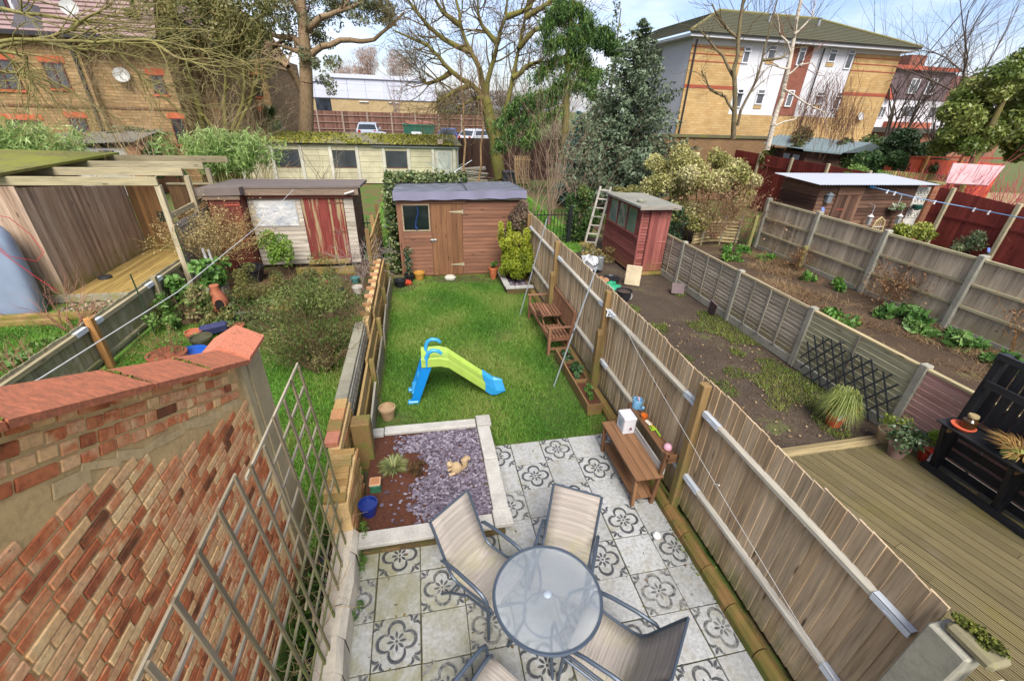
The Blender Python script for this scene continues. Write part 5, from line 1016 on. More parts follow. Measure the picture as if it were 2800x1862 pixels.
# shelter with deck (second left garden)
she = thing('timber_shelter', 'large open timber shelter with boarded side wall and pergola beams', 'shelter', (-6.5, 11, 0))
SHB = wood('shelter_board', C3(158, 128, 102), C3(190, 164, 140), 'Z', C3(150, 142, 72), (.15, .75), .55, .2); SHB2 = SHB
y = 9.3
while y < 12.95:
    tp = 2.62-.14*(y-9.3); board('wall_board', she, (-7.74, y, .12), (-7.72, y+.098, tp), SHB, (0, 0, U(-.02, .02))); y += .1
x = -7.7
while x < -6.95: board('wall_board', she, (x, 12.98, .15), (x+.098, 13.0, 2.15), wood('dark_shelter_board', C3(110, 78, 44), C3(136, 100, 62), 'Z', MOSS, (.1, .7)), (0, 0, U(-.02, .02))); x += .1
x = -12.0
while x < -7.78: board('wall_board', she, (x, 9.30, .0), (x+.098, 9.32, 2.66), SHB2, (0, 0, U(-.02, .02))); x += .1
part(MB().b2((-7.1, 12.95, 1.05), (-6.92, 12.975, 1.35)), 'opening_shade', plain('gap_shade_paint', C3(30, 36, 30), .9), she)  # solid dark panel, its colour stands in for shade in a wall gap
for y, z, xl, xr in ((9.38, 2.76, -10.5, -5.02), (10.8, 2.77, -10.5, -5.1), (12.1, 2.77, -10.5, -5.12), (13.3, 2.80, -9.0, -4.9)):
    board('beam', she, (xl, y-.03, z-.09), (xr, y+.03, z+.09), TIMB('X'), None, .004)
for y, z in ((9.42, 2.67), (10.85, 2.68), (12.15, 2.7)): board('post', she, (-5.12, y-.05, .0), (-5.0, y+.05, z), wood('shelter_post', C3(164, 150, 118), C3(190, 178, 150), 'Z'), None, .006)
for z, t in ((2.05, .1), (1.75, .1)): part(MB().bar((-5.08, 9.5, z-.1), (-5.08, 13.4, z+.0), .04, .12), 'side_rail', TIMB('Y'), she)
for z in np.arange(.3, 1.75, .15): board('side_board', she, (-5.06, 9.55, z), (-5.04, 13.3, z+.14), W_GREY('Y'), (0, -.08, 0))
dk = part(MB().b2((-7.72, 9.35, .0), (-5.2, 12.98, .165)), 'deck_frame', TIMB('Y'), she)
x = -7.7
while x < -5.25: board('deck_board', dk, (x, 9.3, .167), (x+.118, 12.97, .195), wood('yellowed_deck', C3(150, 122, 62), C3(178, 150, 86), 'Y', None, (0, 1), .6, .12)); x += .124
part(MB().b2((-8.4, 9.24, .02), (-5.25, 9.295, .2)), 'deck_edge', W_GREY('X'), dk)
mr = part(MB().add([(-7.8, 9.15, 2.93), (-7.86, 13.6, 2.93), (-12, 13.6, 2.99), (-12, 9.15, 2.99), (-7.8, 9.15, 2.87), (-7.86, 13.6, 2.87), (-12, 13.6, 2.93), (-12, 9.15, 2.93)], [(3, 2, 1, 0), (4, 5, 6, 7), (0, 1, 5, 4), (1, 2, 6, 5), (2, 3, 7, 6), (3, 0, 4, 7)]), 'mossy_roof', stone('mossy_felt', C3(128, 122, 66), C3(140, 146, 48), .25, 6, .75), she)
part(MB().b2((-14, 13.5, 1.2), (-9.1, 13.55, 2.7)), 'dark_back', wood('dark_shelter_board', C3(110, 78, 44), C3(136, 100, 62), 'Z', MOSS, (.1, .7)), she)
bf = thing('back_fence', 'brown board fence behind the timber shelter and lean-to', 'fence', (-6, 14, 0)); x = -7.0
while x < -4.8: board('fence_board', bf, (x, 13.8, .2), (x+.12, 13.82, 2.0), wood('brown_board', C3(104, 78, 50), C3(128, 98, 68), 'Z')); x += .122
part(MB().b2((-7.0, 13.76, 2.0), (-4.8, 13.86, 2.05)), 'capping', TIMB('X'), bf)
tag(part(MB().lathe([(.13, .197), (.15, .21), (.14, .25), (.11, .262), (0, .265)], (-7.5, 10.4, 0), 18), 'round_lamp', plain('dark_disc', C3(60, 60, 62), .5), None, None, True), 'small round black disc lying on the shelter deck', 'disc')
# roof box standing on end with red rope
rb = thing('roof_box', 'grey blue plastic car roof box standing on end against shelter wall', 'roof box', (-8.3, 8.75, 0)); RBM = plain('grey_blue_plastic', C3(146, 160, 180), .25, 0, .1, 2, 0, .5)
pr = [(0, .0), (.41, .0), (.45, .08), (.46, .9), (.45, 1.55), (.42, 1.78), (.35, 1.93), (.22, 2.01), (.0, 2.04)]
mb = MB(); ringn = 20
vs = []; fs = []
for r, z in pr[1:]:
    for k in range(ringn):
        a = 2*PI*k/ringn; ca, sa = math.cos(a), math.sin(a); e = .55; vs.append((-8.35+1.15*max(r, .02)*math.copysign(abs(ca)**e, ca), 8.72+.22*(.35+max(r, .02)/.47*.65)*math.copysign(abs(sa)**e, sa)+.04*z, z))
L = len(pr)-1
fs = [(i*ringn+k, i*ringn+(k+1) % ringn, (i+1)*ringn+(k+1) % ringn, (i+1)*ringn+k) for i in range(L-1) for k in range(ringn)]+[tuple(range(ringn-1, -1, -1)), tuple((L-1)*ringn+k for k in range(ringn))]
mb.add(vs, fs); part(mb, 'shell', RBM, rb, None, True)
part(MB().tube([(-7.885, 8.70, .1), (-7.87, 8.71, .5), (-7.885, 8.73, 1.1), (-7.92, 8.74, 1.5)], .018, 6), 'seam', plain('seam_grey', C3(160, 172, 186), .3), rb)
rr = thing('red_rope', 'tangled thin red rope hanging on top of the grey roof box', 'rope', (-8.2, 8.6, 2)); path = []
for k in range(46): a = k*.75; path.append((-8.28+.22*math.cos(a)*(1-.3*math.sin(k*.37)), 8.52+.14*math.sin(a*1.13), 2.02+.07*math.sin(k*1.3)-.0025*k))
path += [(-7.95, 8.5, 1.75), (-7.8, 8.5, 1.4), (-7.55, 8.75, 1.2), (-7.45, 8.9, 1.35), (-7.6, 9.0, 1.7), (-7.75, 8.9, 2.1), (-8.0, 8.7, 2.25), (-8.2, 8.6, 2.1), (-7.9, 8.5, 1.5), (-7.6, 8.6, .9), (-7.4, 8.7, .5)]
part(MB().tube(path, .007, 5), 'cord', plain('red_cord', C3(206, 40, 54), .6), rr, None, True)
sl_ = thing('timber_sleeper', 'weathered timber sleeper edging below the grey roof box', 'sleeper', (-8, 8.2, 0)); part(MB().b2((-10.5, 8.2, 0), (-6.6, 8.34, .16)).b2((-10.5, 8.0, 0), (-7.0, 8.1, .12)), 'sleeper', W_OLD('X'), sl_)
P_ = np.stack([RNG.uniform(-7.6, -5.3, 500), RNG.uniform(8.4, 9.2, 500), RNG.uniform(.0, .06, 500)], 1)
q = leaf_part('rubble', P_, .09, leafm('rubble', (C3(110, 94, 70), C3(170, 152, 124), C3(206, 192, 166)), 0, .9), None, .8); tag(q, 'pale stones and dead leaves scattered before the shelter deck', 'rubble', None, 'stuff')

DKS = earthm('dark_compost', [C3(30, 24, 18), C3(58, 46, 34), C3(84, 70, 52)])
# pots etc. in the left garden
ch_ = thing('chimenea', 'terracotta chimenea with dark arched mouth among shrubs', 'chimenea', (-4.0, 8.15, 0))
part(MB().lathe([(.12, .0), (.17, .05), (.2, .2), (.19, .34), (.13, .48), (.09, .58), (.1, .66), (.085, .67)], (-4.0, 8.15, .05), 20), 'body', plain('chimenea_clay', C3(176, 104, 72), .85, 0, .18, 10), ch_, None, True)
part(MB().lathe([(0, 0), (.105, .004), (.1, .015), (0, .016)], (-3.92, 7.975, .30), 18, 1, 1.35, (PI/2, 0, .42)), 'mouth', plain('mouth_shade', C3(34, 26, 22), .95), ch_); part(MB().tube([(-3.915+.105*math.cos(a)*.91, 7.96+.105*math.cos(a)*.41, .30+.14*math.sin(a)) for a in np.linspace(-.4, PI+.4, 14)], .018, 6), 'mouth_rim', plain('chimenea_clay', C3(176, 104, 72), .85, 0, .18, 10), ch_)  # dark disc painted in for the shade inside the hollow mouth
pot('bowl_planter', 'wide shallow terracotta bowl on the lawn edge near the chimenea', (-3.42, 7.2), .19, .13, TP, DKS)
pot('oval_planter', 'large terracotta rimmed planter full of bare twigs by board fence', (-4.05, 5.8), .27, .30, plain('terracotta_rim', C3(160, 92, 62), .8, 0, .2, 10), DKS, 0, .012, 1.15)
tag(part(MB().lathe([(.2, 0), (.26, .18), (.27, .22), (.24, .22), (.22, .16)], (-3.72, 5.95, 0), 22), 'blue_bowl', plain('bright_blue_plastic', C3(40, 96, 190), .4), None, None, True), 'bright blue plastic bowl behind the terracotta planter with twigs', 'bowl')
pot('glazed_pot', 'round olive glazed pot beside the terracotta planter with twigs', (-3.72, 6.4), .19, .3, plain('olive_glaze', C3(86, 84, 58), .4, 0, .2, 8))
pot('plant_pot', 'small terracotta pot beside the pile of dark blue folded material', (-4.0, 6.75), .15, .26, TP, DKS)
pot('black_pot', 'large black plastic tub under the bright green shrub by bleached shed', (-3.95, 10.3), .32, .42, plain('black_plastic', C3(40, 42, 46), .35, 0, .1))
tag(part(MB().box((-3.7, 6.95, .2), (.5, .16, .22), (.2, 0, .5), .04), 'blue_cover', plain('navy_cloth', C3(52, 56, 96), .8, 0, .3, 20)), 'dark blue folded cover lying among the left garden pots', 'cover')
tag(part(MB().b2((-4.5, 8.75, 0), (-4.1, 9.15, .42), .02), 'stone_planter', stone('grey_stone_planter', C3(176, 164, 146))), 'square grey stone planter behind the terracotta chimenea', 'planter')
part_trough = thing('trough', 'low dark trough with bulbs in front of the chimenea', 'trough', (-3.4, 7.75, 0)); part(MB().lathe([(.3, 0), (.36, .12), (.34, .12), (.3, .08)], (-3.35, 7.75, 0), 16, 1.3, .6), 'bowl', plain('black_plastic', C3(40, 42, 46), .35, 0, .1), part_trough, None, True); P_, tt = blob_points(90, (-3.35, 7.75, .14), (.35, .15, .08), .4, 5, .5); leaf_part('bulbs', P_, .09, GRN, part_trough, .2, tt, (0, 0, 1), .6)
pb_ = thing('plank_step', 'two short weathered planks stacked beside the big twiggy bush', 'planks', (-2.7, 8.2, 0)); part(MB().b2((-2.95, 8.1, 0), (-2.45, 8.4, .1)).b2((-2.9, 8.2, .1), (-2.4, 8.5, .22)), 'plank', W_OLD('X'), pb_)
rail_ = thing('plank_edging', 'dark mossy plank edging below the flaking red door', 'edging', (-2.0, 10.7, 0)); part(MB().b2((-2.9, 10.6, 0), (-1.3, 10.68, .22)).b2((-2.6, 10.9, .22), (-1.45, 11.2, .28)), 'plank', W_OLD('X'), rail_)
for i, (x, y, r, h, c_, l) in enumerate(((-1.9, 9.4, .16, .2, (150, 78, 60), 'red clay pot'), (-1.2, 9.8, .12, .18, (74, 130, 124), 'teal pot'), (-1.5, 8.9, .14, .2, (60, 62, 66), 'dark grey pot'), (-1.05, 9.0, .13, .22, (190, 184, 172), 'pale grey pot'), (-2.5, 9.5, .2, .2, (88, 62, 48), 'brown pot'))):
    pot('plant_pot', l+' in the cluster below the flaking red shed door', (x, y), r, h, plain('pot_'+l.replace(' ', '_'), C3(*c_), .6, 0, .15, 8))
# ------------------------------------------------------------------ RIGHT NEIGHBOUR: deck, concrete post fence, red shed
DKM = wood('ribbed_deck', C3(132, 116, 74), C3(166, 148, 102), 'Y', None, (0, 1), .5, .12)
dk = thing('timber_deck', 'large ribbed yellow brown timber deck below the black pallet shelf', 'deck', (5.8, 0, 0))
part(MB().b2((3.76, -3.0, -.02), (7.86, 1.86, .055)), 'frame', wood('deck_frame', C3(66, 54, 34), C3(90, 76, 48), 'X'), dk)
deckm = M('ribbed_deck_board', .8)
x, y, z = deckm.sep('Object'); v = deckm.coord('World'); n = deckm.noise(v, 2.0, 5); gr = deckm.noise(deckm.coord('Object', (30, 1.2, 1)), 1.5, 5, .65)
c = deckm.mix(deckm.math('ADD', deckm.math('MULTIPLY', deckm.rnd(), .6), deckm.math('MULTIPLY', n, .4)), C3(114, 102, 70), C3(148, 134, 94))
c = deckm.mix(1, c, deckm.ramp(gr, [(.3, .7), (.55, 1), (.75, 1.15)]), 'MULTIPLY'); c = deckm.mix(deckm.ramp(deckm.noise(v, 1.1, 4), [(.52, 0), (.7, .6)]), c, C3(132, 122, 52))
c = deckm.mix(deckm.ramp(deckm.noise(v, .9, 5, .6), [(.58, 0), (.72, .6)]), c, C3(150, 138, 124)); deckm.col(c)
DKM = deckm.m
ribs = MB(); w_, h_ = .138, .022; k = 5; xs = []
poly = []
for j in range(k):
    a = -w_/2+j*w_/k; poly += [(a+.002, h_), (a+w_/k*.55, h_), (a+w_/k*.60, h_-.013), (a+w_/k*.95, h_-.013)]
poly = [(-w_/2, 0)]+[(-w_/2, h_)]+poly[1:]+[(w_/2, h_-.013), (w_/2, 0)]
LAST = [None]
def deckboard(x, y0, y1):
    key = ('deck', round(y1-y0, 2))
    if key not in BOX:
        mb = MB().prism([(px, -(y1-y0)/2, pz) for px, pz in poly], (0, y1-y0, 0)); mb.f = [tuple(reversed(f)) for f in mb.f]; me = mb.mesh('deck_board'); me.materials.append(DKM); BOX[key] = me
    o = bpy.data.objects.new('deck_board', BOX[key]); COL.objects.link(o); o.parent = dk; o.location = (x-5.8, (y0+y1)/2, .058); LAST[0] = o
ang_d = .0; x = 3.85; k = 0
while x < 7.8:
    cut = (-.9, .5, -1.6, .9)[k % 4]
    x += .1435; k += 1
dv = Vector((.235, -.972)).normalized(); nv = Vector((dv.y, -dv.x)); k = 0
for i in range(-12, 48):
    q0 = Vector((3.82, 1.68))-nv*.1465*i
    t0, t1 = -9, 9
    for q, d, a, b in ((q0.x, dv.x, 3.80, 7.84), (q0.y, dv.y, -2.6, 1.69)):
        ta, tb = sorted(((a-q)/d, (b-q)/d)); t0, t1 = max(t0, ta), min(t1, tb)
    if t1-t0 < .15: continue
    L_ = round(t1-t0, 2); parts_ = [(t0, t0+L_)] if L_ < 2.2 else [(t0, t0+round(L_*(.35, .6, .45)[i % 3], 2)), (t0+round(L_*(.35, .6, .45)[i % 3], 2)+.005, t0+L_)]
    for a, b in parts_:
        deckboard(0, 0, round(b-a, 2)); o = dk.children[-1] if False else LAST[0]; c = q0+dv*(a+b)/2; o.location = (c.x-5.8, c.y, .058); o.rotation_euler = (0, 0, math.atan2(dv.x, -dv.y))
board('edge_board', dk, (3.78, 1.69, .056), (7.86, 1.80, .082), wood('deck_edge', C3(140, 122, 84), C3(158, 140, 100), 'X'), (.02, 0, .012)); board('edge_board', dk, (3.78, 1.81, .05), (7.86, 1.87, .078), wood('deck_edge', C3(140, 122, 84), C3(158, 140, 100), 'X'), (.02, 0, .012))

FB_X = 7.98
cf = thing('panel_fence', 'low grey waney panel fence with concrete posts right of red shed', 'fence', (FB_X, 6, 0))
GP = wood('grey_panel_board', C3(164, 152, 132), C3(200, 188, 166), 'Y', C3(176, 158, 104), (.15, .45), .5, .12)
GPz = wood('grey_panel_batten', C3(130, 122, 106), C3(160, 152, 134), 'Z')
NP = wood('new_panel_board', C3(180, 174, 138), C3(204, 198, 162), 'Y', None, (0, 1), .65, .1)
PPk = wood('pink_panel_board', C3(196, 146, 132), C3(216, 172, 158), 'Y', None, (0, 1), .7, .12)
cposts = [10.75, 8.62, 6.2, 4.08, 1.98, -.2]
for y in cposts: 
    mb = MB().b2((FB_X-.07, y-.06, 0), (FB_X+.06, y+.06, 1.30), .012); part(mb, 'concrete_post', CONC, cf)
for k in range(5):
    a, b = cposts[k+1]+.06, cposts[k]-.06; m = (GP, GP, GP, NP, PPk)[k]
    part(MB().b2((FB_X-.035, a, .0), (FB_X+.02, b, .17)), 'gravel_board', CONC, cf)
    z = .20; i = 0
    while z < 1.18: board('panel_board', cf, (FB_X-.03, a, z), (FB_X-.015, b, z+.105), m, (U(-.004, .004), -.16, 0)); z += (.088 if k < 3 else .105)
    part(MB().b2((FB_X-.05, a, 1.22), (FB_X+.03, b, 1.255)), 'capping', wood('cap_strip', C3(170, 152, 110), C3(190, 174, 132), 'Y'), cf)
    for j in range(1, 4 if k < 3 else 2):
        yq = a+(b-a)*j/(4 if k < 3 else 2)
        board('batten', cf, (FB_X-.062, yq-.018, .18), (FB_X-.038, yq+.018, 1.23), GPz)
# dark fan trellis on the fence
dt = thing('lattice_trellis', 'black diagonal lattice trellis leaning on the panel fence behind potted grass', 'trellis', (7.85, 3, 0)); BLK = plain('charcoal_lath', C3(62, 66, 66), .8, 0, .2, 10)
def clipseg(y, z, dy, dz, lo, hi):
    t0, t1 = -9, 9
    for q, d, a, b in ((y, dy, lo[0], hi[0]), (z, dz, lo[1], hi[1])):
        ta, tb = sorted(((a-q)/d, (b-q)/d)); t0, t1 = max(t0, ta), min(t1, tb)
    return t0, t1
for s, xo in ((1, 0), (-1, -.014)):
    for k in range(-9, 10):
        yc = 2.95+k*.2; a = R_(58)*s; dy, dz = math.cos(a), math.sin(a); t0, t1 = clipseg(yc, .5, dy, dz, (2.02+.1*(k % 2), .02), (3.86-.08*(k % 2), 1.0-.04*(k % 3)))
        if t1-t0 > .25: part(MB().bar((7.87+xo, yc+dy*t0, .5+dz*t0), (7.87+xo, yc+dy*t1, .5+dz*t1), .03, .012, (1, 0, 0)), 'lath', BLK, dt)
gp_ = thing('potted_grass', 'orange pot of arching variegated grass in front of black lattice trellis', 'potted plant', (7.2, 2.3, 0))
part(MB().lathe([(.10, 0), (.14, .2), (.15, .2), (.15, .24), (.13, .24)], (7.2, 2.3, 0), 18), 'pot', plain('orange_pot', C3(206, 88, 54), .5), gp_, None, True); part(MB().box((7.12, 2.16, .30), (.012, .03, .2), (.2, .3, .4)), 'plant_label', plain('white_plastic', C3(236, 236, 236), .5), gp_)
n = 950; a = RNG.uniform(0, 2*PI, n); q = RNG.uniform(.2, 1, n)**.6; r_ = .37*q; p0 = np.stack([np.cos(a)*.1*q, np.sin(a)*.1*q, np.full(n, .22)], 1); p1 = np.stack([np.cos(a)*r_*.55, np.sin(a)*r_*.55, .56+.14*RNG.uniform(-1, 1, n)*1], 1); p2 = np.stack([np.cos(a)*r_*1.05, np.sin(a)*r_*1.05, .48-.22*q+.2*RNG.uniform(-1, 1, n)], 1); s_ = np.stack([-np.sin(a), np.cos(a), np.zeros(n)], 1)*.005
V = np.stack([p0-s_, p0+s_, p1+s_, p1-s_, p2], 1).reshape(-1, 3); i = np.arange(n)[:, None]*5; link('blades', mesh_np('blades', V, np.concatenate([i+np.array([0, 1, 2]), i+np.array([0, 2, 3]), i+np.array([3, 2, 4])]), np.repeat(RNG.uniform(0, 1, n), 5)), leafm('variegated_blade', (C3(120, 110, 56), C3(120, 140, 62), C3(160, 172, 90), C3(196, 200, 132))), gp_)
a = RNG.uniform(0, 2*PI, 500); z = RNG.uniform(.2, .5, 500); P_ = np.stack([7.2+np.cos(a)*(.1+.28*(z-.2)*2)*RNG.uniform(.6, 1, 500), 2.3+np.sin(a)*(.1+.28*(z-.2)*2)*RNG.uniform(.6, 1, 500), z], 1); leaf_part('dead_skirt', P_, .09, leafm('straw_blade', (C3(120, 84, 40), C3(164, 124, 64), C3(190, 156, 92)), .1, .8), gp_, .15, None, (0, 0, 1), .5)
pp_ = pot('striped_pot', 'beige hooped pot with light green feathery plant by the pink panel', (7.6, 1.75), .15, .28, plain('beige_hoop', C3(190, 166, 130), .7, 0, .1, 8)); P_, tt = blob_points(420, (7.62, 1.75, .48), (.18, .18, .2), .4, 9, .5); leaf_part('plant', P_, .05, leafm('lime_feather', (C3(110, 130, 40), C3(156, 176, 62), C3(190, 206, 96))), pp_, .3, tt, (0, 0, 1), .3)
pp_ = pot('plant_pot', 'mauve pot with glossy dark leaved shrub on the deck corner', (7.42, 1.45), .13, .2, plain('mauve_pot', C3(160, 130, 118), .6), None, .08); P_, tt = blob_points(520, (7.42, 1.45, .42), (.25, .25, .16), .3, 20, .55); leaf_part('plant', P_, .06, leafm('dark_glossy', (C3(44, 64, 36), C3(84, 110, 66), C3(150, 166, 124)), .1, .3), pp_, .6, tt)
pp_ = pot('plant_pot', 'red pot with upright lime green conifer next to the black shelf', (7.78, 1.3), .11, .17, plain('red_pot', C3(206, 70, 52), .5), None, .08); P_, tt = blob_points(700, (7.8, 1.3, .5), (.17, .17, .26), .3, 10, .5); leaf_part('plant', P_, .05, leafm('lime_conifer', (C3(104, 140, 36), C3(150, 190, 54), C3(190, 214, 84))), pp_, .25, tt, (0, 0, 1), .5)
part(MB().box((7.68, 1.2, .23), (.008, .03, .12), (0, .3, .4)), 'plant_label', plain('white_plastic', C3(236, 236, 236), .5), pp_)
# black pallet shelf
BLW = lambda ax: wood('black_painted_wood', C3(38, 38, 40), C3(56, 56, 58), ax, None, (0, 1), .6, .1, .5)
ps = thing('pallet_shelf', 'black painted upright pallet shelf with potting ledge by the pink panel', 'shelf', (8.2, .6, 0))
for y in (1.16, .38, -.42):
    board('upright', ps, (7.68, y-.05, .06), (7.80, y+.04, 1.97), BLW('Z'), None, .005)
y = -.36
while y < 1.1: board('back_slat', ps, (7.80, y, 1.0), (7.82, y+.11, 1.93), BLW('Z')); y += .125
for k in range(5): board('low_slat', ps, (7.80, -.5, .16+k*.165), (7.82, 1.14, .27+k*.165), BLW('Y'))
board('cross_rail', ps, (7.64, -.5, 1.52), (7.675, 1.14, 1.61), BLW('Y')); board('top_rail', ps, (7.66, -.5, 1.90), (7.70, 1.2, 1.98), BLW('Y'))
board('ledge', ps, (7.36, -.6, .93), (7.70, 1.22, .955), BLW('Y'), None, .004); board('foot_rail', ps, (7.60, -.7, .085), (7.67, 1.22, .16), BLW('Y'))
for y in (1.12, .36, -.40): part(MB().bar((7.40, y, .92), (7.66, y, .20), .05, .06, (1, 0, 0)), 'bracket', BLW('Z'), ps); board('block', ps, (7.42, y-.05, .84), (7.50, y+.05, .925), wood('pallet_block', C3(140, 110, 70), C3(160, 130, 90), 'Y'))
jar = thing('glass_jar', 'amber glass jar with cork lid on the black shelf ledge', 'jar', (7.55, 1.0, 0.955)); part(MB().lathe([(.07, 0.955), (.08, 0.970), (.08, 1.090), (.05, 1.120), (.05, 1.140)], (7.55, 1.0, 0), 18), 'jar', plain('amber_glass', C3(72, 50, 26), .12, 0, .2, 10, 0, .6), jar, None, True); part(MB().lathe([(.055, 1.140), (.058, 1.150), (.055, 1.175), (0, 1.177)], (7.55, 1.0, 0), 16), 'lid', plain('cork', C3(186, 164, 118), .8), jar)
tag(part(MB().lathe([(.04, 0.957), (.11, 0.970), (.13, 1.005), (.12, 1.010), (.08, 0.985), (0, 0.980)], (7.5, 1.010, 0), 18), 'orange_bowl', plain('coral_plastic', C3(232, 110, 74), .4), None, None, True), 'shallow coral orange bowl on the black shelf ledge', 'bowl')
pp_ = pot('green_pot', 'pale green pot with dry spider plant on the black shelf ledge', (7.5, .5), .10, .15, plain('pale_green_pot', C3(180, 186, 104), .5), None, .957); 
tuft('dry_spider_plant', 'dry straw coloured spider plant trailing over the black shelf ledge', (7.5, .4, 1.06), .36, .16, 130, leafm('straw_blade', (C3(120, 84, 40), C3(164, 124, 64), C3(190, 156, 92)), .1, .8), 'plant', .008)
tag(part(MB().b2((7.42, .1, .957), (7.64, .28, 1.06), .01), 'tin', plain('cream_tin', C3(216, 206, 178), .5, 0, .2)), 'cream tin at the photo edge on the black shelf ledge', 'tin')

# red shed
RS = lambda ax: wood('barn_red_paint', C3(116, 52, 46), C3(156, 92, 82), ax, C3(140, 116, 60), (0, .5), .62, .16, .8)
rs = thing('red_shed', 'small barn red shed with lichen roof and planked door', 'shed', (7.5, 10.7, 0)); ya, yb, xa, xb = 9.5, 12.0, 6.98, 7.93
part(MB().b2((xa+.02, ya+.02, .03), (xb, yb, 2.02)), 'wall', wood('shadow_gap_core', C3(66, 34, 30), C3(84, 46, 40), 'Z'), rs)  # core coloured darker so gaps between cladding boards read as shadow
for k in range(22):
    z = .08+k*.09
    if z > 1.95: break
    for (a, b) in (((ya, yb),) if z < 1.18 else ((ya, ya+.22), (yb-.22, yb))): board('cladding_board', rs, (xa-.008, a, z), (xa+.014, b, z+.078), RS('Y'), (0, .2, 0))
    board('cladding_board', rs, (xa, ya-.008, z), (xa+.24, ya+.014, z+.078), RS('X'), (-.2, 0, 0))
part(MB().b2((xa-.02, ya-.025, .05), (xa+.03, ya+.02, 2.04)), 'corner_trim', RS('Z'), rs)
w_ = part(MB().b2((xa-.03, ya+.2, 1.16), (xa+.01, yb-.2, 1.20)).b2((xa-.03, ya+.2, 1.93), (xa+.01, yb-.2, 1.97)), 'window', RS('Y'), rs)
for yq in np.linspace(ya+.22, yb-.24, 4): part(MB().b2((xa-.03, yq-.02, 1.2), (xa+.01, yq+.03, 1.93)), 'mullion', RS('Z'), w_)
part(MB().b2((xa-.004, ya+.22, 1.2), (xa+.002, yb-.22, 1.93)), 'pane', glassm('grey_green_glass', C3(110, 126, 116)), w_)
d_ = part(MB().b2((xa+.27, ya-.01, .14), (xb-.02, ya+.015, 1.96)), 'door', RS('Z'), rs)
for k in range(5): board('plank', d_, (xa+.28+k*.128, ya-.034, .15), (xa+.28+(k+1)*.128-.005, ya-.008, 1.95), RS('Z'))
for z in (1.78, 1.05, .38): part(MB().b2((xb-.36, ya-.046, z-.016), (xb-.04, ya-.035, z+.016)), 'hinge', wood('red_hinge', C3(150, 90, 80), C3(170, 110, 96), 'X'), d_)
part(MB().b2((xa+.25, ya-.05, .02), (xb+.0, ya+.02, .13)), 'step', W_OLD('X'), rs)
rm = stone('lichen_felt', C3(156, 154, 140), C3(150, 150, 96), .25, 9, .25)
part(MB().add([(xa-.2, ya-.22, 2.07), (xb+.12, ya-.22, 2.07), (xb+.12, yb+.1, 2.02), (xa-.2, yb+.1, 2.02), (xa-.2, ya-.22, 2.13), (xb+.12, ya-.22, 2.13), (xb+.12, yb+.1, 2.08), (xa-.2, yb+.1, 2.08)], [(3, 2, 1, 0), (4, 5, 6, 7), (0, 1, 5, 4), (1, 2, 6, 5), (2, 3, 7, 6), (3, 0, 4, 7)]), 'roof', rm, rs)
part(MB().b2((xa-.2, ya-.235, 2.03), (xb+.12, ya-.222, 2.12)), 'fascia', W_GREY('X'), rs)
tag(part(MB().lathe([(.1, 2.13), (.12, 2.14), (.12, 2.18), (.09, 2.19), (.06, 2.15)], (7.12, 9.95, 0), 16), 'roof_ring', plain('grey_ring', C3(150, 150, 130), .7), None, None, True), 'round grey ring lying on the red shed roof', 'ring')
ld = thing('ladder', 'grey wooden ladder leaning against the window side of red shed', 'ladder', (6.8, 12.2, 0))
LW = wood('ladder_wood', C3(166, 160, 146), C3(190, 184, 170), 'Z'); A0, A1, B0, B1 = Vector((6.12, 11.7, 0)), Vector((6.46, 11.55, 0)), Vector((6.62, 11.95, 2.25)), Vector((6.92, 11.8, 2.25))
part(MB().bar(A0, B0, .03, .07, (1, 0, 0)), 'stile', LW, ld); part(MB().bar(A1, B1, .03, .07, (1, 0, 0)), 'stile', LW, ld)
for k in range(8): f = (k+.6)/8; part(MB().bar(A0.lerp(B0, f), A1.lerp(B1, f), .05, .03), 'rung', LW, ld)
# clutter beside the red shed
tag(part(MB().box((6.62, 8.75, .29), (.44, .07, .58), (-.28, 0, -.5), .02), 'stone_slab', stone('cream_slab', C3(206, 190, 156), None, .15, 12)), 'cream square slab propped up before the red shed', 'slab')
bk = thing('bucket', 'black rubber bucket of earth behind the timber fence', 'bucket', (5.9, 7.75, 0)); part(MB().lathe([(.15, 0), (.21, .26), (.225, .27), (.2, .27), (.19, .2)], (5.9, 7.75, 0), 20), 'tub', plain('black_rubber', C3(42, 42, 46), .6), bk, None, True); part(MB().lathe([(.195, .22), (0, .25)], (5.9, 7.75, 0), 16), 'earth', soil_b, bk); part(MB().tube([(5.9+.22*math.cos(t), 7.75+.22*math.sin(t), .27-.18*abs(math.sin(t-.5))) for t in np.linspace(-1.1, 2, 14)], .006, 5), 'handle', STEEL, bk)
def crumple(name, label, cat, c, s, m):
    mb = MB(); n = 12; r_ = 8; vs = []
    for i in range(r_+1):
        for k in range(n):
            a = PI*i/r_; b = 2*PI*k/n; d = U(.6, 1.15); vs.append((c[0]+s[0]*math.sin(a)*math.cos(b)*d, c[1]+s[1]*math.sin(a)*math.sin(b)*d, max(c[2]+s[2]*math.cos(a)*d, .005)))
    mb.add(vs, [(i*n+k, (i+1)*n+k, (i+1)*n+(k+1) % n, i*n+(k+1) % n) for i in range(r_) for k in range(n)]); return tag(part(mb, name, m), label, cat)
crumple('green_sack', 'crumpled emerald green plastic sack beside the black bucket', 'sack', (5.75, 8.25, .16), (.3, .22, .18), plain('green_plastic', C3(52, 160, 116), .4, 0, .3, 10))
crumple('brown_sack', 'brown paper sack beyond the crumpled green sack', 'sack', (5.7, 8.75, .14), (.25, .25, .15), plain('brown_paper', C3(168, 124, 88), .8, 0, .2, 10))
crumple('white_sack', 'white plastic sack heaped behind the timber fence top', 'sack', (5.65, 9.9, .25), (.38, .45, .32), plain('white_sack', C3(206, 206, 206), .5, 0, .25, 14))
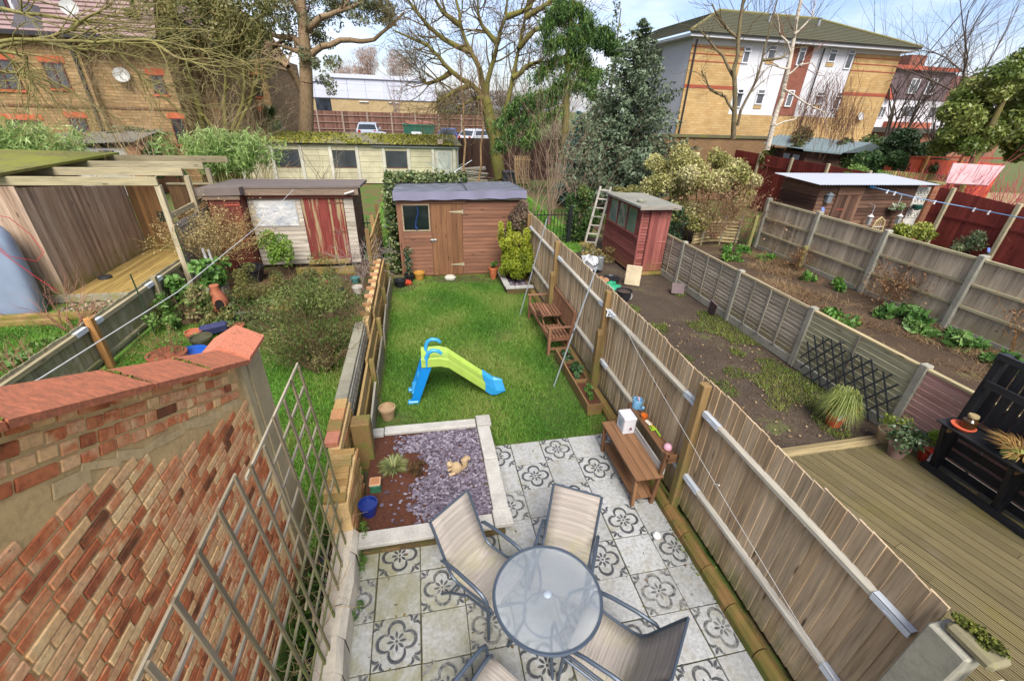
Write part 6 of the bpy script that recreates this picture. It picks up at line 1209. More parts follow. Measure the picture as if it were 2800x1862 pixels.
tag(part(MB().lathe([(.1, .1), (.12, .12), (.12, .5), (.1, .52), (.1, .4)], (6.05, 9.9, 0), 14), 'metal_can', plain('dull_metal', C3(160, 164, 162), .4, .5, .3, 10), None, None, True), 'dull grey metal can beside the white sack', 'can')
pot('low_tub', 'low black tub lying between the green sack and cream slab', (6.1, 9.05), .25, .14, plain('black_plastic', C3(40, 42, 46), .35, 0, .1))
SLT = plain('slate_purple', C3(112, 92, 92), .7, 0, .12, 10)
tag(part(MB().box((7.62, 7.95, .16), (.34, .03, .3), (-.5, 0, -.4), .004), 'roof_slate', SLT), 'dark purple slate leaning by the first concrete fence post', 'slate')
tag(part(MB().box((7.68, 6.45, .22), (.03, .22, .46), (.35, -.35, .15), .004), 'roof_slate', SLT), 'tall narrow purple slate leaning on the grey panel fence', 'slate')
P_, tt = blob_points(900, (6.3, 11.2, .25), (.7, .9, .3), .4, 12, .4); q = thing('dry_bramble', 'dry green and tan weeds piled at the side of red shed', 'weeds', (6.3, 11.2, 0)); leaf_part('leaves', P_, .09, leafm('dry_weed', (C3(90, 84, 44), C3(140, 126, 70), C3(180, 160, 100)), .1, .8), q, .35, tt)

# ------------------------------------------------------------------ THIRD GARDEN: tall panel fence, weeds
fz = thing('tall_panel_fence', 'tall grey board fence with thick concrete posts behind the weedy plot', 'fence', (13.3, 7, 0))
FZ = wood('silver_board', C3(166, 150, 126), C3(210, 192, 164), 'Z', C3(172, 156, 110), (.1, .5), .5, .2)
FZy = wood('silver_rail', C3(176, 164, 126), C3(194, 184, 148), 'Y'); py = [11.95, 9.68, 7.38, 5.08, 2.75, .4]
for y in py: part(MB().b2((13.18, y-.07, 0), (13.36, y+.07, 1.84), .015), 'concrete_post', CONC, fz)
for k in range(5):
    a, b = py[k+1]+.075, py[k]-.075; y = a
    while y < b-.02: board('fence_board', fz, (13.30, y, .1), (13.315, min(y+.118, b), 1.72), FZ, (0, 0, U(-.03, -.005))); y += .112
    part(MB().b2((13.25, a, .0), (13.33, b, .12)), 'gravel_board', CONC, fz)
    for z in (.58, 1.12, 1.70): part(MB().b2((13.24, a, z), (13.296, b, z+.06)), 'rail', FZy, fz)
stub = tag(part(MB().b2((13.0, 9.5, 0), (13.12, 9.62, .75), .01), 'timber_stub', wood('mossy_stub', C3(134, 128, 70), C3(150, 144, 90), 'Z')), 'short mossy timber stub beside the second tall concrete post', 'post')
tag(part(MB().b2((12.75, 11.75, 0), (12.87, 11.87, 1.25), .01), 'timber_stub', wood('mossy_stub', C3(134, 128, 70), C3(150, 144, 90), 'Z')), 'leaning mossy post at the far corner of the weedy plot', 'post')
cb = thing('log_compost', 'curved compost bay of stacked weathered logs under dry brambles', 'compost bay', (12, 12.6, 0)); 
for k in range(7):
    z = .07+k*.12; part(MB().tube([(10.9+t*.32, 12.5+.28*math.sin(t*.55)+U(-.02, .02), z+U(-.012, .012)) for t in range(7)], .058, 7), 'log', wood('grey_log', C3(150, 132, 92), C3(176, 158, 116), 'X'), cb)
for x in (11.2, 12.0, 12.7): part(MB().tube([(x, 12.4, 0), (x+.05, 12.42, 1.15)], .03, 6), 'stake', W_GREY('Z'), cb)
def plant(name, label, c, rad, n, size, cols, cat='plant', asp=.45, lumps=10, lr=.45, up=None, upamt=0, stems=None, trans=.25, shell=.55, group=None, rough=.55):
    t = thing(name, label, cat, (c[0], c[1], max(c[2]-rad[2], 0)), 0, group); P_, tt = blob_points(int(n*1.7), c, rad, shell, lumps, lr); P_[:, 2] = np.maximum(P_[:, 2], .01)
    leaf_part('leaves', P_, size, leafm('leaf_'+label.replace(' ', '_')[:40], cols, trans, rough), t, asp, tt, up, upamt)
    if stems:
        sg = []; b = np.array([c[0], c[1], max(c[2]-rad[2]*1.05, 0)])
        for k in range(stems[0]):
            tgt = np.array(c)+np.array(rad)*RNG.normal(0, .45, 3); mid = (b+tgt)/2+RNG.normal(0, .06, 3); s0 = b+RNG.normal(0, .05, 3)*[1, 1, 0]
            sg += [(*s0, *mid, stems[1], stems[1]*.7), (*mid, *tgt, stems[1]*.7, stems[1]*.3)]
        segs_mesh('stems', sg, plain('shrub_stem', C3(112, 92, 64), .9), t, 5)
    return t
WG = (C3(54, 96, 34), C3(92, 142, 50), C3(140, 180, 84))
for i, (x, y, r, l) in enumerate(((12.55, 10.75, .5, 'bright green leafy clump at the foot of first tall fence panel'), (11.9, 11.4, .5, 'spreading green weeds before the log compost bay'), (11.3, 10.6, .35, 'small green weed clump on the soil near log compost bay'), (12.75, 7.7, .3, 'green clump by the third tall concrete post'), (12.4, 8.5, .22, 'smallest green clump under the second fence panel'), (10.9, 5.75, .38, 'green leafy clump in the middle of the weedy plot'), (10.2, 8.6, .28, 'upright green weed near the grey waney fence'))):
    plant('green_weed', l, (x, y, .12), (r, r, .2), int(500*r), .13, WG, 'weed', .4, 8, .5)
for i, (x, y, r) in enumerate(((12.6, 5.6, .55), (12.5, 4.9, .45), (12.45, 3.95, .42), (12.4, 3.3, .5))):
    plant('broad_leaf_plant', ('farthest broad leaved green clump in the row under tall fence', 'second broad leaved green clump in the row under tall fence', 'third broad leaved green clump in the row under tall fence', 'nearest broad leaved green clump in the row under tall fence')[i], (x, y, .15), (r, r*.9, .2), 150, .26, (C3(64, 104, 44), C3(100, 144, 66), C3(160, 186, 112)), 'plant', .35, 7, .45, None, 0, None, .2, .55, 'broad leaved plants under the tall fence')
plant('green_weed', 'pale weeds on the near end of the weedy plot', (9.8, 2.2, .1), (.6, .4, .12), 220, .1, (C3(120, 140, 70), C3(160, 170, 100)), 'weed', .3)
def drybush(name, label, base, h, n, r0, col_, spread=.5, levels=3, cat='dead plant', leaves=None, bias=None, wig=.15, kids=(3, 3, 2)):
    t = thing(name, label, cat, base); sg, tips = [], []
    P_ = dict(levels=levels, n=list(kids), ang=(.25, .8), up=.04, wig=wig, ratio=.68, rratio=.7, rmin=.003, steps=4)
    if bias: P_['bias'] = bias
    for k in range(n):
        a = U(0, 2*PI); grow(sg, tips, (base[0]+math.cos(a)*.12*spread, base[1]+math.sin(a)*.12*spread, base[2]), (math.cos(a)*spread*U(.2, 1), math.sin(a)*spread*U(.2, 1), 1), h*U(.4, .55), r0*U(.7, 1.1), 0, P_)
    segs_mesh('stems', sg, plain('stem_'+name+str(int(col_[0]*1000)), col_, .9, 0, .2, 2), t, 4)
    if leaves:
        n_, s_, cols = leaves; tp = np.array([q[0] for q in tips]); P2 = tp[RNG.integers(0, len(tp), n_)]+RNG.normal(0, .05*h, (n_, 3)); leaf_part('leaves', P2, s_, leafm('lf_'+label.replace(' ', '_')[:40], cols, .15, .8), t, .4)
    return t
DRY = (C3(110, 76, 46), C3(146, 106, 68), C3(176, 138, 96))
for i, (b, h, l) in enumerate((((12.95, 6.35, 0), 1.2, 'tall brown dead plant collapsed against the tall fence'), ((12.9, 9.35, 0), .8, 'brown dead grassy clump at the second tall concrete post'), ((13.05, 10.9, 0), 1.5, 'thin dead climber on the first tall fence panel'), ((13.1, 3.6, .0), 1.3, 'orange brown dead climber on the nearest tall fence panel'))):
    drybush('dead_plant', l, b, h, (26, 18, 3, 6)[i], .008, C3(122, 84, 52) if i < 3 else C3(150, 106, 54), .6 if i < 2 else .15, 2, 'dead plant', ((700, 260, 110, 200)[i], .07, DRY), (-.12, 0, -.12) if i == 0 else None)

# ------------------------------------------------------------------ FOURTH GARDEN: log shed, red fences
LSM = lambda ax: wood('dark_brown_lap', C3(72, 46, 34), C3(128, 96, 76), ax, None, (0, 1), .55, .28)
lg = thing('lap_board_shed', 'dark brown lap board shed with white corrugated roof behind tall fence', 'shed', (16, 11, 0)); xa, xb, ya, yb = 13.75, 17.75, 10.45, 12.1
part(MB().b2((xa+.02, ya+.02, 0), (xb, yb, 2.5)), 'wall', LSM('Z'), lg)
k = 0; z = .6
while z < 2.46:
    for a, b in ((xa, 14.45), (15.5, xb)): board('lap_board', lg, (a, ya-.012, z), (b, ya+.012, z+.126), LSM('X'), (-.16, 0, 0))
    board('lap_board', lg, (xa-.012, ya, z), (xa+.012, yb, z+.126), LSM('Y'), (0, .16, 0)); z += .13
d_ = part(MB().b2((14.46, ya-.02, .5), (15.49, ya+.015, 2.46)), 'door', LSM('Z'), lg)
for k in range(7): board('plank', d_, (14.47+k*.146, ya-.045, .52), (14.47+k*.146+.14, ya-.018, 2.2), LSM('Z'))
part(MB().b2((14.46, ya-.05, 2.22), (15.49, ya-.02, 2.45)), 'lintel_board', LSM('X'), d_); part(MB().b2((14.6, ya-.055, 1.72), (14.9, ya-.047, 1.755)), 'hinge', plain('rust_red', C3(150, 70, 58), .7), d_)
cr = MB(); n = 90; A = [(13.35+4.85*k/n, 10.1, 2.58+.02*(k % 2)) for k in range(n+1)]; B = [(13.35+4.85*k/n, 12.2, 2.66+.02*(k % 2)) for k in range(n+1)]
cr.add(A+B, [(k, k+1, n+2+k, n+1+k) for k in range(n)]); o = part(cr, 'corrugated_roof', plain('white_sheet', C3(196, 200, 208), .4, 0, .04), lg); md = o.modifiers.new('t', 'SOLIDIFY'); md.thickness = .008
lan = thing('wall_lantern', 'grey box lantern on the left part of dark lap board shed', 'lantern', (14.0, 10.4, 2)); part(MB().b2((14.02, 10.30, 1.98), (14.2, 10.42, 2.22)), 'body', plain('grey_lantern', C3(120, 128, 132), .5), lan); part(MB().add([(13.99, 10.27, 2.22), (14.23, 10.27, 2.22), (14.23, 10.43, 2.22), (13.99, 10.43, 2.22), (14.11, 10.35, 2.32)], [(0, 1, 4), (1, 2, 4), (2, 3, 4), (3, 0, 4), (3, 2, 1, 0)]), 'cap', plain('grey_lantern', C3(120, 128, 132), .5), lan)
for lab, c, h in (('small blue solar lamp on a stake behind the tall fence near dark shed', (13.55, 9.9, 1.86), .2), ('small blue solar lamp on a stake below the red fence', (17.6, 7.55, 1.1), .15)):
    t = thing('solar_lamp', lab, 'lamp', c); part(MB().box(c, (.12, .02, .13), (-.4, 0, .1), .004), 'panel', plain('solar_blue', C3(120, 140, 206), .3), t); part(MB().tube([(c[0], c[1], 0), (c[0], c[1], c[2]-.05)], .012, 5), 'stake', plain('dark_stake', C3(60, 60, 60), .6), t)
hb = thing('hanging_basket', 'white flowering hanging basket on the dark lap board shed', 'hanging basket', (16.95, 10.3, 1.8)); part(MB().lathe([(.02, 1.6), (.13, 1.66), (.17, 1.76), (.15, 1.76)], (16.95, 10.25, 0), 14), 'basket', plain('dark_wicker', C3(90, 62, 48), .9), hb); P_, tt = blob_points(260, (16.95, 10.25, 1.84), (.24, .18, .12), .4, 8, .5); leaf_part('flowers', P_, .07, leafm('white_flowers', (C3(70, 104, 46), C3(130, 160, 90), C3(232, 236, 222))), hb, .7, tt); part(MB().tube([(16.95, 10.42, 2.25), (16.95, 10.25, 2.22), (16.95, 10.25, 1.78)], .008, 5), 'hook', STEEL, hb)
gb = thing('green_planter', 'dark green half round planter hung on the patterned white screen', 'planter', (17.9, 10.3, 1.8)); part(MB().lathe([(.05, 1.72), (.13, 1.78), (.16, 1.9), (.14, 1.9)], (17.8, 10.22, 0), 14), 'bowl', plain('green_planter', C3(30, 84, 72), .5), gb, None, True)
wm = thing('wicker_chair', 'tan wicker hoop chair back in front of the dark lap board shed', 'chair', (16.3, 10.0, 1)); WKM = plain('wicker', C3(196, 180, 130), .8)
part(MB().tube([(16.1, 10.1, .5), (16.08, 10.1, 1.1), (16.14, 10.1, 1.4), (16.32, 10.12, 1.52), (16.5, 10.1, 1.4), (16.56, 10.1, 1.1), (16.54, 10.1, .5)], .025, 7), 'hoop', WKM, wm, None, True); part(MB().tube([(16.12, 10.1, 1.2), (16.54, 10.1, 1.2)], .012, 5).tube([(16.12, 10.1, 1.0), (16.54, 10.1, 1.0)], .012, 5).tube([(16.12, 10.1, .8), (16.54, 10.1, .8)], .012, 5), 'cross_bar', plain('white_bar', C3(226, 226, 220), .6), wm); part(MB().b2((16.1, 9.7, .45), (16.55, 10.12, .5), .01), 'seat', WKM, wm); part(MB().tube([(16.32, 10.11, .5), (16.32, 10.12, 1.5)], .01, 5).tube([(16.22, 10.11, .5), (16.24, 10.12, 1.46)], .01, 5).tube([(16.42, 10.11, .5), (16.40, 10.12, 1.46)], .01, 5), 'spindle', WKM, wm)
for i, (x, l) in enumerate(((15.95, 'white hanging lantern left of the wicker chair'), (17.2, 'white hanging lantern right of the wicker chair'))):
    t = thing('hanging_lantern', l, 'lantern', (x, 10.2, 1.6)); part(MB().lathe([(.0, 1.62), (.02, 1.6), (.10, 1.53), (.09, 1.52)], (x, 10.2, 0), 10), 'cap', plain('white_bar', C3(226, 226, 220), .6), t); part(MB().b2((x-.06, 10.14, 1.25), (x+.06, 10.26, 1.5)), 'glass', glassm('lantern_glass', C3(150, 150, 146)), t); part(MB().tube([(x, 10.43, 1.92), (x, 10.2, 1.9), (x, 10.2, 1.6)], .006, 4), 'hook', STEEL, t)
sb_ = thing('patterned_screen', 'white patterned screen block panel and brick pillar beside the dark shed', 'screen wall', (18, 10.4, 0)); part(MB().b2((17.72, 10.42, 2.42), (18.3, 10.5, 2.46)), 'top_course', stone('white_block', C3(226, 222, 210)), sb_); part(MB().b2((17.72, 10.44, 0), (18.3, 10.52, 1.41)), 'plinth', stone('white_block', C3(226, 222, 210)), sb_)
wb = stone('white_block', C3(226, 222, 210))
for r in range(4):
    for k in range(2):
        o = MB(); x0, z0 = 17.74+k*.28, 1.42+r*.25; 
        for (a, b, c, d) in ((0, 0, .27, .035), (0, .205, .27, .24), (0, .03, .035, .21), (.235, .03, .27, .21)): o.b2((x0+a, 10.42, z0+b), (x0+c, 10.5, z0+d))
        o.box((x0+.135, 10.46, z0+.12), (.26, .06, .035), (0, PI/4, 0)); o.box((x0+.135, 10.461, z0+.12), (.26, .058, .035), (0, -PI/4, 0)); part(o, 'screen_block', wb, sb_)
part(MB().b2((18.32, 10.35, 0), (18.62, 10.6, 2.55)), 'pillar', brickm('pillar_brick', (C3(150, 96, 70), C3(176, 120, 88))), sb_)
for k in range(26): board('brick', sb_, (18.31, 10.34, 1.0+k*.06), (18.63, 10.36, 1.05+k*.06), brickm('pillar_brick2', (C3(160, 100, 74), C3(186, 128, 96))))
part(MB().b2((18.26, 10.3, 2.56), (18.7, 10.65, 2.64)), 'cap', stone('mossy_cap', C3(150, 140, 100), MOSS), sb_)
REDF = wood('red_stained_board', C3(120, 46, 40), C3(142, 60, 50), 'Z', None, (0, 1), .72, .12)
for lab, y0, y1, ztop, ys in (('bright red stained board fence with pale concrete posts beyond tall grey fence', 4.2, 10.2, (2.06, 2.5), (9.75, 7.85, 5.95, 4.2)), ('dull red board fence running away behind dark lap board shed', 12.2, 22, (2.6, 2.74), (12.9, 14.9, 17, 19.2))):
    t = thing('red_fence', lab, 'fence', (18.4, y0, 0)); y = y0
    while y < y1: board('fence_board', t, (18.4, y, .1), (18.42, y+.15, ztop[0]+(ztop[1]-ztop[0])*(y-y0)/(y1-y0)), REDF, (0, 0, U(-.03, 0))); y += .14
    for y in ys: part(MB().b2((18.28, y-.06, 0), (18.385, y+.06, ztop[0]+(ztop[1]-ztop[0])*(y-y0)/(y1-y0)+.08), .01), 'concrete_post', stone('pale_post', C3(200, 186, 150)), t)
    part(MB().b2((18.36, y0, ztop[0]-.45), (18.4, y1, ztop[0]-.38)), 'rail', REDF, t)
bl = thing('washing_line', 'blue cord with white pegs crossing in front of dark shed and red fence', 'washing line', (17, 9, 2.3)); pts = [Vector((15.55, 10.3, 2.5)), Vector((17.0, 9.7, 2.22)), Vector((17.9, 8.9, 2.1)), Vector((18.0, 7.6, 2.08)), Vector((18.0, 6.0, 2.15))]
part(MB().tube(pts, .014, 5), 'cord', plain('blue_cord', C3(120, 160, 206), .6), bl); part(MB().box((15.6, 10.28, 2.5), (.22, .03, .09), (0, .2, 0)), 'knot', plain('bright_blue', C3(40, 140, 206), .6), bl)
for f in (.35, .5, .9, 1.35, 2.2, 2.5, 3.2, 3.3, 3.7): i = min(int(f), 3); q = pts[i].lerp(pts[i+1], f-i); part(MB().box((q.x, q.y, q.z-.03), (.05, .03, .12), (0, .2, 0)), 'peg', plain('white_peg', C3(232, 232, 230), .6), bl)
plant('variegated_shrub', 'yellow green leafy shrub behind the tall fence, below patterned screen', (17.2, 9.5, .85), (.85, .6, .6), 1500, .13, (C3(90, 110, 40), C3(160, 170, 70), C3(214, 214, 120)), 'shrub', .45, 12, .4)
plant('dark_shrub', 'dark blue green shrub behind the tall fence, below red fence', (18.0, 8.4, .75), (.7, .55, .6), 1500, .1, (C3(50, 68, 44), C3(92, 110, 74), C3(160, 168, 120)), 'shrub', .3, 12, .4)
rub = thing('rubble_wall', 'low rough brick edging at the foot of red fence', 'wall', (17.4, 6.5, 0))
for k in range(40): board('stone', rub, (17.3+U(0, .2), 4.6+k*.06, .1+U(0, .5)), (17.5+U(0, .2), 4.6+k*.06+U(.12, .25), .2+U(0, .6)+.1), brickm('rubble_stone', (C3(120, 84, 62), C3(160, 128, 98), C3(206, 190, 160))), (U(-.3, .3), U(-.3, .3), U(-.3, .3)), .02)
# ------------------------------------------------------------------ BACKGROUND: garage block, car park
def brickfar(name, c1, c2, mort, sc=1.0):
    m = M(name, .9); g = m.t.nodes.new('ShaderNodeNewGeometry'); s = m.t.nodes.new('ShaderNodeSeparateXYZ'); m.l(g.outputs['Position'], s.inputs[0])
    cb = m.t.nodes.new('ShaderNodeCombineXYZ'); m.l(m.math('ADD', s.outputs[0], s.outputs[1]), cb.inputs[0]); m.l(s.outputs[2], cb.inputs[1])
    b = m.t.nodes.new('ShaderNodeTexBrick'); m.l(cb.outputs[0], b.inputs['Vector']); b.inputs['Scale'].default_value = 1; b.inputs['Brick Width'].default_value = .225*sc; b.inputs['Row Height'].default_value = .075*sc; b.inputs['Mortar Size'].default_value = .007*sc
    b.inputs['Color1'].default_value = c1; b.inputs['Color2'].default_value = c2; b.inputs['Mortar'].default_value = mort; b.inputs['Bias'].default_value = -.1
    n = m.noise(m.coord('World'), 1.1, 4); m.col(m.mix(1, b.outputs[0], m.ramp(n, [(.3, .85), (.7, 1.12)]), 'MULTIPLY')); return m.m
ga = thing('garage_block', 'long cream concrete panel garage block with mossy corrugated roof', 'garage', (-3, 29, 0)); gx0, gx1, gy = -9.3, 3.28, 27.0
GPN = stone('cream_panel', C3(206, 198, 164), C3(160, 156, 106), .14, 10, .12); GPO = stone('panel_post', C3(218, 214, 196), None, .1, 10); DKG = glassm('dark_shutter', C3(44, 50, 54), .5)
part(MB().b2((gx0, gy+.02, 0), (gx1-.05, 32, 2.18)), 'wall', GPN, ga)
pxs = [-9.2, -7.5, -5.93, -4.29, -2.78, -1.26, .21, 1.68, 2.98]
for x in pxs: part(MB().b2((x-.09, gy-.08, 0), (x+.09, gy+.02, 2.16), .01), 'panel_post', GPO, ga)
for k in range(len(pxs)-2):
    a, b = pxs[k]+.095, pxs[k+1]-.095
    for r in range(7):
        z = .02+r*.31
        if k in (1, 3, 5) and 2 < r < 6: continue
        board('wall_panel', ga, (a, gy-.035, z), (b, gy+.02, z+.298), GPN, None, .01)
    if k in (1, 3, 5):
        w_ = part(MB().b2((a+.02, gy-.02, .95), (b-.02, gy+.015, 1.85)), 'window', DKG, ga); part(MB().b2((a+.0, gy-.05, .90), (b, gy-.0, .95)), 'sill', plain('rusty_sill', C3(110, 76, 60), .8), w_)
        part(MB().b2(((a+b)/2-.015, gy-.03, .97), ((a+b)/2+.015, gy-.021, 1.84)), 'joint', plain('shutter_joint', C3(70, 74, 76), .6), w_)
dr = part(MB().b2((1.8, gy-.03, .03), (2.86, gy+.0, 1.98)), 'door', GPO, ga); part(MB().b2((1.95, gy-.04, .9), (2.7, gy-.031, 1.85)), 'glass', glassm('old_glass', C3(176, 180, 170), .3), dr)
for k in range(3): part(MB().b2((1.95+.25*k, gy-.05, .9), (1.98+.25*k, gy-.041, 1.85)), 'glazing_bar', GPO, dr)
part(MB().tube([(-1.9, gy-.14, 2.14), (3.3, gy-.14, 2.12)], .05, 6), 'gutter', plain('grey_gutter', C3(150, 156, 156), .5), ga); part(MB().tube([(3.2, gy-.12, 2.1), (3.2, gy-.1, .0)], .04, 6), 'down_pipe', plain('grey_gutter', C3(150, 156, 156), .5), ga)
cr = MB(); n = 200; A = [(gx0-.2+(gx1-gx0+.4)*k/n, gy-.3, 2.24+.045*(k % 2)) for k in range(n+1)]; B = [(x, 32.2, z+.26) for x, y, z in A]
cr.add(A+B, [(k, k+1, n+2+k, n+1+k) for k in range(n)]); o = part(cr, 'corrugated_roof', stone('mossy_asbestos', C3(150, 142, 112), C3(126, 130, 40), .3, 5, .55), ga)
P_ = np.stack([RNG.uniform(gx0, gx1, 5200), gy-.28+5.3*RNG.uniform(0, 1, 5200), np.zeros(5200)], 1); P_ = P_[(np.sin(P_[:, 0]*.9+1)+np.sin(P_[:, 0]*2.3+P_[:, 1])+RNG.normal(0, .8, len(P_)) > -.6)]; P_[:, 2] = 2.3+(P_[:, 1]-gy)*.05
leaf_part('moss', P_, .14, leafm('roof_moss', (C3(98, 100, 30), C3(132, 136, 44), C3(170, 160, 70)), 0, .9), ga, .9, None, None, 0, 'stuff')
part(MB().b2((2.0, gy-.2, 2.33), (2.3, gy+.2, 2.55)), 'roof_vent', plain('pinkish_cap', C3(206, 186, 166), .8), ga)
bfn = thing('brown_fence', 'dark brown board fence between the garage block and mossy tree trunk', 'fence', (5, 29, 0)); x = 3.4
while x < 9.6: board('fence_board', bfn, (x, 29.0, .0), (x+.17, 29.03, 2.55), wood('dark_brown_fence', C3(70, 48, 38), C3(96, 70, 56), 'Z')); x += .175
lgp = thing('timber_stack', 'stack of weathered planks beside the garage block door', 'planks', (4.3, 27, 0))
for k in range(9): part(MB().box((4.2+U(-.2, .2), 26.6+U(-.2, .2), .1+k*.11), (1.7, .22, .08), (U(-.1, .1), U(-.12, .12), U(-.2, .2))), 'plank', W_GREY('X'), lgp)
rd = thing('rotary_dryer', 'folded white rotary clothes dryer by the garage block door', 'clothes dryer', (2.6, 25.6, 0)); part(MB().tube([(2.6, 25.6, 0), (2.6, 25.6, 1.9)], .03, 6), 'pole', PS, rd)
for k in range(4): a = k*PI/2+.4; part(MB().tube([(2.6, 25.6, .75), (2.6+1.5*math.cos(a), 25.6+1.5*math.sin(a), 1.5)], .022, 5), 'arm', PS, rd)
gtw = thing('pallet_gate', 'pale slatted wooden gate under the drooping cedar', 'gate', (7.2, 26.5, 0)); 
for k in range(8): board('slat', gtw, (6.75+k*.125, 26.5, .1), (6.75+k*.125+.075, 26.53, 1.75), wood('pale_pallet', C3(168, 136, 92), C3(190, 160, 116), 'Z'))
for z in (.3, 1.5): board('rail', gtw, (6.72, 26.535, z), (7.78, 26.56, z+.1), wood('pale_pallet', C3(168, 136, 92), C3(190, 160, 116), 'X'))
cbn = thing('compost_bin', 'square black compost bin behind the brown shed roof', 'bin', (6.0, 25, 0)); part(MB().add([(5.6, 24.6, 0), (6.5, 24.6, 0), (6.5, 25.5, 0), (5.6, 25.5, 0), (5.72, 24.7, .95), (6.38, 24.7, .95), (6.38, 25.4, .95), (5.72, 25.4, .95)], [(0, 1, 5, 4), (1, 2, 6, 5), (2, 3, 7, 6), (3, 0, 4, 7), (4, 5, 6, 7)]), 'body', plain('bin_black', C3(52, 56, 60), .5), cbn); part(MB().b2((5.66, 24.64, .955), (6.44, 25.46, 1.04), .03), 'lid', plain('bin_lid', C3(66, 70, 74), .5), cbn)
# brick hut left with corrugated roof
ht = thing('brick_hut', 'small brick outhouse with ivy on its grey corrugated roof at left', 'outhouse', (-14, 23.6, 0))
part(MB().b2((-17, 23.2, 0), (-12.8, 26, 2.15)), 'wall', stone('white_hut', C3(214, 212, 204)), ht); part(MB().b2((-12.78, 23.15, 0), (-12.2, 26, 2.1)).prism([(-12.79, 23.14, 2.1), (-12.2, 23.14, 2.1), (-12.5, 23.14, 2.4)], (0, 2.8, 0)), 'brick_end', brickfar('hut_brick', C3(176, 112, 80), C3(196, 140, 104), C3(180, 160, 130)), ht)
cr = MB(); n = 60; A = [(-17+4.7*k/n, 22.9, 2.2+.04*(k % 2)+.004*k) for k in range(n+1)]; B = [(x, 26.2, z+.38) for x, y, z in A]; cr.add(A+B, [(k, k+1, n+2+k, n+1+k) for k in range(n)]); part(cr, 'corrugated_roof', stone('grey_asbestos', C3(140, 136, 122), C3(120, 120, 70), .25, 6, .3), ht)
part(MB().b2((-13.9, 23.16, 1.2), (-13.3, 23.195, 2.05)), 'window', DKG, ht)
# car park fence
cpf = thing('car_park_fence', 'long brown close board fence along the far side of the car park', 'fence', (-5, 60, 1)); mb = MB(); x = -20
CPB = wood('far_brown_board', C3(112, 76, 62), C3(140, 102, 86), 'Z')
while x < 16: mb.b2((x, 60.0, 1.0), (x+.21, 60.05+.02*random.random(), 3.3)); x += .22
part(mb, 'boards', brickm('far_brown_boards', (C3(100, 68, 56), C3(124, 88, 74), C3(142, 106, 90)), True), cpf, 'stuff')
x = -19.5
while x < 16: part(MB().b2((x-.09, 59.86, 1.0), (x+.09, 59.99, 3.34)), 'post', plain('far_post', C3(160, 140, 124), .9), cpf); x += 2.9
for z in (1.35, 2.1, 2.85): part(MB().b2((-20, 59.9, z-.05), (16, 59.97, z+.05)), 'rail', plain('far_rail', C3(150, 122, 106), .9), cpf)
# retail building
WP = plain('white_cladding', C3(214, 218, 230), .5, 0, .04, .5); WP2 = plain('grey_trim', C3(150, 156, 170), .5); YBR = brickfar('far_yellow_brick', C3(180, 154, 108), C3(196, 172, 126), C3(176, 158, 124))
rt = thing('retail_building', 'long low white clad retail building with yellow brick base beyond car park', 'building', (-6, 80, 1))
for (x0, x1, y0, zt) in ((-11.5, 4.3, 76, 7.9), (-27, -11.5, 79, 7.4)):
    part(MB().b2((x0, y0, 0), (x1, y0+20, 4.7)), 'brick_base', YBR, rt); n = 6
    for k in range(n):
        a, b = x0+(x1-x0)*k/n, x0+(x1-x0)*(k+1)/n
        for z0, z1 in ((4.78, 5.7), (5.72, 6.6), (6.62, zt-.5)): board('wall_panel', rt, (a+.02, y0-.12, z0), (b-.02, y0+.2, z1), WP)
    part(MB().b2((x0-.1, y0-.3, zt-.5), (x1+.1, y0+20, zt)), 'parapet', WP, rt); part(MB().b2((x0, y0-.15, 4.7), (x1, y0+.1, 4.78)), 'trim', WP2, rt); part(MB().b2((x0, y0-.34, zt-.56), (x1+.1, y0-.2, zt-.5)), 'parapet_trim', WP2, rt)
for x in (-7.4, -3.0): part(MB().b2((x, 75.8, 4.3), (x+1.4, 75.95, 4.42)), 'light_box', plain('white_lamp', C3(236, 236, 236), .4), rt)
part(MB().b2((-14.2, 78.7, 2.6), (-11.6, 78.95, 4.6)), 'doorway', glassm('dark_door', C3(56, 62, 70)), rt)
sg_ = thing('site_sign', 'small white and blue sign board in front of the retail building', 'sign', (-17.5, 74, 1)); part(MB().b2((-17.9, 74, 2.8), (-17.0, 74.06, 4.6)), 'board', plain('white_sign', C3(240, 244, 250), .5), sg_); part(MB().b2((-17.9, 73.95, 4.0), (-17.0, 73.99, 4.6)), 'blue_band', plain('blue_sign', C3(60, 150, 200), .5), sg_); part(MB().b2((-17.7, 74.02, 1), (-17.6, 74.1, 2.8)).b2((-17.3, 74.02, 1), (-17.2, 74.1, 2.8)), 'leg', WP2, sg_)
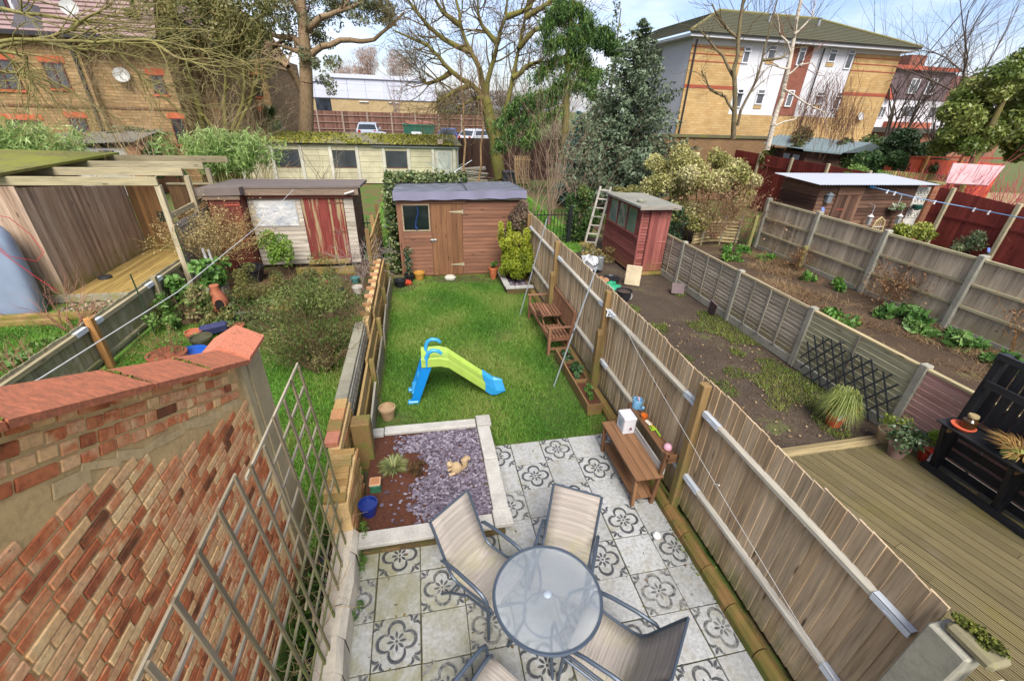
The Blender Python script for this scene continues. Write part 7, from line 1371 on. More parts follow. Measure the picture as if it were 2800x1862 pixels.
def car(label, c, rz, paint, s=1.0):
    t = thing('parked_car', label, 'car', c, rz, 'cars parked behind the garage block'); L, Wd = 4.2*s, 1.75*s
    prof = [(-2.1, .35), (-2.1, .85), (-1.95, 1.0), (1.0, .98), (1.9, .82), (2.1, .6), (2.1, .3)]
    mb = MB().prism([(x*s, -Wd/2, z*s) for x, z in prof], (0, Wd, 0)); part(mb, 'body', paint, t, None, False, False)
    cab = [(-1.95, 1.0), (-1.6, 1.42), (-1.2, 1.5), (.0, 1.5), (.5, 1.36), (1.15, .98)]
    vs = [(x*s, -Wd/2*(.98 if z < 1.1 else .80), z*s) for x, z in cab]+[(x*s, Wd/2*(.98 if z < 1.1 else .80), z*s) for x, z in cab]; n = 6
    part(MB().add(vs, [tuple(range(n)), tuple(range(2*n-1, n-1, -1))]+[(i+1, i, n+i, n+i+1) for i in range(n-1)]+[(0, n-1, 2*n-1, n)]), 'cabin', paint, t, None, False, False)
    G_ = glassm('car_glass', C3(52, 60, 68), .1)
    for (a, b) in (((-1.93, 1.05), (-1.62, 1.40)), ((1.08, 1.04), (.54, 1.33))):
        part(MB().add([(a[0]*s+(-.03 if a[0] < 0 else .05), -Wd*.42, a[1]*s), (a[0]*s+(-.03 if a[0] < 0 else .05), Wd*.42, a[1]*s), (b[0]*s+(-.03 if a[0] < 0 else .05), Wd*.36, b[1]*s), (b[0]*s+(-.03 if a[0] < 0 else .05), -Wd*.36, b[1]*s)], [(0, 1, 2, 3)]), 'windscreen', G_, t, None, False, False)
    for sd in (-1, 1):
        part(MB().add([(-1.6*s, sd*Wd*.482, 1.06*s), (-1.35*s, sd*Wd*.425, 1.40*s), (.05*s, sd*Wd*.425, 1.40*s), (.75*s, sd*Wd*.482, 1.06*s)], [(0, 1, 2, 3)]), 'side_window', G_, t, None, False, False)
        for x in (-1.3, 1.3): 
            w = part(MB().tube([(x*s, sd*Wd*.40, .33*s), (x*s, sd*Wd*.51, .33*s)], .33*s, 14), 'wheel', plain('tyre', C3(40, 40, 42), .8), t, None, False, False); part(MB().tube([(x*s, sd*Wd*.51, .33*s), (x*s, sd*Wd*.515, .33*s)], .2*s, 10), 'rim', metal('rim_alloy', C3(180, 184, 190)), w, None, False, False)
        part(MB().b2((-2.13*s, sd*Wd*.36-.12, .75*s), (-2.09*s, sd*Wd*.36+.12, .98*s)), 'tail_light', plain('red_lamp', C3(190, 40, 36), .3), t, None, False, False)
        part(MB().b2((2.0*s, sd*Wd*.36-.14, .6*s), (2.11*s, sd*Wd*.36+.14, .76*s)), 'headlight', plain('lamp_white', C3(230, 236, 240), .2), t, None, False, False)
        part(MB().b2((.55*s, sd*Wd*.5-.08, .98*s), (.75*s, sd*Wd*.5+.08, 1.1*s)), 'mirror', paint, t, None, False, False)
    part(MB().b2((-2.13*s, -.26, .5*s), (-2.1*s, .26, .62*s)), 'number_plate', plain('yellow_plate', C3(230, 200, 60), .5), t, None, False, False)
    return t
def cp_(n, c): return plain(n, c, .25, .2, .03, 1, 0, .5)
car('silver hatchback nearest the far fence behind garage roof', (-3.7, 46.5, 1.0), PI/2, cp_('silver_paint', C3(196, 204, 212)), 1.12)
car('pale silver car side on behind the garage roof', (-1.9, 38.6, .62), .12, cp_('pale_silver_paint', C3(214, 218, 226)), 1.1)
car('dark blue car seen from behind between skip and mossy tree', (3.9, 45, .85), PI/2-.1, cp_('blue_paint', C3(52, 66, 124)), 1.05)
car('white car partly hidden by the mossy tree trunk', (6.8, 43, .9), .7, cp_('white_paint', C3(232, 236, 240)), 1.05)
sk_ = thing('skip', 'dark green metal skip heaped with rubbish in the car park', 'skip', (1.1, 48, 1)); part(MB().prism([(-.3, 47.2, 1.2), (2.5, 47.2, 1.2), (2.7, 47.2, 2.55), (-.5, 47.2, 2.55)], (0, 1.7, 0)), 'body', plain('skip_green', C3(24, 92, 70), .5), sk_); part(MB().b2((-.5, 47.14, 2.45), (2.7, 47.19, 2.58)), 'rim', plain('skip_rim', C3(30, 104, 80), .5), sk_); part(MB().b2((.3, 47.15, 1.5), (1.3, 47.18, 1.9)), 'white_panel', plain('white_sign', C3(240, 244, 250), .5), sk_)
part(MB().box((1.8, 48, 2.65), (1.6, .8, .3), (.1, .1, .2)).box((.4, 48, 2.66), (1.2, .9, .3), (-.1, .15, 0)), 'rubbish', plain('skip_rubbish', C3(160, 110, 96), .9, 0, .4, 3), sk_)

# ------------------------------------------------------------------ LEFT BRICK FLATS
HB = brickfar('flats_brick', C3(154, 122, 80), C3(190, 156, 108), C3(124, 104, 76), 1.9); HR = plain('red_brick_lintel', C3(200, 104, 66), .9, 0, .12, 10); FR = plain('maroon_frame', C3(86, 42, 44), .5); GL = glassm('flats_glass', C3(62, 66, 70), .1)
def tilem(name, c, c2):
    m = M(name, .85); v = m.coord('World'); m.col(m.mix(m.noise(v, 1.0, 4), m.mix(m.ramp(m.noise(v, 12, 4), [(.3, 0), (.7, 1)]), dim(c, .8), dim(c, 1.15)), c2)); return m.m
HT = tilem('pink_roof_tile', C3(180, 152, 148), C3(150, 126, 120))
fl = thing('brick_flats', 'yellow brick flats with maroon windows and pink tiled roofs at left', 'building', (-20, 30, 0))
def courses(name, a, b, c, d, n, m, parent, t=.05):
    """tile courses between eave a-b and ridge d-c, each lapping the one below"""
    a, b, c, d = map(Vector, (a, b, c, d)); mb = MB(); up = (b-a).cross(d-a).normalized()
    if up.z < 0: up = -up
    for i in range(n):
        f0, f1 = i/n, (i+1)/n+.15/n; f1 = min(f1, 1)
        p, q, r, s = a.lerp(d, f0), b.lerp(c, f0), b.lerp(c, f1), a.lerp(d, f1)
        mb.add([p+up*t, q+up*t, r+up*.005, s+up*.005, p, q], [(0, 1, 2, 3), (4, 5, 1, 0)])
    return part(mb, name, m, parent, 'stuff')
part(MB().b2((-40, 26, 0), (-14.75, 40, 6.7)), 'wall', HB, fl); part(MB().b2((-14.76, 29.7, 0), (-10.6, 42, 7.2)), 'wall', HB, fl); part(MB().b2((-16, 37, 0), (-9.6, 48, 7.2)), 'wall', HB, fl)
part(MB().prism([(-14.9, 29.68, 7.15), (-10.45, 29.68, 7.15), (-13.4, 29.68, 10.4)], (0, 12, 0)), 'gable', HB, fl)
part(MB().prism([(-13, 36.98, 7.15), (-9.5, 36.98, 6.5), (-11.6, 36.98, 10.2), (-13, 36.98, 10.2)], (0, 10, 0)), 'gable', HB, fl)
for a, b in (((-10.3, 29.5, 6.95), (-13.4, 29.5, 10.6)), ((-9.3, 36.8, 6.3), (-11.7, 36.8, 10.5))): part(MB().bar(a, b, .3, .12), 'verge_board', plain('dark_verge', C3(70, 60, 56), .8), fl)
part(MB().b2((-14.76, 26.5, 0), (-11.3, 40, 6.7)), 'wall', HB, fl)
courses('roof_tiles', (-40, 25.6, 6.75), (-11.1, 25.6, 6.75), (-12.6, 31.5, 11.3), (-40, 31.5, 11.3), 22, HT, fl, .09)
courses('roof_tiles', (-10.4, 29.4, 7.0), (-10.4, 41, 7.0), (-13.4, 41, 10.5), (-13.4, 29.4, 10.5), 16, HT, fl)
part(MB().b2((-40, 25.45, 6.62), (-11.1, 25.6, 6.78)), 'gutter', plain('black_gutter', C3(46, 44, 46), .5), fl)
def window(x, y, z0, z1, w, lint=True, frame=FR, glass=GL, parent=fl, split=True, lm=HR):
    o = MB(); t = .06
    o.b2((x, y-.06, z0), (x+w, y+.02, z0+t)).b2((x, y-.06, z1-t), (x+w, y+.02, z1)).b2((x, y-.06, z0+t), (x+t, y+.02, z1-t)).b2((x+w-t, y-.06, z0+t), (x+w, y+.02, z1-t))
    if split: o.b2((x+w/2-.03, y-.055, z0+t), (x+w/2+.03, y+.015, z1-t))
    f = part(o, 'window', frame, parent); part(MB().b2((x+t, y-.03, z0+t), (x+w-t, y-.01, z1-t)), 'pane', glass, f)
    if lint: part(MB().b2((x-.12, y-.03, z1+.002), (x+w+.12, y+.02, z1+.26)), 'lintel', lm, f); part(MB().b2((x-.06, y-.08, z0-.1), (x+w+.06, y+.02, z0-.002)), 'sill', lm, f)
    return f
for x, z0, z1, w in ((-18.75, 4.42, 5.65, 1.15), (-16.45, 4.55, 5.62, .85), (-19.0, 1.9, 3.12, 1.5), (-16.3, 2.0, 3.28, .75), (-21.5, 4.42, 5.65, 1.0), (-22, 1.9, 3.1, 1.2)): window(x, 26, z0, z1, w)
for x, z0, z1, w in ((-12.3, 4.45, 5.3, .6), (-11.95, 2.1, 3.35, .6)): window(x, 26.5, z0, z1, w)
for x, z0, z1, w in ((-10.5, 4.5, 5.85, .5), (-10.55, 2.5, 3.6, .55), (-12.2, 2.5, 3.45, .5), (-12.3, 4.6, 5.7, .5)): window(x, 37, z0, z1, w)
part(MB().tube([(-14.95, 25.9, 6.6), (-14.95, 25.9, .5)], .07, 8), 'down_pipe', plain('black_gutter', C3(46, 44, 46), .5), fl)
for x0, x1, y in ((-40, -14.75, 25.95), (-14.7, -11.3, 26.45)): part(MB().b2((x0, y, 3.72), (x1, y+.06, 3.82)), 'string_course', plain('dark_string', C3(120, 88, 56), .9), fl)
dm = part(MB().b2((-18.5, 26.6, 7.0), (-17.0, 29, 8.2)), 'dormer', plain('white_cheek', C3(214, 216, 220), .6), fl); part(MB().b2((-18.2, 26.52, 7.15), (-17.15, 26.6, 8.1)), 'frame', FR, dm); part(MB().b2((-18.1, 26.48, 7.22), (-17.72, 26.515, 8.02)).b2((-17.62, 26.48, 7.22), (-17.25, 26.515, 8.02)), 'pane', GL, dm)
part(MB().prism([(-16.95, 25.7, 6.8), (-15.6, 25.7, 6.8), (-16.2, 25.7, 7.9)], (0, 3, 0)), 'small_gable', tilem('slate_tile', C3(120, 116, 124), C3(100, 98, 104)), fl)
DISH = plain('dish_grey', C3(196, 196, 190), .5)
for c, l in (((-14.4, 25.9, 7.75), 'pale round satellite dish near the top of pink tiled roof'), ((-13.4, 26.25, 5.2), 'white satellite dish on the brick wall among bare twigs')):
    t = thing('satellite_dish', l, 'satellite dish', c); part(MB().lathe([(0, 0), (.2, .03), (.34, .1), (.34, .115), (.2, .045), (0, .015)], c, 20, 1, 1, (1.2, 0, .3)), 'dish', DISH, t, None, True); part(MB().tube([c, (c[0], c[1]+.4, c[2]-.1)], .03, 5).tube([(c[0], c[1], c[2]-.2), (c[0]+.1, c[1]-.4, c[2]+.05)], .015, 5), 'arm', DISH, t)

# ------------------------------------------------------------------ RIGHT RENDERED BLOCK
WR = plain('white_wall_render', C3(226, 226, 228), .8, 0, .05, .6); WFR = plain('upvc_white', C3(240, 240, 242), .4, 0, .02); YB2 = brickfar('block_yellow_brick', C3(196, 158, 100), C3(212, 180, 124), C3(176, 150, 108), 1.6); RB2 = brickfar('block_red_brick', C3(142, 82, 64), C3(160, 98, 78), C3(132, 94, 80), 1.6); OBD = plain('red_brick_band', C3(168, 84, 62), .9, 0, .1, 10); GL2 = glassm('block_glass', C3(84, 88, 92), .1)
bl = thing('apartment_block', 'white rendered apartment block with yellow brick panels and mossy hipped roof', 'building', (21, 26, 0)); by = 22.4
part(MB().b2((15.1, by, 0), (28.3, 25.5, 7.95)), 'wall', WR, bl); part(MB().b2((16.9, 25.5, 0), (28.29, 33, 7.95)), 'rear_wall', WR, bl)
for x0, x1, z0, z1, m in ((15.06, 18.1, 3.0, 7.62, YB2), (25.25, 28.33, 3.0, 7.70, YB2), (21.0, 22.4, 4.5, 7.88, RB2), (18.1, 25.25, 3.0, 4.48, YB2)): part(MB().b2((x0, by-.05, z0), (x1, by+.01, z1)), 'brick_panel', m, bl)
for x0, x1 in ((15.05, 18.11), (25.24, 28.34)):
    for z, h in ((7.48, .05), (7.18, .05), (6.86, .05), (5.66, .16)): part(MB().b2((x0, by-.062, z), (x1, by-.045, z+h)), 'brick_band', OBD, bl)
for x, z0, z1, w, s in ((18.15, 6.9, 7.66, .42, 0), (19.62, 7.13, 7.80, .5, 1), (21.5, 6.95, 7.82, .42, 0), (23.5, 7.2, 7.84, .5, 1), (24.7, 6.92, 7.86, .45, 0), (18.35, 4.82, 5.74, .42, 0), (19.62, 5.0, 5.76, .5, 1), (21.55, 4.95, 5.78, .42, 0), (23.5, 5.12, 5.78, .5, 1), (24.82, 4.9, 5.8, .45, 0)):
    f = window(x, by-.05 if 21 < x < 22 else by, z0, z1, w, False, WFR, GL2, bl, False); part(MB().b2((x, by-.125, z1-.24), (x+w, by-.055, z1-.2)), 'transom', WFR, f)
    if s: part(MB().b2((x-.0, by-.03, z0-.2), (x+w, by+.01, z0-.03)), 'brick_sill', YB2, f)
for x in (15.24, 23.0): part(MB().tube([(x, by-.14, 7.8), (x, by-.12, 3.2)], .045, 6), 'down_pipe', plain('black_gutter', C3(46, 44, 46), .5), bl)
part(MB().b2((14.6, by-.5, 7.88), (28.85, 33.4, 8.0)), 'soffit', WFR, bl); part(MB().b2((14.55, by-.58, 8.0), (28.9, by-.5, 8.1)), 'gutter', plain('black_gutter', C3(46, 44, 46), .5), bl)
MT = tilem('mossy_brown_tile', C3(100, 94, 78), C3(84, 88, 58))
e = [(14.5, by-.6, 8.06), (28.95, by-.6, 8.06), (28.95, 33.5, 8.06), (14.5, 33.5, 8.06)]; rg = [(18.6, 26.2, 9.75), (25.3, 26.2, 9.75)]; rb = [(18.6, 33, 9.75), (25.3, 33, 9.75)]
courses('roof_tiles', e[0], e[1], rg[1], rg[0], 15, MT, bl, .035); courses('roof_tiles', e[3], e[0], rg[0], rb[0], 15, MT, bl, .035); courses('roof_tiles', e[1], e[2], rb[1], rg[1], 15, MT, bl, .035)
for a, b in ((e[0], rg[0]), (e[1], rg[1]), (rg[0], rg[1])): part(MB().tube([Vector(a)+Vector((0, 0, .04)), Vector(b)+Vector((0, 0, .04))], .08, 6), 'ridge_tile', tilem('hip_tile', C3(140, 132, 96), C3(130, 126, 70)), bl)
for x in (20.9, 24.2): part(MB().tube([(x, 24.6, 8.8), (x, 24.6, 9.5)], .08, 8).tube([(x, 24.6, 9.5), (x, 24.6, 9.55)], .12, 8), 'roof_vent', plain('grey_gutter', C3(150, 156, 156), .5), bl)
part(MB().lathe([(0, 0), (.15, .02), (.22, .06), (0, .03)], (26.95, by-.15, 4.6), 16, 1, 1, (1.3, 0, 0)), 'satellite_dish', DISH, bl)
bwl = thing('boundary_wall', 'brown brick boundary wall under the white apartment block', 'wall', (18, 21.4, 0)); part(MB().b2((12.2, 21.3, 0), (24, 21.6, 3.3)), 'wall', brickfar('dull_brick', C3(136, 104, 70), C3(150, 116, 80), C3(130, 110, 84)), bwl); part(MB().b2((12.2, 21.22, 3.302), (24, 21.68, 3.44)), 'coping', stone('dark_coping', C3(110, 104, 76), MOSS), bwl)
# far white house
fh = thing('far_house', 'white gabled house with red roof and dormers behind bare trees at right', 'house', (43, 32, 0))
part(MB().b2((37.5, 33.0, 0), (52, 40, 6.1)), 'wall', plain('far_white', C3(228, 226, 230), .8), fh); part(MB().prism([(38.5, 32.9, 8.2), (46.5, 32.9, 8.2), (46.5, 32.9, 6.1), (40.6, 32.9, 6.1)], (0, 4, 0)), 'roof', tilem('grey_roof', C3(120, 104, 108), C3(110, 90, 92)), fh); part(MB().b2((46.4, 32.95, 6.05), (52, 37, 8.0)), 'side_roof', tilem('red_roof', C3(150, 98, 92), C3(130, 90, 84)), fh)
for a, b in (((38.4, 32.75, 8.35), (46.6, 32.75, 8.35)), ((38.5, 32.75, 8.3), (40.7, 32.75, 6.05))): part(MB().bar(a, b, .3, .28), 'ridge', plain('orange_ridge', C3(190, 98, 74), .9, 0, .2, 3), fh)
part(MB().b2((42.6, 34, 8.2), (44.2, 35, 9.4)), 'chimney', RB2, fh)
for x, z0, z1 in ((42.2, 6.5, 7.6), (44.0, 6.5, 7.7)): window(x, 32.85, z0, z1, .9, False, WFR, GL2, fh)
for x, z0, z1, w in ((40.2, 4.6, 5.5, .7), (42.6, 4.7, 5.6, 1.6), (45.5, 4.7, 5.6, 1.8)): window(x, 33.0, z0, z1, w, False, WFR, GL2, fh)
part(MB().b2((41.2, 32.6, 3.6), (46, 33.0, 4.35)), 'brick_band', plain('orange_band', C3(186, 106, 80), .9, 0, .2, 3), fh)
blk = tag(part(MB().b2((32, 29.0, 3.6), (50, 29.4, 3.95)), 'flat_roof', plain('dark_flat_roof', C3(84, 80, 72), .9)), 'dark flat roof edge in front of the far white house', 'roof'); part(MB().b2((32.2, 29.4, 0), (50, 33, 3.6)), 'wall', brickfar('garage_brick', C3(150, 96, 74), C3(164, 112, 88), C3(140, 110, 90)), blk)
# summerhouse
shs = thing('summerhouse', 'dark brown summerhouse with grey green felt roof behind dull red fence', 'summerhouse', (20, 17, 0)); SHW = lambda ax: wood('summer_brown', C3(84, 60, 48), C3(108, 82, 66), ax)
part(MB().b2((18.9, 16.9, 0), (21.2, 19.6, 3.0)), 'wall', SHW('Z'), shs)
for k in range(10): board('lap_board', shs, (20.2, 16.87, 1.8+k*.13), (23.0, 16.9, 1.92+k*.13), SHW('X'), (-.1, 0, 0))
part(MB().b2((20.2, 16.9, 0), (23.0, 19, 3.05)), 'side_wall', SHW('X'), shs); part(MB().prism([(20.1, 16.85, 3.05), (23.1, 16.85, 3.05), (21.9, 16.85, 3.42)], (0, 2.4, 0)), 'gable', SHW('X'), shs)
part(MB().add([(18.4, 16.6, 3.15), (20.3, 16.3, 3.05), (21.9, 16.4, 3.50), (19.4, 19.6, 3.62), (18.5, 19.4, 3.2), (23.5, 16.7, 3.08), (23.2, 19.5, 3.2)], [(0, 1, 2, 3, 4), (1, 5, 2), (2, 5, 6, 3)]).add([(18.4, 16.6, 3.08), (20.3, 16.3, 2.98), (20.3, 16.3, 3.05), (18.4, 16.6, 3.15)], [(0, 1, 2, 3)]), 'roof', plain('grey_green_felt', C3(118, 134, 136), .8, 0, .08, 2), shs)
for x in (18.86,): 
    for y in (17.2, 17.8): part(MB().b2((x-.02, y, 2.1), (x+.01, y+.4, 2.85)), 'window', plain('pale_window', C3(190, 200, 206), .3), shs)
orf = thing('orange_fence', 'orange red panel fence behind the bright pink dogwood', 'fence', (24, 15.6, 0))
for k in range(24): board('fence_board', orf, (22.2+k*.3, 15.6, .6), (22.2+k*.3+.29, 15.63, 3.0-.012*k), wood('orange_stain', C3(180, 74, 46), C3(196, 92, 60), 'Z'))
part(MB().b2((22.2, 15.55, 2.95), (29.4, 15.66, 3.02)), 'capping', wood('orange_stain', C3(180, 74, 46), C3(196, 92, 60), 'X'), orf)
for x in (22.9, 24.3, 26.4): board('post', orf, (x, 15.45, .5), (x+.13, 15.58, 3.05), wood('orange_post', C3(200, 140, 80), C3(210, 156, 96), 'Z'), (0, .0, 0))
ogf = thing('slat_fence', 'olive green slatted fence below the orange red fence', 'fence', (21.5, 13.6, 0)); x = 19.9
while x < 23.4: board('slat', ogf, (x, 13.6, .6), (x+.1, 13.63, 2.62-.05*(x-19.9)), wood('olive_slat', C3(130, 120, 66), C3(156, 144, 88), 'Z')); x += .14
lp = tag(part(MB().bar((23.6, 13.4, .6), (24.0, 13.4, 3.3), .03, .16), 'timber_prop', wood('orange_post', C3(200, 140, 80), C3(210, 156, 96), 'X')), 'pale orange timber prop leaning by the slatted fence', 'timber')
pnl = tag(part(MB().add([(20.3, 11.5, 3.15), (22.4, 11.2, 3.1), (21.6, 10.9, 2.45), (19.8, 11.1, 2.5), (20.3, 11.53, 3.12), (22.4, 11.23, 3.07), (21.6, 10.93, 2.42), (19.8, 11.13, 2.47)], [(3, 2, 1, 0), (4, 5, 6, 7), (0, 1, 5, 4), (1, 2, 6, 5), (2, 3, 7, 6), (3, 0, 4, 7)]), 'table_top', plain('pale_pink_board', C3(204, 164, 164), .6)), 'pale pink board propped among the pink dogwood stems', 'board')
sheet('ground_bank', (18.5, 3), (60, 20), .55, earthm('tan_grass', [C3(130, 106, 70), C3(166, 142, 100), C3(190, 170, 126)], C3(128, 132, 62), .62), 20, 10, .1)
# ------------------------------------------------------------------ TREES AND SHRUBS
def limb_segs(pts, r0, r1):
    out = []; n = len(pts)-1
    P = [np.array(q) for q in pts]; sm = []
    for i in range(n):                       # one midpoint with a little wander for each span
        m_ = (P[i]+P[i+1])/2+RNG.normal(0, .03*np.linalg.norm(P[i+1]-P[i]), 3); sm += [P[i], m_]
    sm.append(P[-1]); k = len(sm)-1
    for i in range(k): out.append((*sm[i], *sm[i+1], r0+(r1-r0)*i/k, r0+(r1-r0)*(i+1)/k))
    return out, sm
def sprout(segs, tips, sm, r0, r1, n, L, P, t0=.25):
    k = len(sm)-1
    for j in range(n):
        t = RNG.uniform(t0, 1)*k; i = min(int(t), k-1); p = sm[i]+(sm[i+1]-sm[i])*(t-i); d = sm[i+1]-sm[i]; d = d/np.linalg.norm(d)
        ax = RNG.normal(size=3); ax -= d*ax.dot(d); ax /= np.linalg.norm(ax); a = RNG.uniform(*P['ang']); r = (r0+(r1-r0)*t/k)*P['rratio']
        grow(segs, tips, p, d*math.cos(a)+ax*math.sin(a), L*RNG.uniform(.6, 1.2)*(1.15-.5*t/k), max(r, P['rmin']*1.5), 0, P)
def tree(name, label, trunk, limbs, r_trunk, r_limb, bark, twigs, P, cat='tree', group=None, limb_r1=.25, twigm=None):
    t = thing(name, label, cat, (trunk[0][0], trunk[0][1], 0), 0, group); sg, sm = limb_segs(trunk, *r_trunk); segs_mesh('trunk', sg, bark, t, 10)
    ls, tw, tips = [], [], []
    for l in limbs:
        s, m_ = limb_segs(l, r_limb, r_limb*limb_r1); segs_mesh('limb', s, bark, t, 7); sprout(tw, tips, m_, r_limb, r_limb*limb_r1, twigs[0], twigs[1], P)
    s, m_ = limb_segs(trunk, *r_trunk); sprout(tw, tips, m_, r_trunk[0]*.3, r_trunk[1]*.6, twigs[2], twigs[1], P, .5)
    if tw: segs_mesh('branches', tw, twigm or bark, t, 4)
    return t, tips
BARK_A = barkm('ash_bark', C3(104, 92, 58), C3(142, 128, 86), C3(126, 124, 48), .75); TW_A = plain('ash_twig', C3(116, 100, 66), .9, 0, .25, 1); TW_G = plain('mossy_twig', C3(150, 140, 84), .9, 0, .3, 1)
BARK_E = barkm('gum_bark', C3(140, 116, 86), C3(176, 152, 118)); 
Pn = dict(levels=2, n=[3, 3, 2], ang=(.35, 1.0), up=.05, wig=.16, ratio=.66, rratio=.55, rmin=.010, steps=4)
eu, tips = tree('gum_tree', 'tall gum tree with peeling brown trunk behind the garage block', LIMB['EUC_T'], LIMB['EUC_L'], (.50, .24), .22, BARK_E, (5, 1.6, 6), dict(Pn, levels=1), 'tree', None, .3)
def clump_leaves(t, clumps, dens, size, m, asp=.4, up=None, upamt=0, thick=1.0, part_name='crown'):
    A, Tn = [], []
    for c, ru, rv in clumps:
        n = int(2.6*dens*(ru*rv)**.8+20); p, tt = blob_points(n, c, (ru, (ru+rv)/2*thick, rv), .35, max(5, int(6*(ru+rv)/2)), .48); A.append(p); Tn.append(tt)
    return leaf_part(part_name, np.concatenate(A), size, m, t, asp, np.concatenate(Tn), up, upamt)
gum = leafm('gum_leaf', (C3(62, 72, 46), C3(100, 110, 74), C3(140, 146, 104), C3(150, 120, 76)), .2)
clump_leaves(eu, LIMB['EUC_C'], 200, .22, gum, .35, (0, 0, -1), .4)
ok, tips = tree('evergreen_oak', 'bushy olive green evergreen tree in front of the brick flats', [q for q in LIMB['OAK_S'][0]], LIMB['OAK_S'][1:], (.16, .06), .12, BARK_A, (7, 1.3, 8), dict(Pn, levels=2, rmin=.009), 'tree', None, .3)
clump_leaves(ok, LIMB['OAK_C'], 330, .17, leafm('oak_leaf', (C3(66, 72, 34), C3(104, 108, 54), C3(142, 136, 76), C3(156, 128, 78)), .2), .45)
Pa = dict(Pn, levels=3, n=[3, 3, 2], wig=.2, up=.03, ang=(.4, 1.15), rmin=.011, rratio=.40)
ash, tips = tree('bare_ash', 'large mossy bare tree with spreading limbs behind the brown fence', LIMB['ASH_T'], LIMB['ASH_L'], (.40, .30), .165, BARK_A, (15, 1.7, 0), Pa, 'tree', None, .22, TW_A)
tw, tips = tree('bare_tree', 'bare twin stemmed tree in front of the white apartment block', LIMB['TWIN'][0], LIMB['TWIN'][1:], (.105, .045), .06, barkm('smooth_bark', C3(120, 106, 80), C3(156, 142, 108), C3(130, 124, 70), .3), (6, .9, 10), dict(Pn, levels=2, rmin=.006, n=[2, 2, 2]), 'tree', None, .3, TW_A)
bm = M('birch_bark', .8); v = bm.coord('World', (5, 5, 14)); bm.col(bm.ramp(bm.noise(v, 1.2, 5, .7), [(.36, C3(50, 44, 40)), (.44, C3(196, 182, 160)), (.7, C3(226, 216, 200))])); 
bi, tips = tree('silver_birch', 'white barked silver birch with drooping brown twigs by the summerhouse', LIMB['BIRCH'][0], LIMB['BIRCH'][1:], (.10, .045), .035, bm.m, (5, .8, 6), dict(Pn, levels=1, rmin=.005, n=[2, 2]), 'tree', None, .3, plain('birch_twig', C3(130, 92, 72), .9, 0, .2, 1))
# weeping birch twigs
sg = []
for (cx, cy, cz, rx, n, ln) in ((16.9, 14.6, 5.6, .9, 170, 1.6), (17.8, 14.4, 4.8, .8, 150, 1.3), (16.2, 14.7, 4.8, .7, 90, 1.2)):
    for k in range(n):
        p = np.array([cx+RNG.normal(0, rx*.5), cy+RNG.normal(0, .3), cz+RNG.normal(0, .35)]); d = np.array([RNG.normal(0, .3), RNG.normal(0, .2), -.6]); L_ = ln*RNG.uniform(.5, 1.1)
        for s in range(4): d = d+np.array([RNG.normal(0, .1), RNG.normal(0, .1), -.25]); d /= np.linalg.norm(d); q = p+d*L_/4; sg.append((*p, *q, .006, .005)); p = q
segs_mesh('drooping_twigs', sg, plain('birch_twig', C3(130, 92, 72), .9, 0, .2, 1), bi, 3)
Po = dict(levels=2, n=[3, 2, 2], ang=(.25, .9), up=.03, wig=.18, ratio=.7, rratio=.5, rmin=.0055, steps=5)
ov, tips = tree('overhanging_tree', 'near mossy branches reaching in across the upper left corner', [(-11.2, 9.4, 0), (-11.1, 9.5, 2.2), (-10.9, 9.6, 4.2), (-10.6, 9.8, 5.6), (-10.4, 9.9, 7.5)], LIMB['OVER'], (.28, .14), .048, barkm('lichen_bark', C3(132, 118, 78), C3(172, 158, 110), C3(150, 146, 80), .6), (14, 1.1, 6), Po, 'tree', None, .2, TW_G)
sp = thing('sapling_group', 'x', 'tree')
bpy.data.objects.remove(sp)
for i in range(2):
    tree('sapling', ('left one of two slim bare saplings behind the brown shed roof', 'right one of two slim bare saplings behind the brown shed roof')[i], [tuple(q[:2])+(0,) if k == 0 else q for k, q in enumerate(LIMB['SAP'][i])], [], (.07, .02), .03, barkm('tan_bark', C3(150, 118, 84), C3(176, 144, 108)), (0, 1.0, 26), dict(levels=2, n=[3, 2, 2], ang=(.3, .8), up=.1, wig=.14, ratio=.62, rratio=.6, rmin=.006, steps=4), 'tree', None, .3, plain('tan_twig', C3(156, 124, 94), .9, 0, .2, 1))
# thicket of bare stems by the flats
for i, (x, y, h, n, l) in enumerate(((-10.4, 28.5, 4.6, 5, 'left bare multi stemmed tree against the brick flats'), (-8.2, 29.0, 4.2, 5, 'middle bare multi stemmed tree against the brick flats'), (-12.6, 28.2, 4.5, 5, 'bare twiggy tree before the satellite dish on the flats'))):
    drybush('bare_tree', l, (x, y, 0), h*1.35, n, .075, C3(116, 102, 66), .45, 3, 'tree', None, None, .13, (3, 3, 3))
for i, (x, y, h, n, l) in enumerate(((-11.6, 21.8, 6.2, 9, 'tan twiggy bare shrub veiling the flats left of bamboo'), (-9.3, 23.5, 5.6, 9, 'tan twiggy bare shrub in front of the middle of the flats'), (-14.6, 21.5, 5.8, 8, 'tan twiggy bare shrub behind the far left bamboo'), (-7.6, 25.5, 4.6, 6, 'tan twiggy bare shrub left of the garage roof'))):
    drybush('bare_shrub', l, (x, y, 0), h, n, .03, C3(184, 160, 122), .4, 4, 'shrub', None, None, .15, (3, 3, 2, 2))
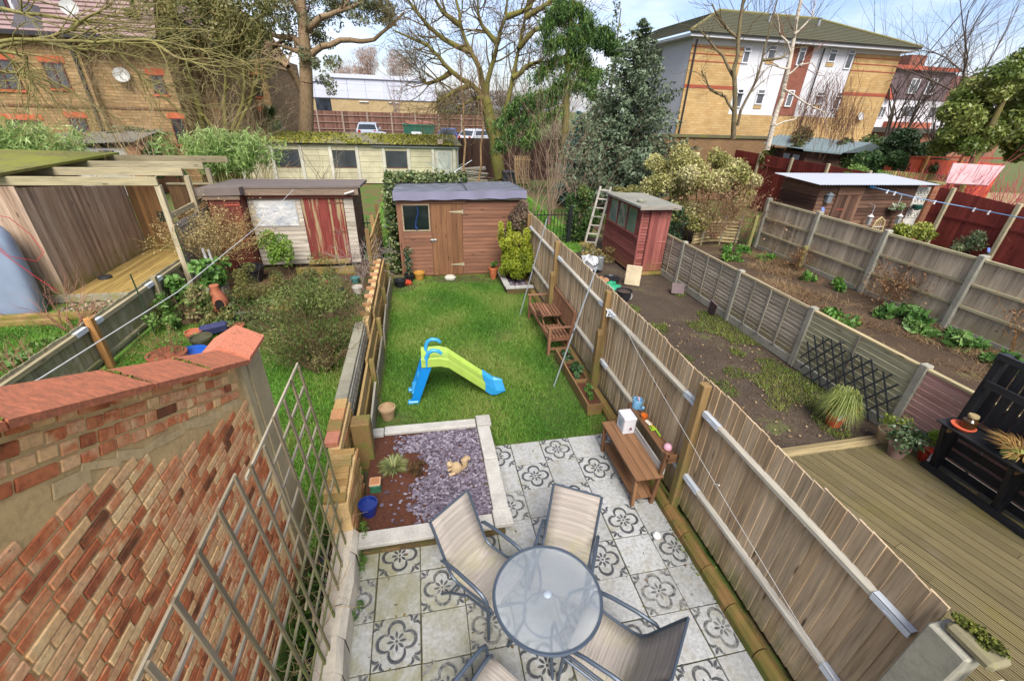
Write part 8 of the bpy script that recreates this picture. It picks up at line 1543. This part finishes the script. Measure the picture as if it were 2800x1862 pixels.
# conifers
def conifer(name, label, base, h, r, m, bark, layers, npb, size, droop=.15, tilt=.2, seed=0, low=.03):
    t = thing(name, label, 'tree', base); segs_mesh('trunk', [(*base, base[0], base[1], base[2]+h*.97, .16*h/7.5, .02)], bark, t, 7); P_, tt, br = [], [], []
    for i in range(layers):
        f = low+(1-low)*i/(layers-1); z = base[2]+h*f; R = r*max(1-f, 0)**.82*RNG.uniform(.82, 1.12)+.05; nb_ = max(4, int(5+11*max(1-f, 0)))
        for j in range(nb_):
            a = RNG.uniform(0, 2*PI); L_ = R*RNG.uniform(.72, 1.1); s = np.linspace(.12, 1, max(4, int(npb*(L_/r)+3))); tint = RNG.uniform(0, 1)
            bx = base[0]+np.cos(a)*L_*s; bY = base[1]+np.sin(a)*L_*s; bz = z-droop*L_*s+tilt*L_*s**2.2; br.append((base[0], base[1], z, bx[-1], bY[-1], bz[-1], .02, .006))
            for q in range(len(s)):
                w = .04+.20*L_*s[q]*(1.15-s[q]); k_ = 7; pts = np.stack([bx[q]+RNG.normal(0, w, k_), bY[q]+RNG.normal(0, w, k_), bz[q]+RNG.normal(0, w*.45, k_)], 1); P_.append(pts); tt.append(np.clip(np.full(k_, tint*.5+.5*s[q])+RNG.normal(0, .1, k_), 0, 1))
    segs_mesh('branches', br, bark, t, 4); leaf_part('crown', np.concatenate(P_), size, m, t, .38, np.concatenate(tt)); return t
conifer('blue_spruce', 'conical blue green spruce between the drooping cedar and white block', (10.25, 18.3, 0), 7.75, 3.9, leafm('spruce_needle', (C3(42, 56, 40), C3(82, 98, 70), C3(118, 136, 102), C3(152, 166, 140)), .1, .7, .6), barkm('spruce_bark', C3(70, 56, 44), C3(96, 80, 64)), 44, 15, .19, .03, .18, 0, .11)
conifer('juniper', 'smaller pale blue conifer tucked between cedar and spruce', (8.5, 20.2, 0), 4.3, 1.1, leafm('juniper_needle', (C3(60, 92, 80), C3(96, 134, 120), C3(130, 168, 152)), .1, .7, .6), barkm('spruce_bark', C3(70, 56, 44), C3(96, 80, 64)), 18, 8, .15, .0, .4)
# cedar with hanging sprays
ced = thing('drooping_cedar', 'bright green cedar with drooping boughs left of blue spruce', 'tree', (LIMB['CED_T'][0][0], LIMB['CED_T'][0][1], 0)); T0 = list(LIMB['CED_T']); T0[0] = (T0[0][0], T0[0][1], 0); sg, sm = limb_segs(T0, .22, .08); segs_mesh('trunk', sg, BARK_A, ced, 9)
P_, tt, bs = [], [], []
for l in LIMB['CED_B']:
    s, m_ = limb_segs(l, .07, .02); bs += s; ln = sum(np.linalg.norm(m_[i+1]-m_[i]) for i in range(len(m_)-1)); tint = RNG.uniform(0, .6)
    for j in range(int(120*ln)+30):
        t = RNG.uniform(.0, 1)**.8*(len(m_)-1); i = min(int(t), len(m_)-2); p = m_[i]+(m_[i+1]-m_[i])*(t-i)+RNG.normal(0, .19, 3)*np.array([1, 1.5, .5]); L_ = RNG.uniform(.12, .5)*(.6+.6*RNG.random()); dr_ = np.array([RNG.normal(0, .35), RNG.normal(0, .35), -1.0]); k_ = int(5+L_*16); q = np.linspace(0, 1, k_)[:, None]
        pts = p+dr_*L_*q+RNG.normal(0, .035, (k_, 3)); P_.append(pts); tt.append(np.clip(tint+.45*(1-q[:, 0])+RNG.normal(0, .12, k_), 0, 1))
segs_mesh('bough', bs, BARK_A, ced, 6); leaf_part('crown', np.concatenate(P_), .19, leafm('cedar_needle', (C3(28, 50, 26), C3(56, 88, 38), C3(98, 134, 54), C3(150, 174, 84)), .12, .6), ced, .20, np.concatenate(tt), (0, 0, -1), .5)
# right side trees
for i, (x, y, h, n, l) in enumerate(((33.5, 25.0, 11.5, 7, 'bare fan shaped tree just right of apartment block roof'), (36.5, 24, 10.5, 7, 'bare fan shaped tree in front of the far white house'), (30.0, 36, 15, 5, 'bare tree tops rising behind the apartment block roof'), (30, 17.5, 9.5, 4, 'bare tangled tree at the upper right corner'))):
    drybush('bare_tree', l, (x, y, 0 if i < 2 else 2), h, n, .12, C3(92, 78, 66), (.3, .32, .35, .4)[i], 3, 'tree', None, None, .09, (4, 4, 3))
ev = thing('evergreen_tree', 'dense mid green evergreen filling the right edge above pink dogwood', 'tree', (22.6, 12.4, 0)); segs_mesh('trunk', [(22.6, 12.4, 0, 22.5, 12.4, 6, .2, .08)], BARK_A, ev, 7)
clump_leaves(ev, [((22.5, 13.0, 5.0), 1.6, 1.6), ((23.9, 12.5, 5.6), 1.7, 1.6), ((21.9, 13.2, 5.0), 1.1, 1.0), ((22.8, 12.8, 5.9), 1.1, .9), ((23.7, 12.5, 4.6), 1.5, 1.2), ((24.4, 12.4, 6.2), 1.3, 1.1), ((22.9, 13.0, 3.9), 1.2, .8), ((24.7, 12.0, 3.6), 1.2, .9), ((25.1, 12.2, 7.2), 1.0, .8), ((22.2, 12.9, 4.2), .9, .7), ((23.3, 12.6, 7.0), .6, .5)], 1050, .17, leafm('laurel_leaf', (C3(64, 84, 34), C3(108, 130, 56), C3(152, 164, 84), C3(186, 178, 110)), .25, .4), .45)
def hedge(label, c, rad, n, size, cols, **k): return plant('hedge', label, c, rad, int(n*1.5), size, cols, 'hedge', **k)
hedge('dark green laurel hedge below the far white house', (24.3, 16.6, 2.3), (3.2, 1.0, 1.75), 16000, .2, (C3(36, 56, 34), C3(72, 98, 58), C3(122, 142, 96)), lumps=26, lr=.35)
hedge('olive hedge in front of the apartment block yellow brick', (19.9, 18.8, 2.4), (1.9, .9, 1.6), 4200, .18, (C3(70, 74, 34), C3(108, 112, 56), C3(146, 140, 84)), lumps=18, lr=.35)
hedge('dull green hedge between the laurel and summerhouse', (21.9, 17.2, 2.2), (1.6, .8, 1.4), 3200, .18, (C3(48, 70, 38), C3(84, 110, 58), C3(120, 140, 80)), lumps=14, lr=.4)
plant('shrub', 'bright fern green shrub between red fence and olive slats', (19.4, 13.9, 2.2), (1.15, .8, .75), 2600, .14, (C3(84, 120, 50), C3(130, 164, 76), C3(176, 196, 112)), 'shrub', .4, 14, .4)
plant('shrub', 'darker green shrub behind the bright fern green shrub', (21.2, 15.0, 2.4), (1.0, .8, .9), 2200, .15, (C3(48, 78, 40), C3(84, 118, 62), C3(126, 150, 92)), 'shrub', .4, 12, .4)
dg = thing('dogwood', 'vivid pink red dogwood stems fanning up by the pale pink board', 'shrub', (20.5, 11.2, .6)); PK = plain('dogwood_pink', C3(206, 76, 98), .6, 0, .12, 1)
for (bx, by_, bz, h, n) in ((19.6, 11.6, 1.6, 1.8, 22), (21.2, 11.3, 1.8, 2.0, 26), (23.0, 10.8, 1.5, 2.1, 26)):
    sg, tips = [], []
    for k in range(n): a = U(0, 2*PI); grow(sg, tips, (bx, by_, bz-.6), (math.cos(a)*U(.2, .9), math.sin(a)*U(.2, .7), 1), h*U(.4, .62), .018, 0, dict(levels=2, n=[2, 2], ang=(.2, .6), up=.08, wig=.1, ratio=.7, rratio=.7, rmin=.008, steps=4))
    segs_mesh('stems', sg, PK, dg, 4)
tg = blades('tall_dry_grass', leafm('tan_tall_grass', (C3(150, 112, 76), C3(190, 156, 112), C3(216, 190, 150)), .1, .8), [(18.9, 5.5, 25, 10.8)], 110, .75, .02, .35, None, .6); tag(tg, 'tangle of tan dry stems below the pink dogwood', 'dry grass')
# variegated big bush and neighbours
VG = (C3(96, 108, 46), C3(166, 164, 86), C3(214, 206, 140), C3(230, 224, 176))
vb = thing('variegated_bush', 'big cream and green variegated bush behind the red shed', 'bush', (11, 13.2, 0))
clump_leaves(vb, [((10.1, 13.4, 2.6), .8, .9), ((10.6, 13.3, 1.6), .9, .9), ((11.4, 13.2, 2.2), .8, .9), ((12.0, 13.1, 2.9), .6, .7), ((12.5, 13.0, 2.0), .75, .9), ((11.6, 13.2, 1.2), 1.1, .8), ((9.6, 13.6, 1.8), .7, .9), ((12.9, 13.0, 1.3), .6, .7), ((10.6, 13.5, 2.9), 1.0, .8), ((11.5, 13.4, 2.6), 1.3, .9), ((12.4, 13.2, 2.5), .9, .7), ((10.2, 13.6, 2.2), 1.2, 1.0)], 1300, .105, leafm('variegated_leaf', VG, .2, .5), .5); segs_mesh('stems', [(10.8+.3*k, 13.2, 0, 9.8+.6*k, 13.2, 2.2, .04, .02) for k in range(5)], BARK_A, vb, 5)
drybush('dead_climber', 'mass of brown dead climber over the log compost bay', (11.6, 12.3, .3), 2.2, 34, .012, C3(158, 120, 90), .7, 3, 'dead plant', (900, .09, (C3(120, 84, 60), C3(160, 124, 92), C3(196, 160, 124))))
drybush('dead_climber', 'brown bramble tangle by the corner of tall grey fence', (12.9, 12.3, .3), 1.6, 16, .01, C3(150, 112, 84), .6, 2, 'dead plant', (300, .08, (C3(120, 84, 60), C3(160, 124, 92))))
plant('ivy', 'green and brown ivy mound behind the ladder', (6.7, 13.6, .9), (.7, .6, .95), 2000, .11, (C3(40, 64, 30), C3(70, 104, 44), C3(112, 140, 70), C3(140, 110, 70)), 'ivy', .6, 14, .4)
plant('shrub', 'dark evergreen shrub beside the log compost bay', (10.0, 12.9, .7), (.6, .5, .7), 1100, .1, (C3(36, 60, 34), C3(64, 94, 56), C3(96, 124, 80)), 'shrub', .5)
plant('ground_cover', 'low green and brown undergrowth below the blue spruce', (9.2, 15.5, .15), (2.6, 1.8, .3), 2600, .14, (C3(90, 72, 48), C3(84, 104, 48), C3(110, 136, 62)), 'undergrowth', .4, 24, .3)
plant('ivy_roof', 'ivy creeping over the back edge of red shed roof', (7.6, 11.9, 2.15), (.55, .25, .12), 500, .09, (C3(120, 116, 60), C3(150, 142, 84), C3(110, 130, 64)), 'ivy', .5)
# shed corner shrubs
lc = thing('golden_conifer', 'lime yellow bushy conifer in the small raised bed by brown shed', 'shrub', (3.15, 9.15, .15)); segs_mesh('trunk', [(3.15, 9.15, .15, 3.15, 9.15, 1.3, .04, .015)], BARK_A, lc, 6)
clump_leaves(lc, [((2.98, 9.1, .9), .36, .5), ((3.3, 9.05, .75), .40, .55), ((3.12, 9.0, .55), .46, .4), ((2.9, 9.2, 1.42), .2, .42), ((2.94, 9.15, 1.15), .3, .4), ((3.38, 9.15, 1.2), .22, .42), ((3.5, 9.2, .85), .3, .42), ((3.15, 9.2, 1.1), .3, .4), ((3.5, 9.1, 1.2), .13, .3), ((3.2, 9.1, .8), .5, .5)], 4200, .07, leafm('golden_needle', (C3(74, 96, 24), C3(136, 156, 36), C3(190, 196, 60), C3(206, 206, 96)), .2, .6), .32, (0, 0, 1), .45)
ds = thing('dead_conifer', 'grey brown dead conifer bush behind the golden conifer', 'dead plant', (3.4, 9.7, 0)); clump_leaves(ds, [((3.38, 9.72, 1.5), .34, .6), ((3.3, 9.7, 1.0), .3, .5), ((3.5, 9.75, 1.95), .24, .36), ((3.22, 9.7, 1.3), .26, .42), ((3.5, 9.68, 1.5), .2, .5), ((3.42, 9.7, 1.75), .3, .4)], 4200, .075, leafm('dead_needle', (C3(84, 66, 52), C3(124, 104, 84), C3(164, 144, 118)), .1, .9), .35, (0, 0, 1), .2); segs_mesh('stems', [(3.4, 9.75, 0, 3.42+.03*k, 9.72, 1.9, .02, .008) for k in range(4)], BARK_A, ds, 5)
for i, (b, h, n, l) in enumerate((((6.1, 15.9, 0), 5.6, 10, 'tall pinkish bare shrub with upright stems behind the dead conifer'), ((5.0, 15.0, 0), 3.6, 8, 'shorter bare shrub left of the tall pinkish one'), ((7.4, 16.2, 0), 3.6, 7, 'spreading bare shrub under the blue spruce'))):
    drybush('bare_shrub', l, b, h, n, .022, C3(164, 136, 114), (.3, .45, .6)[i], 3, 'shrub', None, None, .1, (3, 3, 2))
iv = thing('ivy', 'dark ivy covering the left side and back roof edge of brown shed', 'ivy', (.2, 11, 0)); n = 9000; P_ = np.stack([RNG.uniform(-.3, 2.2, n), RNG.normal(12.3, .14, n), 2.36+np.abs(RNG.normal(0, .09, n))], 1); P_ = P_[RNG.uniform(0, 1, n) < np.clip(1.15-.42*np.maximum(P_[:, 0], 0)+.25*np.sin(P_[:, 0]*7), .08, 1)]
Q_ = np.stack([RNG.normal(-.12, .09, 5200), RNG.uniform(10.4, 12.4, 5200), RNG.uniform(0, 2.5, 5200)], 1); Q_ = Q_[np.sin(Q_[:, 1]*5)+np.sin(Q_[:, 2]*4+Q_[:, 1]*3)+RNG.normal(0, .6, 5200) > -.6]
leaf_part('crown', np.concatenate([P_, Q_]), .095, leafm('ivy_leaf', (C3(36, 56, 30), C3(74, 98, 50), C3(130, 144, 88), C3(170, 172, 120)), .15, .4), iv, .8)
# left garden shrubs
bb = drybush('twiggy_bush', 'big rounded olive twiggy bush overhanging the screen block wall', (-1.3, 5.2, 0), 1.55, 44, .016, C3(120, 100, 66), .75, 3, 'bush', None, None, .14, (3, 3, 2))
P_, tt = blob_points(13000, (-1.3, 5.3, 1.02), (1.0, .9, .84), .5, 44, .34); leaf_part('leaves', P_[P_[:, 2] > .12], .046, leafm('bush_leaf', (C3(58, 78, 30), C3(94, 114, 48), C3(132, 144, 74), C3(160, 144, 92))), bb, .4, tt[P_[:, 2] > .12])
plant('shrub', 'bright lime green shrub in front of the bleached board shed', (-3.45, 10.55, .75), (.58, .5, .6), 1500, .085, (C3(74, 110, 32), C3(124, 164, 56), C3(176, 200, 96)), 'shrub', .4, 12, .42)
plant('shrub', 'olive brown twiggy shrub in a pot behind the chimenea', (-3.35, 8.75, .5), (.62, .5, .5), 1500, .065, (C3(84, 84, 40), C3(126, 128, 62), C3(160, 140, 80)), 'shrub', .3, 12, .42, None, 0, (26, .008))
plant('leafy_shrub', 'fresh green broad leaved shrub growing against the mossy board fence', (-4.6, 8.9, .6), (.55, .7, .55), 620, .15, (C3(72, 116, 44), C3(110, 156, 66), C3(160, 190, 104)), 'shrub', .62, 12, .42, None, 0, (16, .009))
plant('leafy_shrub', 'straggly green and pink shrub below the broad leaved shrub', (-4.55, 7.9, .45), (.45, .6, .4), 420, .1, (C3(96, 110, 56), C3(130, 150, 80), C3(176, 130, 104)), 'shrub', .5, 9, .42, None, 0, (22, .008))
drybush('dry_climber', 'tan dry seed headed climber smothering the shelter fence', (-4.65, 9.9, .45), 1.55, 30, .008, C3(176, 148, 92), .6, 3, 'climber', (4500, .05, (C3(140, 116, 66), C3(184, 162, 104), C3(206, 190, 136))), None, .2)
drybush('weeping_shrub', 'lilac grey leafless weeping shrub by the flaking red door', (-1.0, 9.7, .2), 1.5, 14, .010, C3(176, 158, 150), .5, 3, 'shrub', None, (0, 0, -.25), .25)
drybush('twiggy_shrub', 'bare orange brown twigs rising from the terracotta planter', (-4.05, 5.8, .2), .6, 18, .006, C3(150, 110, 76), .8, 2, 'shrub', (140, .06, (C3(80, 120, 50), C3(130, 164, 84))))
drybush('rose_stems', 'bare pinkish rose stems in front of the roof box and shelter', (-6.6, 7.6, 0), 1.15, 16, .014, C3(176, 124, 100), .9, 2, 'shrub')
drybush('rose_stems', 'second clump of bare pinkish stems on the far left lawn', (-6.4, 5.9, 0), .9, 9, .013, C3(176, 124, 100), .9, 2, 'shrub')
plant('ground_cover', 'mixed low weeds on the far left lawn beside the mossy board fence', (-7.4, 5.8, .05), (2.0, 1.6, .16), 900, .12, (C3(70, 104, 44), C3(110, 146, 66), C3(150, 170, 100)), 'weeds', .5, 20, .3)
plant('ground_cover', 'mixed low plants around the pots in the left garden', (-3.0, 8.6, .1), (1.9, 1.8, .22), 1800, .10, (C3(84, 62, 40), C3(76, 100, 44), C3(120, 146, 70)), 'undergrowth', .4, 22, .3)
plant('dark_shrub', 'dark evergreen clump by the short black railing', (-.75, 11.3, .5), (.3, .5, .5), 700, .09, (C3(28, 44, 26), C3(54, 76, 44)), 'shrub', .5)
# bamboo
def bamboo(label, c, rad, n, h):
    t = thing('bamboo', label, 'bamboo', (c[0], c[1], 0)); sg = []; P_ = []; tt = []
    for k in range(n):
        b = np.array([c[0]+RNG.normal(0, rad[0]*.45), c[1]+RNG.normal(0, rad[1]*.45), .0]); tp = b+np.array([RNG.normal(0, rad[0]*.45), RNG.normal(0, rad[1]*.4), h*RNG.uniform(.7, 1.05)]); m_ = (b+tp)/2+np.array([0, 0, h*.1]); sg += [(*b, *m_, .015, .012), (*m_, *tp, .012, .005)]
        for q in np.linspace(.3, 1, 14): p = m_+(tp-m_)*q; P_.append(p+RNG.normal(0, .16, (7, 3))); tt.append(np.full(7, q))
    segs_mesh('culms', sg, plain('culm', C3(150, 150, 84), .6), t, 5); leaf_part('leaves', np.concatenate(P_), .30, leafm('bamboo_leaf_'+label[:8], (C3(76, 112, 46), C3(126, 166, 76), C3(176, 202, 120), C3(206, 216, 150)), .3, .5), t, .14, np.clip(np.concatenate(tt)*.6+RNG.uniform(0, .4, sum(map(len, tt))), 0, 1), (0, 0, -1), .45)
bamboo('dense bamboo clump above the mossy shelter roof at far left', (-13.6, 18.2), (1.8, 1.0), 85, 3.2)
bamboo('arching bamboo clump left of the garage block windows', (-7.9, 21.2), (1.35, 1.0), 95, 2.9)
plant('ivy', 'dark ivy trailing over the corner of brick outhouse', (-11.5, 23.2, 1.6), (.8, .6, .7), 1100, .13, (C3(36, 60, 32), C3(68, 98, 50), C3(104, 130, 74)), 'ivy', .7)
plant('ivy', 'pale ivy lying along the outhouse corrugated roof ridge', (-13.6, 25.6, 2.75), (1.6, .4, .25), 900, .12, (C3(90, 106, 60), C3(130, 144, 90), C3(150, 150, 110)), 'ivy', .7)
cdl = thing('cordyline', 'spiky dark green cordyline beside the gum tree trunk', 'palm', (-9.6, 36, 0)); part(MB().tube([(-9.6, 36, 0), (-9.6, 36, 3.2)], .12, 7), 'trunk', BARK_A, cdl)
a = RNG.uniform(0, 2*PI, 260); b = RNG.uniform(-.9, 1.3, 260); d = np.stack([np.cos(a)*np.cos(b), np.sin(a)*np.cos(b), np.sin(b)], 1); p0 = np.array([0, 0, 3.2])+d*.1; p2 = np.array([0, 0, 3.2])+d*1.25+np.array([0, 0, -.25]); p1 = (p0+p2)/2+np.array([0, 0, .14]); s = np.cross(d, [0, 0, 1.]); s = s/np.linalg.norm(s, axis=1)[:, None]*.035
V = np.stack([p0-s, p0+s, p1+s, p1-s, p2], 1).reshape(-1, 3); i = np.arange(260)[:, None]*5; link('fronds', mesh_np('fronds', V, np.concatenate([i+np.array([0, 1, 2]), i+np.array([0, 2, 3]), i+np.array([3, 2, 4])]), np.repeat(RNG.uniform(0, 1, 260), 5)), leafm('cordyline_leaf', (C3(40, 62, 32), C3(76, 100, 54), C3(120, 136, 84)), .1, .4), cdl)
plant('hedge', 'low mixed shrubs between brick flats and garage block', (-12.5, 35.5, 1.6), (3.6, 1.0, 1.3), 3000, .22, (C3(70, 80, 40), C3(110, 104, 60), C3(150, 120, 80)), 'hedge', .4, 24, .3)
for i, (x, y, h, n, l) in enumerate(((9.6, 33, 9.5, 5, 'tangle of bare grey trees just behind the drooping cedar'), (12.0, 36, 10.5, 5, 'bare grey tree between cedar and blue spruce'), (7.2, 36, 9.0, 5, 'bare grey tree right of the mossy ash trunk'), (1.0, 34.5, 3.2, 4, 'low bare tree above the garage block roof end'))):
    drybush('bare_tree', l, (x, y, 0), h, n, .09, C3(132, 118, 98), .3, 3, 'tree', None, None, .12, (4, 3, 3))
hedge('grey brown undergrowth behind cedar and blue spruce', (12.5, 30.5, 1.6), (5.0, 1.2, 1.9), 4500, .25, (C3(96, 86, 62), C3(126, 116, 88), C3(90, 104, 64)), lumps=26, lr=.35, asp=.25)
# bare fig in front of the garages
drybush('bare_shrub', 'bare fig shrub with curving stems in front of garage windows', (-3.0, 15.6, 0), 3.8, 9, .024, C3(132, 120, 96), .55, 2, 'shrub', None, None, .16, (3, 2, 2))
lt = thing('leafy_tree', 'thin crowned leafy tree top showing between cedar and blue spruce', 'tree', (13.2, 27.9, 0)); segs_mesh('trunk', [(13.2, 27.9, 0, 13.2, 27.9, 9.8, .12, .03)], BARK_A, lt, 6)
clump_leaves(lt, [((12.9, 27.9, 9.8), .55, 1.0), ((13.4, 27.9, 8.6), .75, .6), ((13.1, 27.9, 10.8), .5, .6)], 60, .2, gum, .5)
# distant trees beyond the retail building
for i, (x, y, z, rx, rz_, l) in enumerate(((-7.6, 100, 11.2, 3.2, 3.4, 'left brown leafless tree crown beyond the retail building roof'), (-1.0, 104, 11, 3.6, 3.0, 'right brown leafless tree crown beyond the retail building roof'), (-13, 110, 9.6, 5.0, 2.2, 'low brown leafless tree crown behind the retail building left part'))):
    t = thing('far_tree', l, 'tree', (x, y, 0)); segs_mesh('trunk', [(x, y, 0, x, y, z, .3, .1)], TW_A, t, 6); p, tt = blob_points(4200, (x, y, z), (rx, rx, rz_), .3, 26, .45); leaf_part('crown', p, .5, leafm('far_twigs', (C3(140, 108, 92), C3(172, 140, 120), C3(196, 168, 146)), .1, .9), t, .10, tt, (0, 0, 1), .55)
t = thing('slender_tree', 'thin pale bare tree against the white retail cladding', 'tree', (-1.6, 66, 1)); sg, tips = [], []
for k in range(7): a = U(0, 6.3); grow(sg, tips, (-1.6, 66, 1), (math.cos(a)*.16, math.sin(a)*.16, 1), 3.6, .05, 0, dict(levels=2, n=[3, 3], ang=(.15, .5), up=.1, wig=.06, ratio=.6, rratio=.6, rmin=.015, steps=4))
segs_mesh('branches', sg, plain('pale_bark', C3(170, 148, 138), .9), t, 4)
hz = hedge('far hazy hedge and trees beyond the car park at centre right', (14, 95, 4), (12, 4, 4), 5000, .6, (C3(120, 110, 100), C3(150, 130, 118), C3(130, 140, 104)), lumps=30, lr=.3, asp=.2)
# leaf litter
def litter(name, reg, n, s, cols, label, z=.02):
    P_ = np.stack([RNG.uniform(reg[0], reg[2], n), RNG.uniform(reg[1], reg[3], n), np.full(n, z)], 1); o = leaf_part(name, P_, s, leafm('litter_'+name+str(n), cols, 0, .9), None, .6, None, None, 0, 'stuff'); return o
litter('fallen_leaves', (-.15, -1.5, 3.45, 2.7), 140, .035, (C3(92, 66, 40), C3(130, 98, 62), C3(110, 110, 50)), '')
litter('fallen_leaves', (3.8, 2, 7.8, 6.5), 900, .05, (C3(96, 72, 46), C3(140, 112, 76), C3(170, 148, 112)), '')
litter('fallen_leaves', (-5.1, 6, -.6, 11), 700, .06, (C3(96, 66, 42), C3(150, 112, 72), C3(170, 120, 70)), '')
P_ = np.stack([RNG.uniform(-.25, 3.5, 900), RNG.uniform(-1.6, 2.7, 900), np.full(900, .012)], 1); P_[:450, 0] = np.round(P_[:450, 0]/.45)*.45+RNG.normal(0, .012, 450); P_[450:, 1] = np.round(P_[450:, 1]/.45)*.45+RNG.normal(0, .012, 450)
P_ = P_[(np.sin(P_[:, 0]*2.1)+np.cos(P_[:, 1]*2.7)+RNG.normal(0, .5, 900) > .5)]
leaf_part('joint_moss', P_, .024, leafm('joint_moss', (C3(72, 76, 30), C3(112, 112, 50), C3(140, 130, 74)), 0, .9), patio, .8, None, None, 0, 'stuff')

# more pots and shrubs crowding the left garden
for i, (x, y, z, rx, rz_, n, sz, cols, l) in enumerate(((-4.75, 7.4, .35, .35, .4, 380, .1, (C3(60, 96, 40), C3(104, 144, 60), C3(150, 180, 96)), 'mid green shrub in front of the post on mossy board fence'), (-3.9, 7.6, .25, .4, .3, 420, .07, (C3(84, 96, 44), C3(130, 136, 70), C3(176, 160, 104)), 'straggly yellowing plant right of the navy cover'), (-2.6, 9.2, .4, .5, .5, 700, .06, (C3(60, 80, 36), C3(100, 118, 54), C3(140, 146, 80)), 'dense olive shrub in front of the window of bleached shed'), (-1.9, 8.7, .35, .45, .45, 600, .06, (C3(70, 90, 40), C3(112, 130, 62), C3(150, 158, 90)), 'olive shrub before the flaking red door'), (-4.9, 5.2, .15, .3, .2, 200, .08, (C3(66, 100, 44), C3(110, 146, 70)), 'low green plant at the foot of mossy board fence'), (-2.2, 10.2, .3, .5, .35, 500, .07, (C3(80, 92, 48), C3(120, 124, 70), C3(160, 140, 96)), 'brownish plant cluster on plank edging under the red door'))):
    plant('shrub', l, (x, y, z), (rx, rx, rz_), n, sz, cols, 'shrub', .45, 8, .45)
